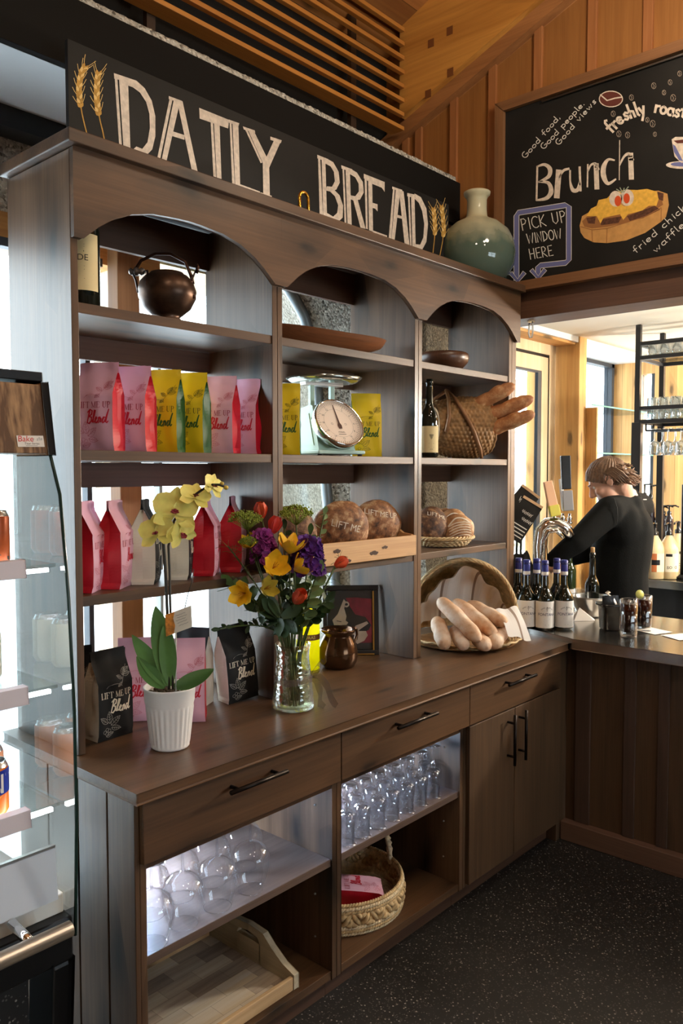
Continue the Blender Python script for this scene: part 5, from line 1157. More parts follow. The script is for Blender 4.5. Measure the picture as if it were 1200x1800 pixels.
# round rope basket with a pink bag
RB = .1135; ROPE = mat('seagrass_rope', srgb(196, 168, 124), .75, var=.35, vscale=60); ROPEP = mat('pale_rope', srgb(216, 198, 164), .8, var=.3, vscale=70)
bc2 = Vector((2.14, 1.93, RB)); t = thing('rope_basket', 'round low rope basket on the bottom shelf of the middle cabinet', 'basket', tuple(bc2))
R2 = .232
m = MB()
for k, z in enumerate((.006, .017, .028, .082, .093, .104)):
    rr_ = R2 + (.004 if 0 < k < 5 else 0)
    for ph in (0, pi):
        m.tube([(cos(a) * (rr_ + .0032 * cos(a * 70 + ph)), sin(a) * (rr_ + .0032 * cos(a * 70 + ph)), z + .0032 * sin(a * 70 + ph)) for a in [2 * pi * i / 420 for i in range(420)]], .0046, ROPE if k % 2 else ROPEP, 5, closed=True)
m.build('coiled_rows', t)
m = MB()
for ph in (0, 1, 2):
    m.tube([(cos(a) * (R2 + .002 + .007 * cos(a * 44 + ph * 2.09)), sin(a) * (R2 + .002 + .007 * cos(a * 44 + ph * 2.09)), .055 + .017 * sin(a * 44 * .5 + ph * 2.09)) for a in [2 * pi * i / 420 for i in range(420)]], .0085, ROPE, 6, closed=True)
m.lathe([(R2 - .004, .005), (R2 - .002, .1)], ROPEP, 60); m.build('braided_band', t)
m = MB()
for k in range(19): m.tube([(cos(a) * (.008 + .0118 * k), sin(a) * (.008 + .0118 * k), .006) for a in [2 * pi * i / 90 for i in range(90)]], .0062, ROPEP, 5, closed=True)
m.build('coiled_bottom', t)
hx, hy = .667 * .232, .745 * .232 * .0 + .16
m = MB()
hb = on_z(688, 1510, RB + .1); ha = Vector((hb.x - bc2.x, hb.y - bc2.y, .09))
hand = [(2 * k / 40 - 1) for k in range(41)]
dv = Vector((ha.x, ha.y, 0)).normalized() * .225
for ph in (0, 2.09, 4.19):
    m.tube([(dv.x * sin(s * 1.45) / sin(1.45) + .006 * cos(s * 46 + ph), dv.y * sin(s * 1.45) / sin(1.45) + .006 * sin(s * 46 + ph), .09 + .215 * cos(s * pi / 2) ** .55 + .004 * sin(s * 46 + ph)) for s in hand], .0075, ROPEP, 6)
m.build('rope_handle', t)
t = coffee_bag('pink', 'pink and red coffee bag lying flat in the rope basket', (2.02, 1.86, RB + .05), 0, None, True, 77); 
L_ = Vector((-.70, .70, .12)).normalized(); dn = Vector((0, 0, -1)); dn = (dn - L_ * dn.dot(L_)).normalized(); xx = dn.cross(L_); q = on_z(668, 1580, RB + .062)
t.matrix_world = Matrix(((xx.x, dn.x, L_.x, q.x + .03), (xx.y, dn.y, L_.y, q.y + .02), (xx.z, dn.z, L_.z, RB + .055), (0, 0, 0, 1)))
# checkered serving tray
def checker_mat():
    m, tt, b, o = nt('endgrain_checker'); N = tt.nodes; L = tt.links; tc = N.new('ShaderNodeTexCoord'); br = N.new('ShaderNodeTexBrick')
    br.inputs['Scale'].default_value = 1.0; br.inputs['Brick Width'].default_value = .125; br.inputs['Row Height'].default_value = .058; br.inputs['Mortar Size'].default_value = .0004
    br.inputs['Color1'].default_value = c4(srgb(226, 214, 194)); br.inputs['Color2'].default_value = c4(srgb(134, 112, 100)); br.inputs['Mortar'].default_value = c4(srgb(120, 96, 74)); br.inputs['Bias'].default_value = -.15
    L.new(tc.outputs['Object'], br.inputs['Vector']); mp = N.new('ShaderNodeMapping'); mp.inputs['Scale'].default_value = (4, 60, 4); L.new(tc.outputs['Object'], mp.inputs['Vector'])
    nz = N.new('ShaderNodeTexNoise'); nz.inputs['Scale'].default_value = 1; nz.inputs['Detail'].default_value = 4; L.new(mp.outputs['Vector'], nz.inputs['Vector'])
    mx = N.new('ShaderNodeMix'); mx.data_type = 'RGBA'; mx.blend_type = 'OVERLAY'; mx.inputs['Factor'].default_value = .7; L.new(br.outputs['Color'], mx.inputs['A']); L.new(nz.outputs['Fac'], mx.inputs['B'])
    L.new(mx.outputs['Result'], b.inputs['Base Color']); b.inputs['Roughness'].default_value = .4; return m
TRW = wood('acacia_edge', srgb(184, 148, 106), srgb(220, 190, 148), 'X', 1.2, .5, .3); TRE = wood('acacia_end', srgb(168, 156, 130), srgb(222, 212, 186), 'Y', 1.2, .55, .4, stretch=10)
tx0, tx1, ty0, ty1 = 1.150, 1.688, 1.685, 2.10
t = thing('serving_tray', 'wooden serving tray with checkered floor in the bottom of the left cabinet', 'tray', ((tx0 + tx1) / 2, (ty0 + ty1) / 2, RB))
wb(MB().box(tx0 + .022, tx1 - .022, ty0 + .016, ty1 - .016, RB, RB + .016, checker_mat()), 'checkered_floor', t)
wb(MB().box(tx0, tx1 - .0225, ty0, ty0 + .0155, RB, RB + .042, TRW), 'side_board', t, .003); wb(MB().box(tx0, tx1 - .0225, ty1 - .0155, ty1, RB, RB + .042, TRW), 'side_board', t, .003)
ym = (ty0 + ty1) / 2
for x in (tx1 - .022, tx0):
    m = MB(); top = [(ty0, .046), (ty0 + .05, .062), (ty0 + .10, .092), (ym - .07, .122), (ym, .128), (ym + .07, .122), (ty1 - .10, .092), (ty1 - .05, .062), (ty1, .046)]
    hole = [(ym - .055, .088), (ym - .045, .104), (ym, .109), (ym + .045, .104), (ym + .055, .088)]
    lo = [(ty0, 0)] + [(ym - .055, .0), (ym + .055, 0)] + [(ty1, 0)]
    pl = lambda P: [(a, RB + b) for a, b in P]
    m.prism(pl([(ty0, 0), (ym - .055, 0), (ym - .055, .088), (ym - .045, .104), (ym, .109), (ym, .128), (ym - .07, .122), (ty0 + .10, .092), (ty0 + .05, .062), (ty0, .046)]), x, x + .022, TRE, 'YZ')
    m.prism(pl([(ty1, 0), (ty1, .046), (ty1 - .05, .062), (ty1 - .10, .092), (ym + .07, .122), (ym, .128), (ym, .109), (ym + .045, .104), (ym + .055, .088), (ym + .055, 0)]), x, x + .022, TRE, 'YZ')
    m.prism(pl([(ym - .055, 0), (ym + .055, 0), (ym + .055, .082), (ym - .055, .082)]), x, x + .022, TRE, 'YZ')
    wb(m, 'end_board', t, .002)
# ---------------------------------------------------------------- chalk sign on top of the shelf units
SY = 2.20; s0, s1 = 1.262, 3.222; SZ0, SZ1 = 2.5705, 2.952
t = thing('chalk_sign', 'long black chalkboard reading DAILY BREAD standing on the top board', 'sign', (2.24, SY, SZ0))
wb(MB().box(s0, s1, SY, SY + .016, SZ0, SZ1, CHALK_BLACK), 'board', t, .001)
fA = lambda x, y, l: tuple(on_y(x / 2.4, -y / 2.4, SY - .0008 - l)); fB = lambda x, y, l: tuple(on_y(400 + x / 2.4, -y / 2.4, SY - .0008 - l))
def letter(fn, polys, name='letter'):
    m = MB()
    for k, p in enumerate(polys): m.flat([(x, -y) for x, y in p], CHALK, fn, .0003 * k)
    return wb(m, name, t)
letter(fA, [[(484, 330), (495, 333), (514, 612), (502, 606)], [(480, 308), (545, 330), (543, 346), (482, 332)], [(502, 335), (540, 344), (550, 628), (520, 616)],
            [(538, 328), (575, 340), (610, 372), (640, 425), (655, 490), (655, 575), (642, 630), (615, 658), (585, 642), (560, 632), (575, 618), (600, 628), (622, 600), (632, 540), (630, 480), (616, 430), (590, 390), (560, 368), (538, 360)]])
letter(fA, [[(716, 412), (728, 415), (676, 668), (664, 663)], [(734, 416), (760, 424), (702, 680), (682, 672)], [(745, 418), (770, 428), (833, 722), (808, 714)], [(712, 405), (768, 426), (767, 436), (712, 418)], [(722, 552), (778, 570), (778, 590), (720, 572)]])
letter(fA, [[(840, 455), (966, 506), (962, 542), (842, 500)], [(888, 512), (898, 516), (912, 748), (900, 744)], [(902, 517), (926, 525), (934, 755), (914, 749)]])
letter(fA, [[(968, 512), (976, 515), (990, 778), (979, 773)], [(980, 516), (1005, 524), (1013, 788), (992, 780)], [(964, 504), (1009, 520), (1006, 531), (966, 518)], [(1010, 776), (1096, 808), (1096, 818), (1010, 790)]])
letter(fA, [[(1024, 533), (1074, 550), (1076, 560), (1028, 546)], [(1033, 545), (1043, 548), (1106, 686), (1099, 688)], [(1046, 548), (1072, 556), (1126, 666), (1110, 692)], [(1160, 582), (1186, 592), (1135, 708), (1110, 692)], [(1140, 576), (1188, 592), (1184, 604), (1140, 590)], [(1108, 688), (1135, 702), (1138, 828), (1110, 817)], [(1098, 811), (1146, 826), (1146, 834), (1098, 820)]])
letter(fB, [[(381, 660), (390, 663), (402, 908), (388, 903)], [(396, 668), (412, 673), (419, 914), (403, 908)], [(378, 653), (425, 672), (425, 685), (378, 668)],
            [(412, 666), (445, 684), (468, 725), (473, 770), (458, 800), (432, 806), (416, 800), (418, 786), (440, 788), (452, 765), (448, 725), (434, 702), (412, 690)], [(416, 790), (445, 796), (472, 824), (487, 868), (485, 918), (468, 934), (440, 928), (416, 916), (418, 898), (445, 914), (462, 898), (466, 866), (452, 828), (432, 808), (416, 804)]])
letter(fB, [[(479, 697), (525, 714), (525, 727), (480, 711)], [(484, 706), (491, 708), (501, 942), (493, 938)], [(497, 712), (515, 718), (523, 948), (505, 942)], [(515, 710), (545, 728), (570, 768), (574, 812), (558, 842), (530, 846), (518, 840), (518, 824), (538, 828), (553, 808), (552, 775), (538, 748), (515, 734)], [(528, 838), (548, 842), (582, 966), (560, 960)]])
letter(fB, [[(577, 738), (586, 741), (591, 968), (583, 964)], [(592, 744), (609, 750), (613, 978), (596, 971)], [(574, 733), (662, 768), (662, 810), (650, 792), (606, 774), (574, 752)], [(606, 854), (632, 862), (632, 892), (622, 880), (606, 876)], [(612, 972), (672, 994), (672, 1003), (612, 985)]])
letter(fB, [[(698, 790), (705, 793), (690, 1008), (679, 1003)], [(709, 796), (728, 803), (704, 1014), (691, 1009)], [(722, 798), (742, 808), (767, 1034), (746, 1028)], [(694, 787), (736, 801), (736, 810), (694, 797)], [(709, 904), (738, 913), (738, 924), (707, 916)]])
letter(fB, [[(760, 820), (767, 822), (776, 1038), (769, 1034)], [(773, 822), (788, 828), (793, 1044), (779, 1040)], [(757, 814), (796, 822), (796, 836), (757, 828)], [(788, 816), (815, 832), (838, 880), (845, 945), (838, 1020), (820, 1054), (790, 1046), (790, 1030), (812, 1032), (825, 1002), (829, 945), (820, 890), (806, 856), (788, 838)]])
WH = mat('wheat_gold', srgb(186, 142, 66), .8, var=.25, vscale=60); WHL = mat('wheat_light', srgb(224, 190, 120), .8)
def wheat(fn, stem, n, gl, gw, lean):
    m = MB(); S = [Vector((x, -y)) for x, y in stem]; m.ribbon([tuple(p) for p in S], gw * .35, WH, fn, .0002)
    for k in range(n):
        s = k / (n - 1) * (len(S) - 1) * .62; i = min(int(s), len(S) - 2); c = S[i].lerp(S[i + 1], s - i); d = (S[i] - S[i + 1]).normalized()
        for sg in (-1, 1):
            a = atan2(d.y, d.x) + sg * .42; e = c + Vector((-d.y, d.x)) * (sg * gw * .45)
            q = lambda u, v: (e.x + cos(a) * u - sin(a) * v, e.y + sin(a) * u + cos(a) * v)
            m.flat([q(-gl * .5, 0), q(-gl * .1, gw * .5), q(gl * .35, gw * .3), q(gl * .6, 0), q(gl * .35, -gw * .3), q(-gl * .1, -gw * .5)], WH if (k + sg) % 3 else WHL, fn, .0004 + .0001 * (k % 3))
            if k % 2 == 0: m.ribbon([q(gl * .4, 0), q(gl * 1.2, sg * gw * .1), q(gl * 2.0, sg * gw * .05)], gw * .16, WHL, fn, .0003)
    return wb(m, 'painted_wheat', t)
fW = lambda x, y, l: tuple(on_y(x / 4.615, -y / 4.615, SY - .0008 - l))
wheat(fW, [(690, 540), (665, 580), (648, 650), (640, 730), (648, 820), (665, 920), (685, 1010), (705, 1085)], 13, 46, 26, 0); wheat(fW, [(800, 590), (790, 640), (785, 720), (785, 800), (795, 890), (812, 980), (832, 1060), (845, 1125)], 13, 46, 26, 0)
wheat(fB, [(868, 880), (872, 920), (875, 965), (872, 1010), (866, 1065)], 11, 18, 9, 0); wheat(fB, [(902, 870), (908, 920), (912, 970), (906, 1020), (895, 1078)], 11, 18, 9, 0)
m = MB()
for f_, x, y in ((fA, 490, 285), (fB, 780, 803)): m.flat([(x + 6 * cos(a), -y + 6 * sin(a)) for a in [pi * k / 5 for k in range(10)]], mat('hole_grey', srgb(120, 110, 96), .8), f_, .0004)
# demijohn and brass loop on the top board
p = on_y(837, 470, 2.13)
mt, tt, b_, o_ = nt('dusty_green_glass'); N = tt.nodes; L = tt.links
tc = N.new('ShaderNodeTexCoord'); sx = N.new('ShaderNodeSeparateXYZ'); L.new(tc.outputs['Object'], sx.inputs[0]); nz = N.new('ShaderNodeTexNoise'); nz.inputs['Scale'].default_value = 14; nz.inputs['Detail'].default_value = 7; L.new(tc.outputs['Object'], nz.inputs['Vector'])
ma = N.new('ShaderNodeMath'); ma.operation = 'MULTIPLY_ADD'; ma.inputs[1].default_value = .16; L.new(nz.outputs['Fac'], ma.inputs[0]); L.new(sx.outputs['Z'], ma.inputs[2])
rp = N.new('ShaderNodeMapRange'); rp.inputs['From Min'].default_value = .25; rp.inputs['From Max'].default_value = .42; L.new(ma.outputs[0], rp.inputs['Value'])
mc = N.new('ShaderNodeMix'); mc.data_type = 'RGBA'; mc.inputs['A'].default_value = c4(srgb(84, 100, 88)); mc.inputs['B'].default_value = c4(srgb(190, 184, 152)); L.new(rp.outputs[0], mc.inputs['Factor']); L.new(mc.outputs['Result'], b_.inputs['Base Color'])
mr = N.new('ShaderNodeMapRange'); mr.inputs['To Min'].default_value = .07; mr.inputs['To Max'].default_value = .75; L.new(rp.outputs[0], mr.inputs['Value']); L.new(mr.outputs[0], b_.inputs['Roughness']); b_.inputs['Coat Weight'].default_value = .2
t2 = thing('demijohn', 'round bellied dusty green glass demijohn on top of the shelf units', 'demijohn', (p.x, 2.13, 2.571))
MB().lathe([(0, 0), (.07, 0), (.105, .012), (.150, .05), (.178, .105), (.186, .16), (.178, .215), (.152, .268), (.105, .308), (.062, .328), (.050, .340), (.047, .37), (.047, .42), (.052, .432), (.062, .442), (.064, .455), (.058, .458), (.042, .452), (.040, .40), (0, .39)], mt, 48).build('bottle', t2)
BR = mat('brass', srgb(214, 160, 62), .25, 1.0)
p = on_y(534, 336, 2.02); LZ = p.z - 2.5705 - .026; m = MB(); m.tube([(-.022, 0, 0), (-.022, 0, LZ)] + [(.022 * cos(a), 0, LZ + .022 * sin(a)) for a in [pi - pi * k / 10 for k in range(11)]] + [(.022, 0, 0)], .0055, BR, 10)
o = m.build('brass_loop'); o.location = (p.x, 2.02, 2.5705); tag(o, 'small brass loop standing on the top board between the two painted words', 'hook')
# ---------------------------------------------------------------- menu chalkboard over the bar
CX = 3.466
t = thing('menu_chalkboard', 'framed menu chalkboard above the bar with Brunch lettering and a waffle', 'chalkboard', (3.475, 1.3, 2.56))
by1, by0, bz0, bz1 = 2.085, .45, 2.549, 3.455; fwid = .042
wb(MB().box(CX, 3.481, by0 + .02, by1 - .02, bz0 + .02, bz1 - .02, CHALK_BLACK), 'board', t)
FW1 = wood('chalkboard_frame_y', srgb(110, 74, 46), srgb(140, 98, 64), 'Y', 1.2, .5); FW2 = wood('chalkboard_frame_z', srgb(110, 74, 46), srgb(140, 98, 64), 'Z', 1.2, .5)
fr_ = MB()
fr_.prism([(by0, bz0), (by1, bz0), (by1 - fwid, bz0 + fwid), (by0 + fwid, bz0 + fwid)], 3.44, 3.4815, FW1, 'YZ'); fr_.prism([(by0, bz1), (by0 + fwid, bz1 - fwid), (by1 - fwid, bz1 - fwid), (by1, bz1)], 3.44, 3.4815, FW1, 'YZ')
fr_.prism([(by1, bz0), (by1, bz1), (by1 - fwid, bz1 - fwid), (by1 - fwid, bz0 + fwid)], 3.44, 3.4815, FW2, 'YZ'); fr_.prism([(by0, bz0), (by0 + fwid, bz0 + fwid), (by0 + fwid, bz1 - fwid), (by0, bz1)], 3.44, 3.4815, FW2, 'YZ')
wb(fr_, 'frame', t, .0015)
wb(MB().tube([(3.455, by1 - .24, bz1 - fwid - .012), (3.455, by0 + .1, bz1 - fwid - .012)], .006, STEEL, 8), 'light_rail', t)
fC = lambda x, y, l: tuple(on_x(800 + x / 3, -y / 3, CX - .0008 - l))
T_ = lambda P: [(a, -b) for a, b in P]
m = MB()
for s, a, b, h, w in (('Good food,', (368, 838), (556, 618), 30, 4), ('Good people.', (466, 790), (684, 548), 30, 4), ('Good views', (545, 768), (748, 532), 30, 4), ('PICK UP', (350, 1216), (592, 1168), 60, 4.5), ('WINDOW', (380, 1286), (566, 1256), 52, 4.5), ('HERE', (392, 1368), (520, 1346), 54, 4.5), ('fried chick', (950, 1338), (1222, 1096), 36, 4), ('waffle', (1056, 1334), (1215, 1186), 36, 4)):
    hand_on(m, s, T_([a])[0], T_([b])[0], h, w, CHALK_W, fC); wb(m, 'chalk_line', t); m = MB()
m = MB()
for s, a, b, h, w in (('fre', (822, 704), (895, 632), 70, 13), ('shly', (893, 634), (1008, 594), 72, 13), ('roast', (1046, 590), (1212, 624), 74, 13)):
    hand_on(m, s, T_([a])[0], T_([b])[0], h, w, CHALK, fC)
    if s != 'fre': wb(m, 'chalk_script', t); m = MB()
def smooth2(P, w, k=6):
    n = len(P); W_ = w if isinstance(w, list) else [w] * n
    if n < 3: return P, W_
    o, ow = [], []
    for i in range(n - 1):
        p0, p1, p2, p3 = P[max(i - 1, 0)], P[i], P[i + 1], P[min(i + 2, n - 1)]
        for j in range(k):
            s = j / k; f = lambda a, b, c, d: .5 * (2 * b + (c - a) * s + (2 * a - 5 * b + 4 * c - d) * s * s + (3 * b - a - 3 * c + d) * s ** 3)
            o.append((f(p0[0], p1[0], p2[0], p3[0]), f(p0[1], p1[1], p2[1], p3[1]))); ow.append(W_[i] * (1 - s) + W_[i + 1] * s)
    return o + [P[-1]], ow + [W_[-1]]
m = MB()
for P, w in (([(432, 878), (428, 1055)], 10), ([(432, 878), (470, 868), (498, 890), (492, 930), (440, 960)], [8, 16, 24, 20, 8]), ([(440, 958), (490, 965), (505, 1010), (480, 1045), (428, 1056)], [8, 18, 26, 20, 8]),
             ([(545, 905), (535, 1035)], 30), ([(548, 935), (570, 900), (598, 890)], [8, 14, 12]), ([(605, 900), (606, 960), (620, 1002), (645, 1000), (656, 960)], [10, 10, 22, 20, 10]), ([(655, 882), (660, 1005)], 12),
             ([(698, 868), (696, 985)], 8), ([(700, 900), (715, 870), (738, 865), (748, 890)], [8, 10, 16, 22]), ([(742, 870), (746, 990)], 26), ([(838, 845), (805, 842), (782, 880), (782, 930), (805, 968), (845, 945)], [8, 14, 26, 28, 18, 8]), ([(866, 740), (864, 948)], 5), ([(866, 870), (890, 825), (915, 812), (928, 840)], [8, 12, 18, 26]), ([(924, 815), (928, 938)], 27)):
    P2, w2 = smooth2(P, w); m.ribbon(T_(P2), w2, CHALK, fC, .0004)
wb(m, 'chalk_heading', t)
PUR = mat('chalk_violet', srgb(106, 110, 160), .9)
m = MB(); box_ = [(322, 1470), (322, 1140), (332, 1122), (580, 1082), (598, 1090), (598, 1370), (580, 1386), (450, 1400), (436, 1412), (437, 1455)]
m.ribbon(T_(box_), 30, CHALK_W, fC, .0002); m.ribbon(T_(box_), 24, PUR, fC, .0004)
for x, y in ((328, 1488), (437, 1472)):
    m.ribbon(T_([(x - 32, y - 44), (x, y - 6), (x + 32, y - 46)]), 24, CHALK_W, fC, .0006); m.ribbon(T_([(x - 32, y - 44), (x, y - 6), (x + 32, y - 46)]), 18, PUR, fC, .0008)
wb(m, 'chalk_arrow', t)
TAN = mat('chalk_tan', srgb(196, 146, 84), .85, var=.12, vscale=40); TAN2 = mat('chalk_tan_dark', srgb(150, 100, 56), .85); EGGY = mat('chalk_egg', srgb(226, 176, 70), .85, var=.15, vscale=60); MEAT = mat('chalk_meat', srgb(88, 54, 38), .9, var=.4, vscale=90); YOLK = mat('chalk_yolk', srgb(206, 78, 34), .85)
m = MB()
m.flat(T_([(655, 1190), (668, 1140), (730, 1105), (860, 1060), (1000, 1012), (1070, 1005), (1118, 1022), (1126, 1080), (1110, 1145), (1080, 1172), (1000, 1228), (900, 1268), (800, 1282), (730, 1278), (680, 1255), (660, 1225)]), TAN, fC, .0002)
m.flat(T_([(668, 1168), (700, 1135), (800, 1120), (1010, 1050), (1085, 1035), (1095, 1080), (1000, 1140), (900, 1175), (800, 1196), (720, 1205), (680, 1195)]), TAN2, fC, .0004)
for P in ([(690, 1150), (740, 1140), (735, 1180), (700, 1178)], [(752, 1160), (880, 1140), (860, 1175), (770, 1188)], [(905, 1140), (1050, 1085), (1080, 1105), (990, 1150), (920, 1165)], [(1065, 1010), (1098, 1020), (1095, 1060), (1070, 1050)]): m.flat(T_(P), MEAT, fC, .0006)
m.flat(T_([(690, 1140), (715, 1100), (745, 1085), (755, 1055), (800, 1045), (830, 1015), (900, 1000), (960, 1002), (1010, 996), (1060, 1010), (1072, 1050), (1060, 1085), (1020, 1085), (985, 1110), (950, 1120), (910, 1130), (885, 1160), (868, 1130), (820, 1140), (780, 1150), (765, 1180), (745, 1140)]), EGGY, fC, .0008)
m.flat(T_([(845, 1060), (905, 1025), (935, 1030), (930, 1075), (890, 1090)]), TAN, fC, .0009)
for x, y, rx, ry in ((845, 1048, 34, 42), (905, 1042, 36, 44)): m.flat(T_(A(x, y, rx, ry, 0, 360, 18)[:-1]), CHALK, fC, .0010)
for x, y, rx, ry in ((857, 1060, 18, 28), (903, 1046, 17, 27)): m.flat(T_(A(x, y, rx, ry, 0, 360, 16)[:-1]), YOLK, fC, .0012)
for P in ([(878, 1015), (850, 998)], [(880, 1012), (868, 990)], [(884, 1012), (890, 992)], [(888, 1014), (912, 985)]): m.ribbon(T_(P), 5, mat('chalk_herb', srgb(150, 160, 140), .9), fC, .0013)
for P in ([(660, 1195), (720, 1212), (800, 1205), (1000, 1142), (1085, 1095)], [(720, 1212), (722, 1275)], [(800, 1205), (797, 1280)], [(1085, 1100), (1084, 1170)]): m.ribbon(T_(P), 4, TAN2, fC, .0007)
wb(m, 'painted_waffle', t)
m = MB(); BEAN = mat('chalk_bean', srgb(92, 44, 36), .9)
m.flat(T_(A(820, 522, 64, 44, 0, 360, 22)[:-1]), CHALK, fC, .0002); m.flat(T_(A(820, 522, 59, 39, 0, 360, 22)[:-1]), BEAN, fC, .0004); m.ribbon(T_([(765, 500), (800, 530), (840, 518), (878, 512)]), 7, CHALK, fC, .0006); wb(m, 'painted_bean', t); m = MB()
for x, y, r in ((1046, 452, 16), (1132, 434, 14), (1100, 488, 13), (1148, 516, 18), (1182, 388, 14), (1012, 632, 13), (1040, 652, 18), (1052, 708, 12), (862, 706, 16), (908, 712, 16), (928, 514, 15), (832, 600, 15)):
    m.ribbon(T_(A(x, y, r * .72, r, 0, 340, 12)), 3, mat('chalk_dim', srgb(150, 136, 122), .9), fC, .0003); m.ribbon(T_([(x - r * .3, y - r * .7), (x + r * .15, y), (x - r * .1, y + r * .7)]), 3, mat('chalk_dim', 0), fC, .0003); wb(m, 'painted_bean', t); m = MB()
m = MB(); m.flat(T_(A(1190, 870, 80, 20, 0, 360, 24)[:-1]), CHALK, fC, .0002); m.flat(T_(A(1195, 866, 60, 12, 0, 360, 24)[:-1]), PUR, fC, .0004)
m.flat(T_([(1140, 735), (1160, 722), (1260, 722), (1290, 740), (1270, 820), (1235, 858), (1190, 858), (1155, 825)]), CHALK, fC, .0006); m.flat(T_([(1150, 742), (1262, 728), (1280, 742), (1262, 752), (1170, 756)]), BEAN, fC, .0008); m.flat(T_([(1146, 760), (1160, 770), (1200, 850), (1180, 845), (1152, 800)]), PUR, fC, .0008)
wb(m, 'painted_cup', t)
# clear hook under the beam
p = on_x(933, 566, 3.53); t = thing('hook', 'small clear plastic hook under the dark beam beside the shelf units', 'hook', (3.53, p.y, 2.4195))
CLP = thin_glass('clear_plastic', (.9, .9, .88), .9, .4, .2)
MB().box(-.012, .012, -.016, .016, -.008, 0, CLP).build('base', t, bevel=.002)
MB().tube([(0, -.008, -.008), (0, -.010, -.06), (0, -.004, -.082), (0, .006, -.082), (0, .012, -.06), (0, .008, -.012)], .0045, mat('clear_hook', (.9, .9, .88), .1, trans=.7), 8).build('hanger', t)
# ---------------------------------------------------------------- refrigerated display case at the left edge
PX = .90
EDGE = [(1.705, 1.91), (1.700, 1.884), (1.672, 1.727), (1.633, 1.639), (1.604, 1.416), (1.588, 1.167), (1.587, .914), (1.595, .744), (1.600, .66)]
t = thing('display_case', 'glass sided refrigerated display case with timber header at the left edge', 'display case', (.35, 2.0, 0))
CG = thin_glass('case_glass', (.93, .965, .955), .95, .22, .10)
m = MB(); m.prism([(y, z) for y, z in EDGE] + [(2.30, .66), (2.30, 1.91)], PX - .003, PX + .003, CG, 'YZ'); wb(m, 'glass_end', t)
m = MB(); m.tube([(PX, y - .001, z) for y, z in EDGE[1:]], .0042, mat('glass_edge_green', srgb(30, 52, 46), .15), 6); wb(m, 'glass_edge', t)
HW = wood('case_header_wood', srgb(92, 64, 42), srgb(186, 148, 108), 'Z', 1.6, .4, .0, stretch=7, contrast=(.38, .56))
m = MB(); m.prism([(1.688, 1.882), (1.660, 1.729), (1.80, 1.729), (1.80, 1.882)], -.6, PX - .0125, HW, 'YZ'); wb(m, 'header', t, .003)
m = MB(); m.prism([(1.686, 1.888), (1.658, 1.727), (1.80, 1.727), (1.80, 1.888)], PX - .012, PX + .006, BLACK_METAL, 'YZ'); m.box(-.6, PX - .004, 1.69, 2.3, 1.889, 1.91, BLACK_METAL); wb(m, 'header_cap', t, .002)
fh = lambda x, y, l: (lambda p: (p.x, p.y - .0012 - l, p.z))(on_y(x / 4, 520 - y / 4 * -1 if False else 520 + -y / 4, 1.660 + (on_y(x / 4, 520 + -y / 4, 1.67).z - 1.729) * .183))
m = MB(); m.flat(T_([(112, 982), (300, 984), (312, 1062), (124, 1062)]), LABELW, fh, .0004)
type_on(m, 'Bake', 178, -1024, 58, mat('sticker_red', srgb(206, 46, 36), .5), fh, .0008); hand_on(m, 'r ste', (228, -1020), (298, -1014), 26, 3, mat('sticker_grey', srgb(150, 150, 150), .6), fh, .0008); type_on(m, 'Titan Series', 222, -1046, 22, INK, fh, .0008); m.ribbon([(180, -1054), (262, -1054)], 2, INK, fh, .0008)
lab(wb(m, 'sticker', t), 'small white maker sticker with red lettering')
RAIL = mat('price_rail', srgb(206, 200, 210), .5); LEDC = mat('case_led', (1, 1, 1), .5, emis=(.92, .96, 1.0), estr=36)
SHZ = (1.492, 1.222, .955)
for z in SHZ:
    yf = 1.615
    wb(MB().box(-.6, PX - .006, yf + .03, 2.25, z - .012, z - .004, thin_glass('shelf_glass', (.9, .94, .93), .8, .25, .08)), 'glass_shelf', t)
    m = MB(); m.prism([(yf, z - .026), (yf + .004, z + .012), (yf + .03, z + .012), (yf + .03, z - .026)], -.6, PX - .088, RAIL, 'YZ'); wb(m, 'price_rail', t, .001)
    wb(MB().box(-.6, PX - .02, yf + .035, yf + .045, z - .022, z - .014, LEDC), 'light_strip', t)
wb(MB().box(-.6, PX - .004, 1.64, 2.28, .70, .745, WHITE), 'deck', t, .003)
wb(MB().box(-.6, PX - .004, 2.281, 2.30, .70, 1.889, mat('case_back', (.07, .072, .075), .5)), 'back_panel', t)
m = MB(); m.prism([(1.615, .748), (1.625, .862), (1.634, .862), (1.626, .748)], -.6, PX - .03, mat('deck_panel', srgb(206, 218, 234), .25), 'YZ'); wb(m, 'front_panel', t)
wb(MB().box(-.6, PX - .03, 1.624, 1.634, .8622, .868, STEEL), 'panel_trim', t)
BSP = speckle('speckled_black', (.012, .011, .011), 160, .12, .5)
wb(MB().box(-.6, PX - .08, 1.66, 2.28, .001, .58, BSP), 'base', t); wb(MB().box(-.6, PX + .002, 1.61, 1.66, .60, .70, BLACK_METAL).box(-.6, PX + .002, 1.6601, 2.28, .60, .70, BLACK_METAL), 'base_frame', t, .006)
m = MB(); m.prism([(1.615, .60), (1.70, .60), (1.74, .02), (1.66, .02)], PX - .05, PX + .002, BLACK_METAL, 'YZ'); wb(m, 'leg', t, .01)
hy_ = 1.52; hp1 = on_y(124, 1632, hy_); hp0 = Vector((-.6, hy_, hp1.z))
HB = mat('handle_aluminium', srgb(176, 166, 154), .35, .9)
wb(MB().tube([tuple(hp0), (hp1.x, hy_, hp1.z)], .0165, HB, 18), 'handle_bar', t)
q = on_y(58, 1655, hy_); wb(MB().tube([(q.x, hy_, hp1.z), (q.x, 1.61, hp1.z + .012)], .011, CHROME, 14), 'handle_post', t)
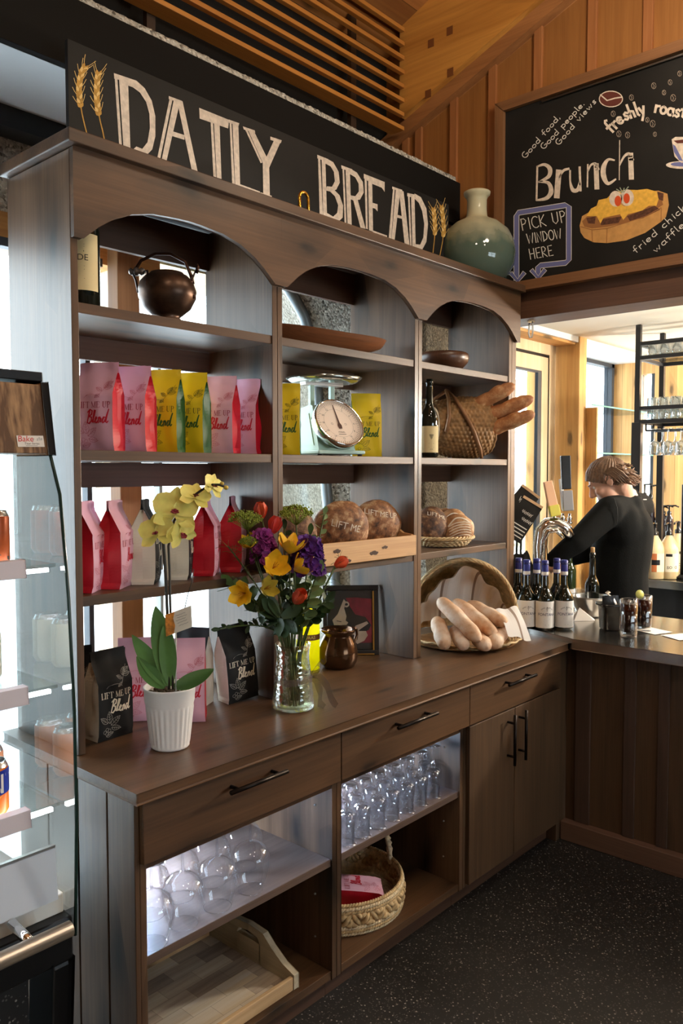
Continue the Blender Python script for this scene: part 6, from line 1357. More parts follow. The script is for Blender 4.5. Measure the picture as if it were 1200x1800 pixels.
# cans in the case
ALUM = mat('can_aluminium', (.75, .75, .76), .25, 1.0)
def can(label, loc, r, h, col, art=None, group='drink cans in the display case', rz=-40):
    t = thing('drink_can', label, 'can', loc, radians(rz), group)
    MB().lathe([(r * .78, .0), (r * .82, .002), (r, .012), (r, h - .018), (r * .97, h - .012)], col, 28).build('can_body', t)
    MB().lathe([(r * .97, h - .012), (r * .84, h - .003), (r * .84, h), (r * .78, h), (r * .76, h - .004), (0, h - .004)], ALUM, 28).build('can_lid', t)
    if art:
        m = MB(); art(m, wrap(r, 0)); m.build('printed_art', t)
    return t
AMB = mat('amber_can', srgb(150, 66, 26), .35, .3, var=.3, vscale=20); ORG = mat('orange_can', srgb(240, 118, 18), .35, .1); BLU = mat('can_blue', srgb(24, 50, 150), .35); YLW = mat('can_yellow', srgb(246, 178, 40), .4)
PEA = mat('peach_can', srgb(222, 150, 110), .4, .2); CRM = mat('cream_can', srgb(214, 210, 190), .4, .2)
def art_orange(m, fn):
    m.grid(lambda u, v: fn(-.05 + .125 * u, .042 + .052 * v + .012 * u, .0002), 20, 2, BLU); type_on(m, 'FANTA', .024, .054, .060, LABELW, fn, .0008)
    m.flat([(.0, .03), (.02, .036), (.04, .05), (.03, .046), (.01, .04)], YLW, fn, .0006); m.flat([(.0, .0145), (.028, .016), (.026, .03), (.012, .034), (0, .03)], YLW, fn, .0004)
q = on_y(-14, 1365, 1.69); can('orange soda can with blue band on the lowest shelf of the display case', (q.x, 1.69, SHZ[2] - .003), .033, .118, ORG, art_orange, rz=-52)
def art_amber(m, fn): m.flat([(.0, .02), (.02, .026), (.045, .02), (.045, .012), (.0, .012)], mat('can_black', (.01, .01, .01), .4), fn, .0004)
q = on_y(-12, 945, 1.70); can('amber coloured can on the top shelf of the display case', (q.x, 1.70, SHZ[0] - .003), .033, .118, AMB, art_amber)
for z, col, nm in ((SHZ[0] - .003, AMB, 'amber'), (SHZ[1] - .003, CRM, 'cream'), (SHZ[2] - .003, PEA, 'peach')):
    for r_, y in enumerate((1.79, 1.88)):
        for c_, x in enumerate((.80, .715)):
            can(f'{nm} can in the {("second", "third")[r_]} row of its shelf, {("next to the glass end", "one in from the glass end")[c_]}', (x, y, z), .033, .118, col)
# ---------------------------------------------------------------- on the bar
BZ = .9462
NAVY = mat('navy_capsule', srgb(38, 46, 128), .4)
def art_fontana(m, fn, h):
    type_on(m, 'FONTANA', 0, h * .46, .0185, INKB, fn, .0006, 0, .95)
    for k, ch in enumerate('CUVEE CORTILE'):
        a = radians(158 - k * 11.3); type_on(m, ch, .027 * cos(a), h * .66 + .015 * sin(a) - .004, .008, INK, fn)
    m.ribbon([(0, h * .62), (0, h * .80)], .001, INK, fn, .0005); m.ribbon(A(0, h * .73, .004, .006, 0, 360, 8), .001, INK, fn, .0005)
    for y, w in ((.40, .034), (.34, .026), (.22, .05), (.12, .016)): m.ribbon([(-w / 2, h * y), (w / 2, h * y)], .0014, mat('ink_grey', srgb(140, 136, 134), .7), fn, .0005)
gf = 'wine bottles with navy capsules on the bar'
pos = [on_z(x, y, .945) for x, y in ((924, 1104), (956, 1106), (990, 1105))]
names = ['front left navy capped wine bottle, next to the bread basket cloth', 'front middle navy capped wine bottle with a full white label', 'front right navy capped wine bottle, nearest the folded paper']
b0 = bottle(names[0], (pos[0].x, pos[0].y, BZ), -48, .044, .325, DKGLASS, gf, .012, .125, LABELW, 80, cap=NAVY, art=art_fontana, shoulder=.44)
for n_, q in zip(names[1:], pos[1:]): dup(b0, n_, (q.x, q.y, BZ), radians(-46))
fdir = Vector((CF.x, CF.y, 0)).normalized()
for n_, px, q0 in (('rear left navy capped wine bottle beside the shelf unit', 910, pos[0]), ('rear middle navy capped wine bottle, seen between the front pair', 942, pos[1]), ('rear right navy capped wine bottle in front of the open green bottle', 977, pos[2])):
    w0_ = q0.x * CF.x + q0.y * CF.y + .115; q = at_w(px, 1090, w0_); dup(b0, n_, (q.x, q.y, BZ), radians(-40))
q = on_z(999, 1066, .945); bottle('open green wine bottle standing behind the navy capped bottles', (q.x, q.y, BZ), -40, .037, .325, GRGLASS, None, .03, .07, LABELW, 70, shoulder=.6)
bw = on_z(1036, 1083, .945)
t = thing('steel_bowl', 'small steel bowl on the bar holding a bottle and a measuring cup', 'bowl', (bw.x, bw.y, BZ))
MB().lathe([(0, .002), (.052, .0), (.060, .006), (.082, .05), (.098, .098), (.102, .104), (.099, .106), (.094, .098), (.078, .05), (.055, .010), (0, .008)], STEEL, 40).build('bowl', t)
u_ = lambda px, py, w: at_w(px, py, w)
q = bw + CR * .020 + fdir * .03; bottle('dark wine bottle with a cork stopper standing in the steel bowl', (q.x, q.y, BZ + .0085), -40, .036, .318, DKGLASS, None, .02, .05, mat('black_label', (.02, .02, .02), .5), 60, cork=True, shoulder=.46)
q = bw - CR * .034 + fdir * .045; t = thing('measuring_cup', 'clear measuring cup standing in the steel bowl behind the corked bottle', 'measuring cup', (q.x, q.y, BZ + .0085))
m = MB().lathe([(0, .003), (.026, 0), (.030, .004), (.034, .125), (.036, .127), (.033, .127), (.028, .006), (0, .006)], TG, 28); m.build('cup', t)
m = MB()
for k in range(6):
    f_ = wrap(.0335, .02 + k * .016); m.ribbon([(-.01, 0), (.012, 0)], .001, LABELW, f_)
m.build('measure_marks', t)
t = thing('paper_slip', 'folded white paper slip tented on the bar behind the navy capped bottles', 'paper', tuple(on_z(1026, 1092, .945) + Vector((0, 0, .0012))), radians(-46))
PAP = mat('paper_white', srgb(226, 222, 216), .8)
m = MB().add([(-.05, 0, 0), (.055, .0, 0), (-.012, .035, .062), (-.05, .05, .0), (.07, .05, 0)], [(0, 1, 2), (0, 2, 3), (1, 4, 2)], PAP); m.build('sheet', t)
BPL = mat('black_plastic', (.013, .013, .014), .25)
q = on_z(1071, 1106, .945); t = thing('caddy', 'square black plastic caddy on the bar beside the cola glasses', 'caddy', (q.x, q.y, BZ), radians(-44))
def sq(r, z, n=4, rd=.35):
    out = []
    for k in range(40):
        a = 2 * pi * k / 40; c, s = cos(a), sin(a); d = (abs(c) ** 5 + abs(s) ** 5) ** (-.2); out.append((r * d * c, r * d * s, z))
    return out
def sqloft(levels, mt_):
    m = MB(); n = 40; vs = [p for r, z in levels for p in sq(r, z)]; fs = [(j * n + i, j * n + (i + 1) % n, (j + 1) * n + (i + 1) % n, (j + 1) * n + i) for j in range(len(levels) - 1) for i in range(n)]
    fs.append(tuple(range(n - 1, -1, -1))); fs.append(tuple((len(levels) - 1) * n + i for i in range(n))); return m.add(vs, fs, mt_, True)
sqloft([(.036, 0), (.040, .004), (.047, .108), (.056, .112), (.057, .124), (.054, .124), (.045, .110), (.038, .012)], BPL).build('tub', t)
MB().box(-.045, .01, -.02, -.016, .10, .160, BPL).box(-.02, .045, .01, .014, .10, .158, BPL).build('dividers', t)
MB().tube([(.03, -.03, .10), (.012, .0, .15), (-.005, .03, .165), (.02, .06, .168)], .009, STEEL, 8, flat=.3).build('tongs', t)
COLA = mat('cola', srgb(60, 22, 10), .05, trans=.35, ior=1.33); ICE = mat('ice', (.9, .92, .93), .05, trans=.9, ior=1.31); COLD = mat('cola_dark', srgb(32, 12, 8), .08)
def cola(label, q, r, h, lime=False):
    t = thing('cola_glass', label, 'drink', (q.x, q.y, BZ + .001), radians(-40), 'glasses of cola on the bar')
    fl_ = lambda a, z: 1 + (.03 * cos(a * 10) if z < h * .8 else 0)
    MB().lathe([(0, .0), (r * .88, 0), (r * .92, .004), (r, h), (r - .002, h + .001), (r - .004, h - .001), (r * .90 - .0025, .022), (0, .02)], TG, 60, wob=fl_).build('tumbler', t)
    MB().lathe([(0, .0215), (r * .86, .022), (r * .90, h * .6), (0, h * .6)], COLD, 30).build('cola', t)
    MB().lathe([(r * .90, h * .6), (r * .93, h * .88), (0, h * .885)], COLA, 30).build('cola_top', t)
    m = MB(); rr = random.Random(int(q.x * 1000))
    for k in range(7): m.ball((rr.uniform(-.5, .5) * r, rr.uniform(-.5, .5) * r, h * .88 + rr.uniform(-.004, .010)), .010, ICE, 6, 5)
    o = m.build('ice', t); o['kind'] = 'stuff'
    if lime:
        LM = mat('lime_flesh', srgb(206, 206, 110), .4); m = MB().lathe([(0, 0), (.019, 0), (.021, .003), (.019, .006), (0, .006)], LM, 20, M=tr(-r * .75, -.004, h + .006) @ rotx(78)); lab(m.build('lime_slice', t), 'lime slice on the rim')
    return t
cola('nearer glass of iced cola, beside the black caddy', on_z(1104, 1119, .945), .0385, .168); cola('farther glass of iced cola with a lime slice on its rim', on_z(1131, 1109, .945), .036, .165, True)
for px, py, an, lb in ((1148, 1110, -20, 'white paper napkin under the farther cola glass'), (1196, 1120, -30, 'white paper napkin on the bar at the right edge')):
    q = on_z(px, py, .945); m = MB().grid(lambda u, v: ((u - .5) * .12, (v - .5) * .12, .0008 + .0012 * abs(u - .5) + .0008 * sin(u * 5 + v * 3) ** 2), 8, 8, PAP); o = m.build('napkin'); o.location = (q.x, q.y, .9455); o.rotation_euler = (0, 0, radians(an)); tag(o, lb, 'napkin', 'paper napkins on the bar')
# tap tower
tp = at_w(966, 1075, 4.35); tp.z = BZ; t = thing('tap_tower', 'polished chrome beer tap tower with a peach and a grey handle', 'beer tap', tuple(tp), radians(-30))
TL = lambda px, py, w=4.35: tuple(Matrix.Rotation(radians(30), 3, 'Z') @ (at_w(px, py, w) - tp))
m = MB().tube([TL(953, 1074), TL(951, 1010), TL(949, 960), TL(952, 932), TL(962, 921), TL(978, 920), TL(992, 928), TL(1003, 942)], [.040, .040, .038, .037, .036, .036, .034, .030], CHROME, 18); m.build('column', t)
MB().tube([TL(951, 1000, 4.28), TL(954, 950, 4.26), TL(962, 934, 4.25), TL(978, 932, 4.25), TL(990, 945, 4.25)], [.018, .017, .016, .014, .010], CHROME, 12).build('spout', t)
MB().lathe([(0, 0), (.07, 0), (.07, .008), (.05, .014), (0, .014)], CHROME, 30, M=tr(*TL(953, 1075))).build('base_flange', t)
def hbox(c0, c1, w0, w1, m_, name, w=4.33, dep=.030, bev=.004):
    a, b = Vector(TL(*c0, w)), Vector(TL(*c1, w)); ax = (b - a); L_ = ax.length; ax.normalize(); sd = Matrix.Rotation(radians(30), 3, 'Z') @ CR; sd = (sd - ax * sd.dot(ax)).normalized(); fw = sd.cross(ax)
    m = MB(); vs = []
    for (p, w_) in ((a, w0), (b, w1)):
        for i, j in ((-1, -1), (1, -1), (1, 1), (-1, 1)): vs.append(tuple(p + sd * (i * w_ / 2) + fw * (j * dep / 2)))
    m.add(vs, [(3, 2, 1, 0), (4, 5, 6, 7), (0, 1, 5, 4), (1, 2, 6, 5), (2, 3, 7, 6), (3, 0, 4, 7)], m_); return m.build(name, t, bevel=bev)
PEACH = mat('peach_handle', srgb(240, 190, 150), .45); GREYH = mat('grey_handle', srgb(146, 146, 148), .45); YH = mat('yellow_handle', srgb(226, 214, 92), .45)
h_ = hbox((975, 905), (962, 846), .055, .046, PEACH, 'tap_handle'); lab(h_, 'peach tap handle with yellow band')
o = hbox((976, 907), (972, 888), .0565, .0555, YH, 'yellow_band', 4.32, .033); o.parent = h_
h2 = hbox((998, 898), (996, 862), .058, .054, GREYH, 'tap_handle'); lab(h2, 'black and grey tap handle')
o = hbox((995, 860), (993, 801), .050, .052, BPL, 'black_top', 4.33, .028); o.parent = h2
q3 = hbox((990, 896), (985, 842), .02, .02, WHITE, 'tap_handle', 4.42, .02); lab(q3, 'narrow white tap handle behind the grey one')
for px, py in ((974, 912), (989, 912), (1001, 912)): MB().lathe([(.012, -.028), (.016, -.02), (.009, -.008), (.015, .0), (.009, .012), (.007, .03), (0, .03)], CHROME, 14, M=tr(*TL(px, py))).build('tap_collar', t)
# black menu boards and bar towel near the window
for k, (px, py, w_, an, lb) in enumerate(((916, 915, 4.5, 32, 'black menu board with white writing tilted behind the right shelf unit'), (909, 893, 4.62, 38, 'second black menu board behind the tilted front one'))):
    c = at_w(px, py, w_); t = thing('menu_board', lb, 'menu board', tuple(c), 0, 'black menu boards by the window'); M0 = frame_at((0, 0, 0), Vector(TOCAM) + Vector((-.2, 0, .2))) @ rotz(-an)
    MB().box(-.062, .062, -.115, .115, -.004, .004, CHALK_BLACK, M0).build('board', t)
    MB().box(-.062, .062, .1152, .130, -.006, .006, mat('pale_wood_clip', srgb(206, 170, 130), .5), M0).build('wood_edge', t)
    m = MB(); fM = lambda x, y, l: tuple(M0 @ Vector((x, y, .0046 + l)))
    for y0_, x0_ in ((.05, -.025), (.012, -.005)): m.ribbon([(x0_ + .003 * i, y0_ + .011 * sin(i * 1.9 + k) * (1 if i % 5 else 1.8)) for i in range(22)], .0028, CHALK_W, fM)
    for y in (-.03, -.05, -.07, -.09): m.ribbon([(-.05, y), (.05, y)], .006, CHALK_W, fM)
    m.build('chalk_writing', t)
    MB().tube([(0, 0, -.005), (.05, .03, -(c.z - .946) / 2), (.09, .06, -(c.z - .948))], .006, BLACK_METAL, 8).build('stand', t)
c = on_z(922, 1075, .945); c = at_w(918, 1000, 4.45); c.z = BZ
m = MB().grid(lambda u, v: ((u - .5) * .30, (v - .5) * .22, .002 + max(0, .34 * (1 - (2 * u - 1) ** 2) * (1 - (2 * v - 1) ** 2) * (.75 + .35 * noise.noise((u * 6, v * 6, 2))))), 40, 34, mat('black_cloth', (.012, .012, .013), .9, bump=.2, bscale=30)); o = m.build('bar_towel'); o.location = tuple(c); o.rotation_euler = (0, 0, radians(-40)); tag(o, 'bunched black bar towel on the bar behind the wine bottles', 'towel')
# back bar, jugs, pumps
t = thing('back_bar', 'low steel topped back bar cabinet behind the bartender', 'counter', (5.6, .4, 0))
wb(MB().box(5.24, 5.92, -2.0, 2.03, .93, .985, mat('bar_steel', 0)), 'steel_top', t, .003)
wb(MB().box(5.27, 5.92, 1.35, 2.01, .02, .929, BPL).box(5.27, 5.92, -2.0, 1.349, .02, .929, W_DOOR), 'carcass', t)
JUG = mat('translucent_jug', srgb(232, 208, 160), .45, sub=.3); PIECE = mat('jug_label', srgb(236, 226, 200), .6); ORL = mat('jug_orange', srgb(190, 110, 62), .6)
def jug(label, q, art):
    t = thing('syrup_jug', label, 'jug', tuple(q), radians(-44), 'pump jugs on the back bar')
    MB().lathe([(0, 0), (.058, 0), (.064, .006), (.064, .19), (.060, .205), (.042, .245), (.026, .272), (.021, .282), (.021, .292), (0, .292)], JUG, 28).build('jug_body', t)
    m = MB().lathe([(.0225, .286), (.0225, .308), (.012, .316), (.011, .352), (.014, .356), (.014, .368), (0, .370)], BPL, 16); m.tube([(0, 0, .362), (-.02, -.02, .366), (-.05, -.05, .360), (-.056, -.056, .350)], .006, BPL, 8); m.build('pump', t)
    f_ = wrap(.064, .05); m = MB(); m.grid(lambda u, v: f_((u - .5) * .10, v * .12, 0), 14, 2, PIECE)
    if art == 0: m.grid(lambda u, v: f_(-.045 + u * .032, v * .12, .0004), 8, 2, ORL); m.grid(lambda u, v: f_(-.045 + u * .052, .045 + v * .034, .0008), 8, 2, BPL)
    else:
        m.grid(lambda u, v: f_(-.046 + u * .04, .10 + v * .018, .0004), 8, 2, BPL); hand_on(m, 'so a', (-.04, .02), (.03, .024), .03, .003, INK, f_)
    m.build('jug_label', t)
for px, py, a_, lb in ((1149, 1017, 0, 'cream syrup jug with an orange and black label, beside the bartender'), (1174, 1017, 1, 'cream pump jug with handwritten label, second from the bartender'), (1190, 1011, 1, 'cream pump jug at the back near the black stand')):
    q = on_z(px, py, .985); jug(lb, (q.x, q.y, .986), a_)
t = thing('bottle_riser', 'narrow riser shelf at the back of the back bar', 'shelf', (5.80, 1.75, .986)); wb(MB().box(5.72, 5.90, 1.35, 2.02, .986, 1.20, BPL), 'riser', t)
for k, (px, py) in enumerate(((1141, 852), (1130, 850), (1158, 890), (1166, 888), (1176, 888))):
    q = on_x(px + (0 if k > 1 else 3), py, 5.80); zt_ = q.z; lb = ('tall dark pump bottle with its spout turned right, above the jugs', 'tall dark pump bottle just behind the shoulder of the bartender', 'first short dark pump bottle on the riser', 'middle short dark pump bottle on the riser', 'last short dark pump bottle on the riser, by the black stand')[k]
    hh = zt_ - 1.201; t = thing('pump_bottle', lb, 'bottle', (5.80, q.y, 1.201), radians(-60), 'dark pump bottles on the riser')
    MB().lathe([(0, 0), (.030, 0), (.032, .004), (.032, hh * .55), (.026, hh * .66), (.013, hh * .72), (.013, hh * .76), (0, hh * .76)], mat('dark_syrup', srgb(40, 34, 40), .15, coat=.4), 18).build('bottle_body', t)
    m = MB().lathe([(.016, hh * .74), (.016, hh * .82), (.006, hh * .84), (.006, hh * .97), (.011, hh * .975), (0, hh)], BPL, 12); m.tube([(0, 0, hh * .98), (.04, -.01, hh * .99), (.062, -.016, hh * .95)], .006, BPL, 8); m.build('pump', t)
q = on_x(1199, 1015, 5.40); t = thing('stand', 'black upright stand with round foot at the right edge of the back bar', 'stand', (5.40, q.y, .986)); MB().lathe([(0, 0), (.06, 0), (.06, .018), (.02, .03), (0, .03)], BLACK_METAL, 28).build('foot', t); MB().tube([(0, 0, .03), (0, 0, .62)], .016, BLACK_METAL, 12).build('pole', t)
# hanging glass rack
RXF, RXB, RY1, RY0 = 5.20, 5.62, 2.065, .6
t = thing('glass_rack', 'black metal rack of glassware standing on the back bar', 'rack', (5.4, 1.4, .986)); GM = mat('graphite_metal', (.03, .032, .036), .4, .5)
for y in (RY1, RY0):
    for x in (RXF, RXB):
        s_ = .020 if x == RXF else .014
        wb(MB().box(x - .014, x + .014, y - .016, y + .016, 2.01, 2.638, GM), 'upright', t); wb(MB().box(x - s_, x + s_, y - s_ * 1.5, y + s_ * 1.5, .9865, 2.009, GM), 'post', t)
for z in (2.515, 2.424, 2.10, 2.012):
    m = MB()
    for x in (RXF, RXB): m.box(x - .013, x + .013, RY0 + .017, RY1 - .0165, z - .012, z + .012, GM)
    m.box(RXF + .0145, RXB - .0145, RY1 - .012, RY1 + .012, z - .011, z + .011, GM); wb(m, 'rail', t)
for z in (2.437, 2.025): wb(MB().box(RXF - .012, RXB + .012, RY0 + .017, RY1 - .017, z - .001, z + .004, thin_glass('rack_glass', (.9, .95, .94), .6, .2, .05)), 'glass_shelf', t)
wb(MB().tube([(RXF + .02, RY1 - .05, 1.955), (RXF + .02, RY0 + .05, 1.955)], .006, GM, 8).tube([(RXF + .02, RY1 - .05, 1.955), (RXF + .02, RY1 - .05, 2.0)], .006, GM, 8), 'hanging_rail', t)
wb(MB().tube([(RXF + .15, RY1 - .05, 1.955), (RXF + .15, RY0 + .05, 1.955)], .006, GM, 8).tube([(RXF + .15, RY1 - .05, 1.955), (RXF + .15, RY1 - .05, 2.0)], .006, GM, 8), 'hanging_rail', t)
RG = thin_glass('rack_tumbler', (.86, .90, .92), 1.0, .45, .12)
def row(z, h, r, kind, ny, nx, y0, tag_):
    src = None
    for i in range(nx):
        for j in range(ny):
            x, y = RXF + .055 + i * .105, y0 - j * (.078); k_ = ('front', 'second', 'third', 'back')[i]; jn = ('first', 'second', 'third', 'fourth', 'fifth')[j]
            lb = f'{jn} {kind} from the left, {k_} row, {tag_}'
            if src is None:
                m = MB().lathe([(0, .003), (r * .8, 0), (r * .86, .006), (r, h), (r - .002, h), (r * .82, .012), (0, .010)], RG, 20, wob=lambda a, z_: 1 + .03 * cos(a * 8)); src = m.build('tumbler'); src.location = (x, y, z); tag(src, lb, 'glass', f'tumblers on the {tag_}')
            else:
                o = src.copy(); COL.objects.link(o); o.location = (x, y, z); o['label'] = lb
row(2.4415, .085, .034, 'low tumbler', 4, 3, RY1 - .07, 'top tier of the rack'); row(2.0295, .14, .034, 'tall tumbler', 4, 3, RY1 - .07, 'lower tier of the rack')
src = None
for i, x in enumerate((RXF + .02, RXF + .15)):
    for j in range(4):
        y = RY1 - .11 - j * .082; lb = f'{("first", "second", "third", "fourth")[j]} stem glass from the left hanging in the {("front", "rear")[i]} line under the rack'
        if src is None:
            src = thing('stem_glass', lb, 'glass', (x, y, 1.962), 0, 'stem glasses hanging under the rack')
            MB().lathe([(0, 0), (.032, .0), (.033, .003), (.010, .005), (0, .006)], RG, 22).build('foot', src); MB().lathe([(.005, 0), (.0045, -.06), (.010, -.075)], RG, 12).build('stem', src)
            MB().lathe([(.010, -.075), (.028, -.085), (.035, -.11), (.036, -.14), (.038, -.165), (.0365, -.165), (.034, -.14), (.033, -.112), (.026, -.088), (0, -.08)], RG, 22, wob=lambda a, z_: 1 + .025 * cos(a * 9)).build('bowl', src)
        else: dup(src, lb, (x, y, 1.962))
# glass shelf cabinet by the far window
sbx = px0 + .118
t = thing('side_board', 'plain fir board standing beside the small far window', 'board', (sbx + .01, 2.7, 0)); wb(MB().box(sbx, sbx + .022, 2.47, 2.86, .001, on_x(1046, 716, sbx).z, FIR_Z), 'board', t, .002)
for z, lb in ((on_y(1090, 722, 2.60).z, 'upper clear glass shelf in front of the far window'), (on_y(1090, 799, 2.60).z, 'lower clear glass shelf in front of the far window')):
    m = MB().box(sbx + .024, EX - .002, 2.52, 2.855, z - .004, z + .004, thin_glass('shelf_pane', (.90, .96, .95), .7, .2, .06)).box(sbx + .024, EX - .002, 2.515, 2.52, z - .005, z + .005, mat('shelf_edge', srgb(120, 190, 180), .2)); o = m.build('glass_shelf'); tag(o, lb, 'shelf', 'glass shelves by the far window')
# trees outside the door
for k, (x, y, h_, r_) in enumerate(((12.2, 6.6, 5.2, 1.5), (14.6, 7.6, 7.5, 2.2), (10.5, 6.6, 2.2, .9))):
    t = thing('tree', ('slender tree paled by glare outside the glazed door', 'tall glare-paled tree standing farther off outside the glazed door', 'low bushy tree outside the glazed door')[k], 'tree', (x, y, -.06)); rr = random.Random(k + 20)
    MB().tube([(0, 0, 0), (.05, .02, h_ * .4), (0, 0, h_ * .9)], [.10, .07, .02], mat('bark', srgb(120, 104, 88), .9, var=.2), 10).build('trunk', t)
    m = MB(); LFM = mat('glare_pale_leaves', srgb(214, 222, 208), .9, var=.1, vscale=2)  # leaf colour washed pale, outdoor overexposure put into the material
    for i in range(340):
        z = rr.random() ** .8; q = r_ * (1 - z * .75) * sqrt(rr.random()); a = rr.random() * 2 * pi; c = Vector((q * cos(a), q * sin(a), h_ * (.18 + .82 * z))); Mf = frame_at(c, (rr.uniform(-1, 1), rr.uniform(-1, 1), rr.uniform(.1, 1)), (rr.uniform(-1, 1), rr.uniform(-1, 1), .3))
        petal(m, Mf, .28, .10, LFM, .2, 1, 4, 4)
    o = m.build('foliage', t); o['kind'] = 'stuff'
# ---------------------------------------------------------------- bartender
SKIN = mat('skin', srgb(226, 176, 150), .5, sub=.15); KNIT = mat('black_knit', (.0085, .009, .009), .95, bump=.25, bscale=160)
KNIT.node_tree.nodes['Principled BSDF'].inputs['Specular IOR Level'].default_value = .12
SEAM = mat('knit_seam', (.03, .032, .032), .95)
HAIR = wood('brown_hair', srgb(70, 50, 38), srgb(140, 108, 84), 'X', 6.0, .42, 0, stretch=16); TROU = mat('dark_trousers', (.015, .016, .02), .8); SHOE = mat('dark_shoe', (.01, .01, .01), .5)
PB = at_w(1090, 1080, 4.66); PB.z = 0.001
t = thing('person', 'person with tied back brown hair in black knit sweater, bent over the taps', 'person', tuple(PB))
PW = lambda px, py, w: at_w(px, py, w) - PB
def remesh(o, vox, smooth=6, fac=.5):
    r = o.modifiers.new('Remesh', 'REMESH'); r.mode = 'VOXEL'; r.voxel_size = vox; r.use_smooth_shade = True
    s = o.modifiers.new('Smooth', 'SMOOTH'); s.iterations = smooth; s.factor = fac; return o
def limb(m, P, rs, mt_, seg=14):
    m.tube([tuple(p) for p in P], rs, mt_, seg)
    for p, r in zip(P, rs): m.ball(tuple(p), r, mt_, 14, 8)
IL = -CR; AW = Vector((CF.x, CF.y, 0)).normalized()
hf = (IL * .80 + AW * .34 + Vector((0, 0, -.62))).normalized(); hu = (Vector((0, 0, 1)) - hf * hf.z).normalized(); hu = (hu + CR * .06).normalized(); hu = (hu - hf * hu.dot(hf)).normalized(); hl = hu.cross(hf)
HS = 1.06; HC = PW(1067, 846, 4.55)
HM = Matrix(((hf.x, hl.x, hu.x, HC.x), (hf.y, hl.y, hu.y, HC.y), (hf.z, hl.z, hu.z, HC.z), (0, 0, 0, 1))) @ Matrix.Diagonal((HS, HS, HS, 1))
LD = (-IL * 0 + Vector((-.97, -.195, 0))).normalized()          # the person's left, toward the camera
nb, ch, wa, hp_ = PW(1098, 880, 4.62), PW(1097, 930, 4.62), PW(1088, 1005, 4.62), PW(1088, 1075, 4.64)
shl, elb, wrl, hal = PW(1071, 898, 4.47), PW(1013, 953, 4.40), PW(970, 984, 4.42), PW(955, 990, 4.44)
shr, ebr, wrr, har = PW(1124, 890, 4.76), PW(1062, 962, 4.78), PW(994, 985, 4.68), PW(975, 986, 4.62)
m = MB()
# head: cranium, face, jaw, nose, lips, brow, ears
m.ball((-.012, 0, .028), (.098, .076, .086), SKIN, 26, 18, M=HM); m.ball((.028, 0, -.035), (.064, .060, .080), SKIN, 24, 16, M=HM); m.ball((.060, 0, -.092), (.034, .036, .026), SKIN, 18, 12, M=HM)
m.tube([(.086, 0, .022), (.098, 0, .0), (.112, 0, -.022), (.106, 0, -.032)], [.008, .011, .0145, .010], SKIN, 12, M=HM); m.ball((.098, .012, -.030), (.012, .008, .008), SKIN, 10, 8, M=HM); m.ball((.098, -.012, -.030), (.012, .008, .008), SKIN, 10, 8, M=HM)
m.ball((.086, 0, -.058), (.012, .022, .007), SKIN, 14, 8, M=HM); m.ball((.083, 0, -.070), (.012, .019, .008), SKIN, 14, 8, M=HM); m.ball((.080, 0, .028), (.016, .046, .010), SKIN, 16, 10, M=HM)
for s in (1, -1):
    m.ball((.052, s * .044, -.026), (.030, .020, .024), SKIN, 12, 10, M=HM)
    m.ball((-.014, s * .078, -.008), (.020, .008, .032), SKIN, 14, 10, M=HM); m.tube([(-.002, s * .078, -.036), (.002, s * .080, -.01), (-.006, s * .084, .016), (-.026, s * .086, .020), (-.034, s * .084, -.002)], .0045, SKIN, 8, M=HM)
nk = HM @ Vector((-.045, 0, -.055))
limb(m, [nk, nk.lerp(nb, .55), nb], [.058, .060, .072], SKIN)
limb(m, [nb, ch, wa, hp_], [.085, .13, .125, .135], SKIN); limb(m, [nb, shl], [.06, .055], SKIN); limb(m, [nb, shr], [.06, .055], SKIN)
for a, b, c in ((shl, elb, wrl), (shr, ebr, wrr)): limb(m, [a, a.lerp(b, .5), b, b.lerp(c, .35), c], [.052, .046, .038, .038, .026], SKIN)
for s in (1, -1):
    h0 = hp_ + LD * (.085 * s) - Vector((0, 0, .03)); kn = Vector((h0.x - .02, h0.y + .03, .50)); an = Vector((h0.x, h0.y - .01, .09)); limb(m, [h0, h0.lerp(kn, .5), kn, kn.lerp(an, .35), an], [.09, .078, .056, .056, .036], SKIN)
    m.tube([tuple(an), tuple(an + Vector((-.02, .06, -.05))), tuple(an + Vector((-.04, .15, -.065)))], [.036, .036, .024], SKIN, 10)
# hands: palm, four unequal fingers curled over the tap, thumb from the side of the palm
def hand(m, w_, h_, curl):
    d = (h_ - w_).normalized(); sd = d.cross(Vector((0, 0, 1))).normalized(); up = sd.cross(d)
    pc = w_ + d * .045
    for k in range(4):
        o = sd * (.030 - .020 * k); base = w_ + d * .085 + o; L = (.036, .042, .039, .030)[k]
        m.tube([tuple(w_ + d * .012 + o * .5), tuple(base - d * .03 + o * .1), tuple(base)], [.014, .0135, .0115], SKIN, 8)
        p1 = base + (d * .8 - up * .6 * curl).normalized() * L; p2 = p1 + (d * .2 - up * curl).normalized() * L * .72; p3 = p2 + (-d * .5 - up * .7 * curl).normalized() * L * .5
        m.tube([tuple(base), tuple(p1), tuple(p2), tuple(p3)], [.0105, .0095, .0088, .0072], SKIN, 8); m.ball(tuple(p3), .0072, SKIN, 8, 6)
    m.ball(tuple(pc), (.042, .042, .020), SKIN, 14, 8)
    tb_ = w_ + d * .022 + sd * .034; t1 = tb_ + (sd * .6 + d * .7 - up * .2).normalized() * .036; t2 = t1 + (d * .9 - up * .5).normalized() * .030
    m.tube([tuple(w_ + d * .012 + sd * .012), tuple(tb_), tuple(t1), tuple(t2)], [.016, .0145, .011, .0085], SKIN, 8); m.ball(tuple(t2), .0085, SKIN, 8, 6)
hand(m, wrl, hal + Vector((0, 0, .0)), 1.0); hand(m, wrr, har, 1.0)
body = remesh(m.build('body', t), .0058, 4)
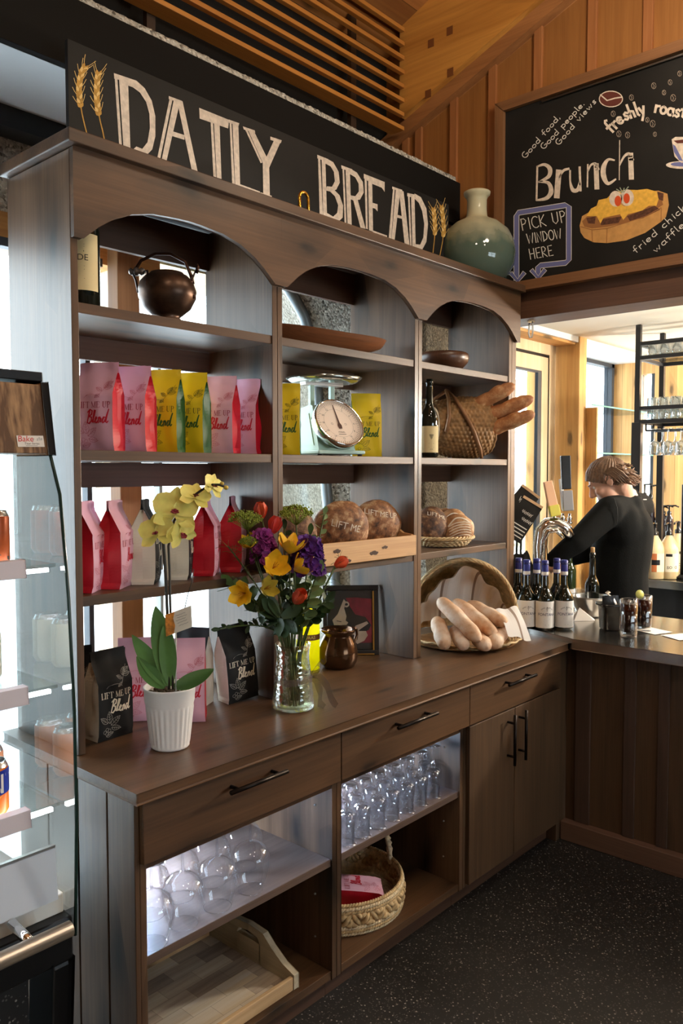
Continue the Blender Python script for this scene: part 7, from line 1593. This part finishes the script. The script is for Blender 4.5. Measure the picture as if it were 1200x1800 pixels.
for s in (1, -1):
    e = MB().ball((.066, s * .030, .008), .0115, mat('eye_white', srgb(230, 226, 220), .2), 14, 10, M=HM); e.ball((.0745, s * .030, .006), (.003, .0055, .0055), mat('iris', srgb(50, 40, 34), .2), 10, 8, M=HM); e.build('eye', t)
    b = MB().tube([(.092, s * .014, .027), (.091, s * .032, .033), (.078, s * .048, .028)], [.003, .004, .002], HAIR, 6, M=HM); b.build('eyebrow', t)
# hair combed back, with a short tuft at the nape
m = MB()
def hair(u, v):
    a = 2 * pi * u; th = pi * v * .64
    x, y, z = sin(th) * cos(a), sin(th) * sin(a), cos(th)
    st = 1 + .022 * sin(a * 34 + z * 4) + .03 * noise.noise((x * 5, y * 5, z * 3))
    tilt = -.80; X = x * cos(tilt) + z * sin(tilt); Z = -x * sin(tilt) + z * cos(tilt)
    return (-.014 + X * .110 * st, y * .088 * st, .028 + Z * .099 * st)
m.grid(lambda u, v: hair(u, max(v, .001)), 150, 34, HAIR, cu=True, M=HM)
for k in range(70):
    a = R.uniform(-.95, .95); zz = R.uniform(-.055, .05); sx_ = R.uniform(.006, .02)
    p0 = Vector((-.112 * cos(a), .088 * sin(a), zz)); p1 = p0 + Vector((-.022, .006 * sin(a), -.03)); p2 = p1 + Vector((-sx_, R.uniform(-.015, .015), -.012 + R.uniform(-.02, .02)))
    m.tube([tuple(p0 + Vector((.03, 0, .02))), tuple(p0), tuple(p1), tuple(p2)], [.006, .007, .006, .0012], HAIR, 6, M=HM)
for s in (1, -1):
    for k in range(18):
        x = R.uniform(-.085, -.03); m.tube([(x + .02, s * .084, .045), (x, s * .094, .018), (x - .012, s * .091, -.018), (x - .016 + R.uniform(-.01, .01), s * .080, -.052 + R.uniform(-.02, .015))], [.004, .0055, .005, .001], HAIR, 6, M=HM)
m.build('hair', t)
# sweater, collar, seams, trousers, shoes
m = MB()
limb(m, [nb + Vector((0, 0, -.035)), ch, ch.lerp(wa, .5), wa, hp_], [.105, .163, .166, .158, .165], KNIT, 20)
cb = ch + LD * .06 - AW * .0; m.ball(tuple(ch + LD * .075 + Vector((0, 0, .0))), (.12, .12, .17), KNIT, 18, 12); m.ball(tuple(ch - LD * .075), (.12, .12, .17), KNIT, 18, 12)
limb(m, [nb + Vector((0, 0, -.03)), shl], [.088, .082], KNIT, 16); limb(m, [nb + Vector((0, 0, -.03)), shr], [.088, .082], KNIT, 16)
limb(m, [shl, shl.lerp(elb, .5), elb, elb.lerp(wrl, .5), wrl], [.084, .074, .064, .055, .042], KNIT, 16); limb(m, [shr, shr.lerp(ebr, .5), ebr, ebr.lerp(wrr, .5), wrr], [.082, .074, .064, .055, .042], KNIT, 16)
sw = remesh(m.build('sweater', t), .011, 9); 
nd = (nk - nb).normalized(); m = MB(); e1 = nd.orthogonal().normalized(); e2 = nd.cross(e1)
def collar(u, v):
    a = 2 * pi * u; r = .080 - .012 * v + .0016 * sin(a * 44) + .010 * sin(pi * v); c = nb + Vector((0, 0, .010)) - nd * .018 + nd * (.052 * v); return tuple(c + e1 * (r * cos(a)) + e2 * (r * sin(a)))
m.grid(collar, 176, 9, KNIT, cu=True); m.build('ribbed_collar', sw)
m = MB(); m.tube([tuple(PW(1079, 876, 4.40)), tuple(PW(1084, 892, 4.372)), tuple(PW(1085, 908, 4.375)), tuple(PW(1083, 922, 4.40))], .0022, SEAM, 5); m.build('seam', sw)
m = MB(); m.box(-.010, .010, -.002, .002, -.003, .003, LABELW, tr(*PW(1133, 878, 4.545)) @ rotz(-40)); lab(m.build('collar_tag', sw), 'tiny white tag')
m = MB()
for s in (1, -1):
    h0 = hp_ + LD * (.085 * s) - Vector((0, 0, .03)); kn = Vector((h0.x - .02, h0.y + .03, .50)); an = Vector((h0.x, h0.y - .01, .11)); limb(m, [h0 + Vector((0, 0, .05)), h0.lerp(kn, .5), kn, kn.lerp(an, .4), an], [.115, .098, .076, .07, .060], TROU, 16)
remesh(m.build('trousers', t), .012, 5)
for s in (1, -1):
    h0 = hp_ + LD * (.085 * s); an = Vector((h0.x, h0.y - .01, .0)); m = MB().grid(lambda u, v: (an.x + (u - .5) * .1 * (1 - .5 * abs(2 * v - 1) ** 3) - .03 * v, an.y - .07 + .29 * v, max(.0, .075 * sin(pi * u) ** .6 * (1 - .45 * v))), 10, 14, SHOE); m.grid(lambda u, v: (an.x + (u - .5) * .1 * (1 - .5 * abs(2 * v - 1) ** 3) - .03 * v, an.y - .07 + .29 * v, .0), 6, 10, SHOE); m.build('shoe', t)
SC.view_settings.view_transform = 'Standard'; SC.view_settings.look = 'None'; SC.view_settings.gamma = 1.0
SC.view_settings.use_curve_mapping = False; SC.view_settings.exposure = 0.0
SC.cycles.use_denoising = True
SC.cycles.max_bounces = 10; SC.cycles.transparent_max_bounces = 24; SC.cycles.transmission_bounces = 10; SC.cycles.diffuse_bounces = 4; SC.cycles.glossy_bounces = 5
SC.cycles.caustics_reflective = False; SC.cycles.caustics_refractive = False; SC.cycles.sample_clamp_indirect = 6.0
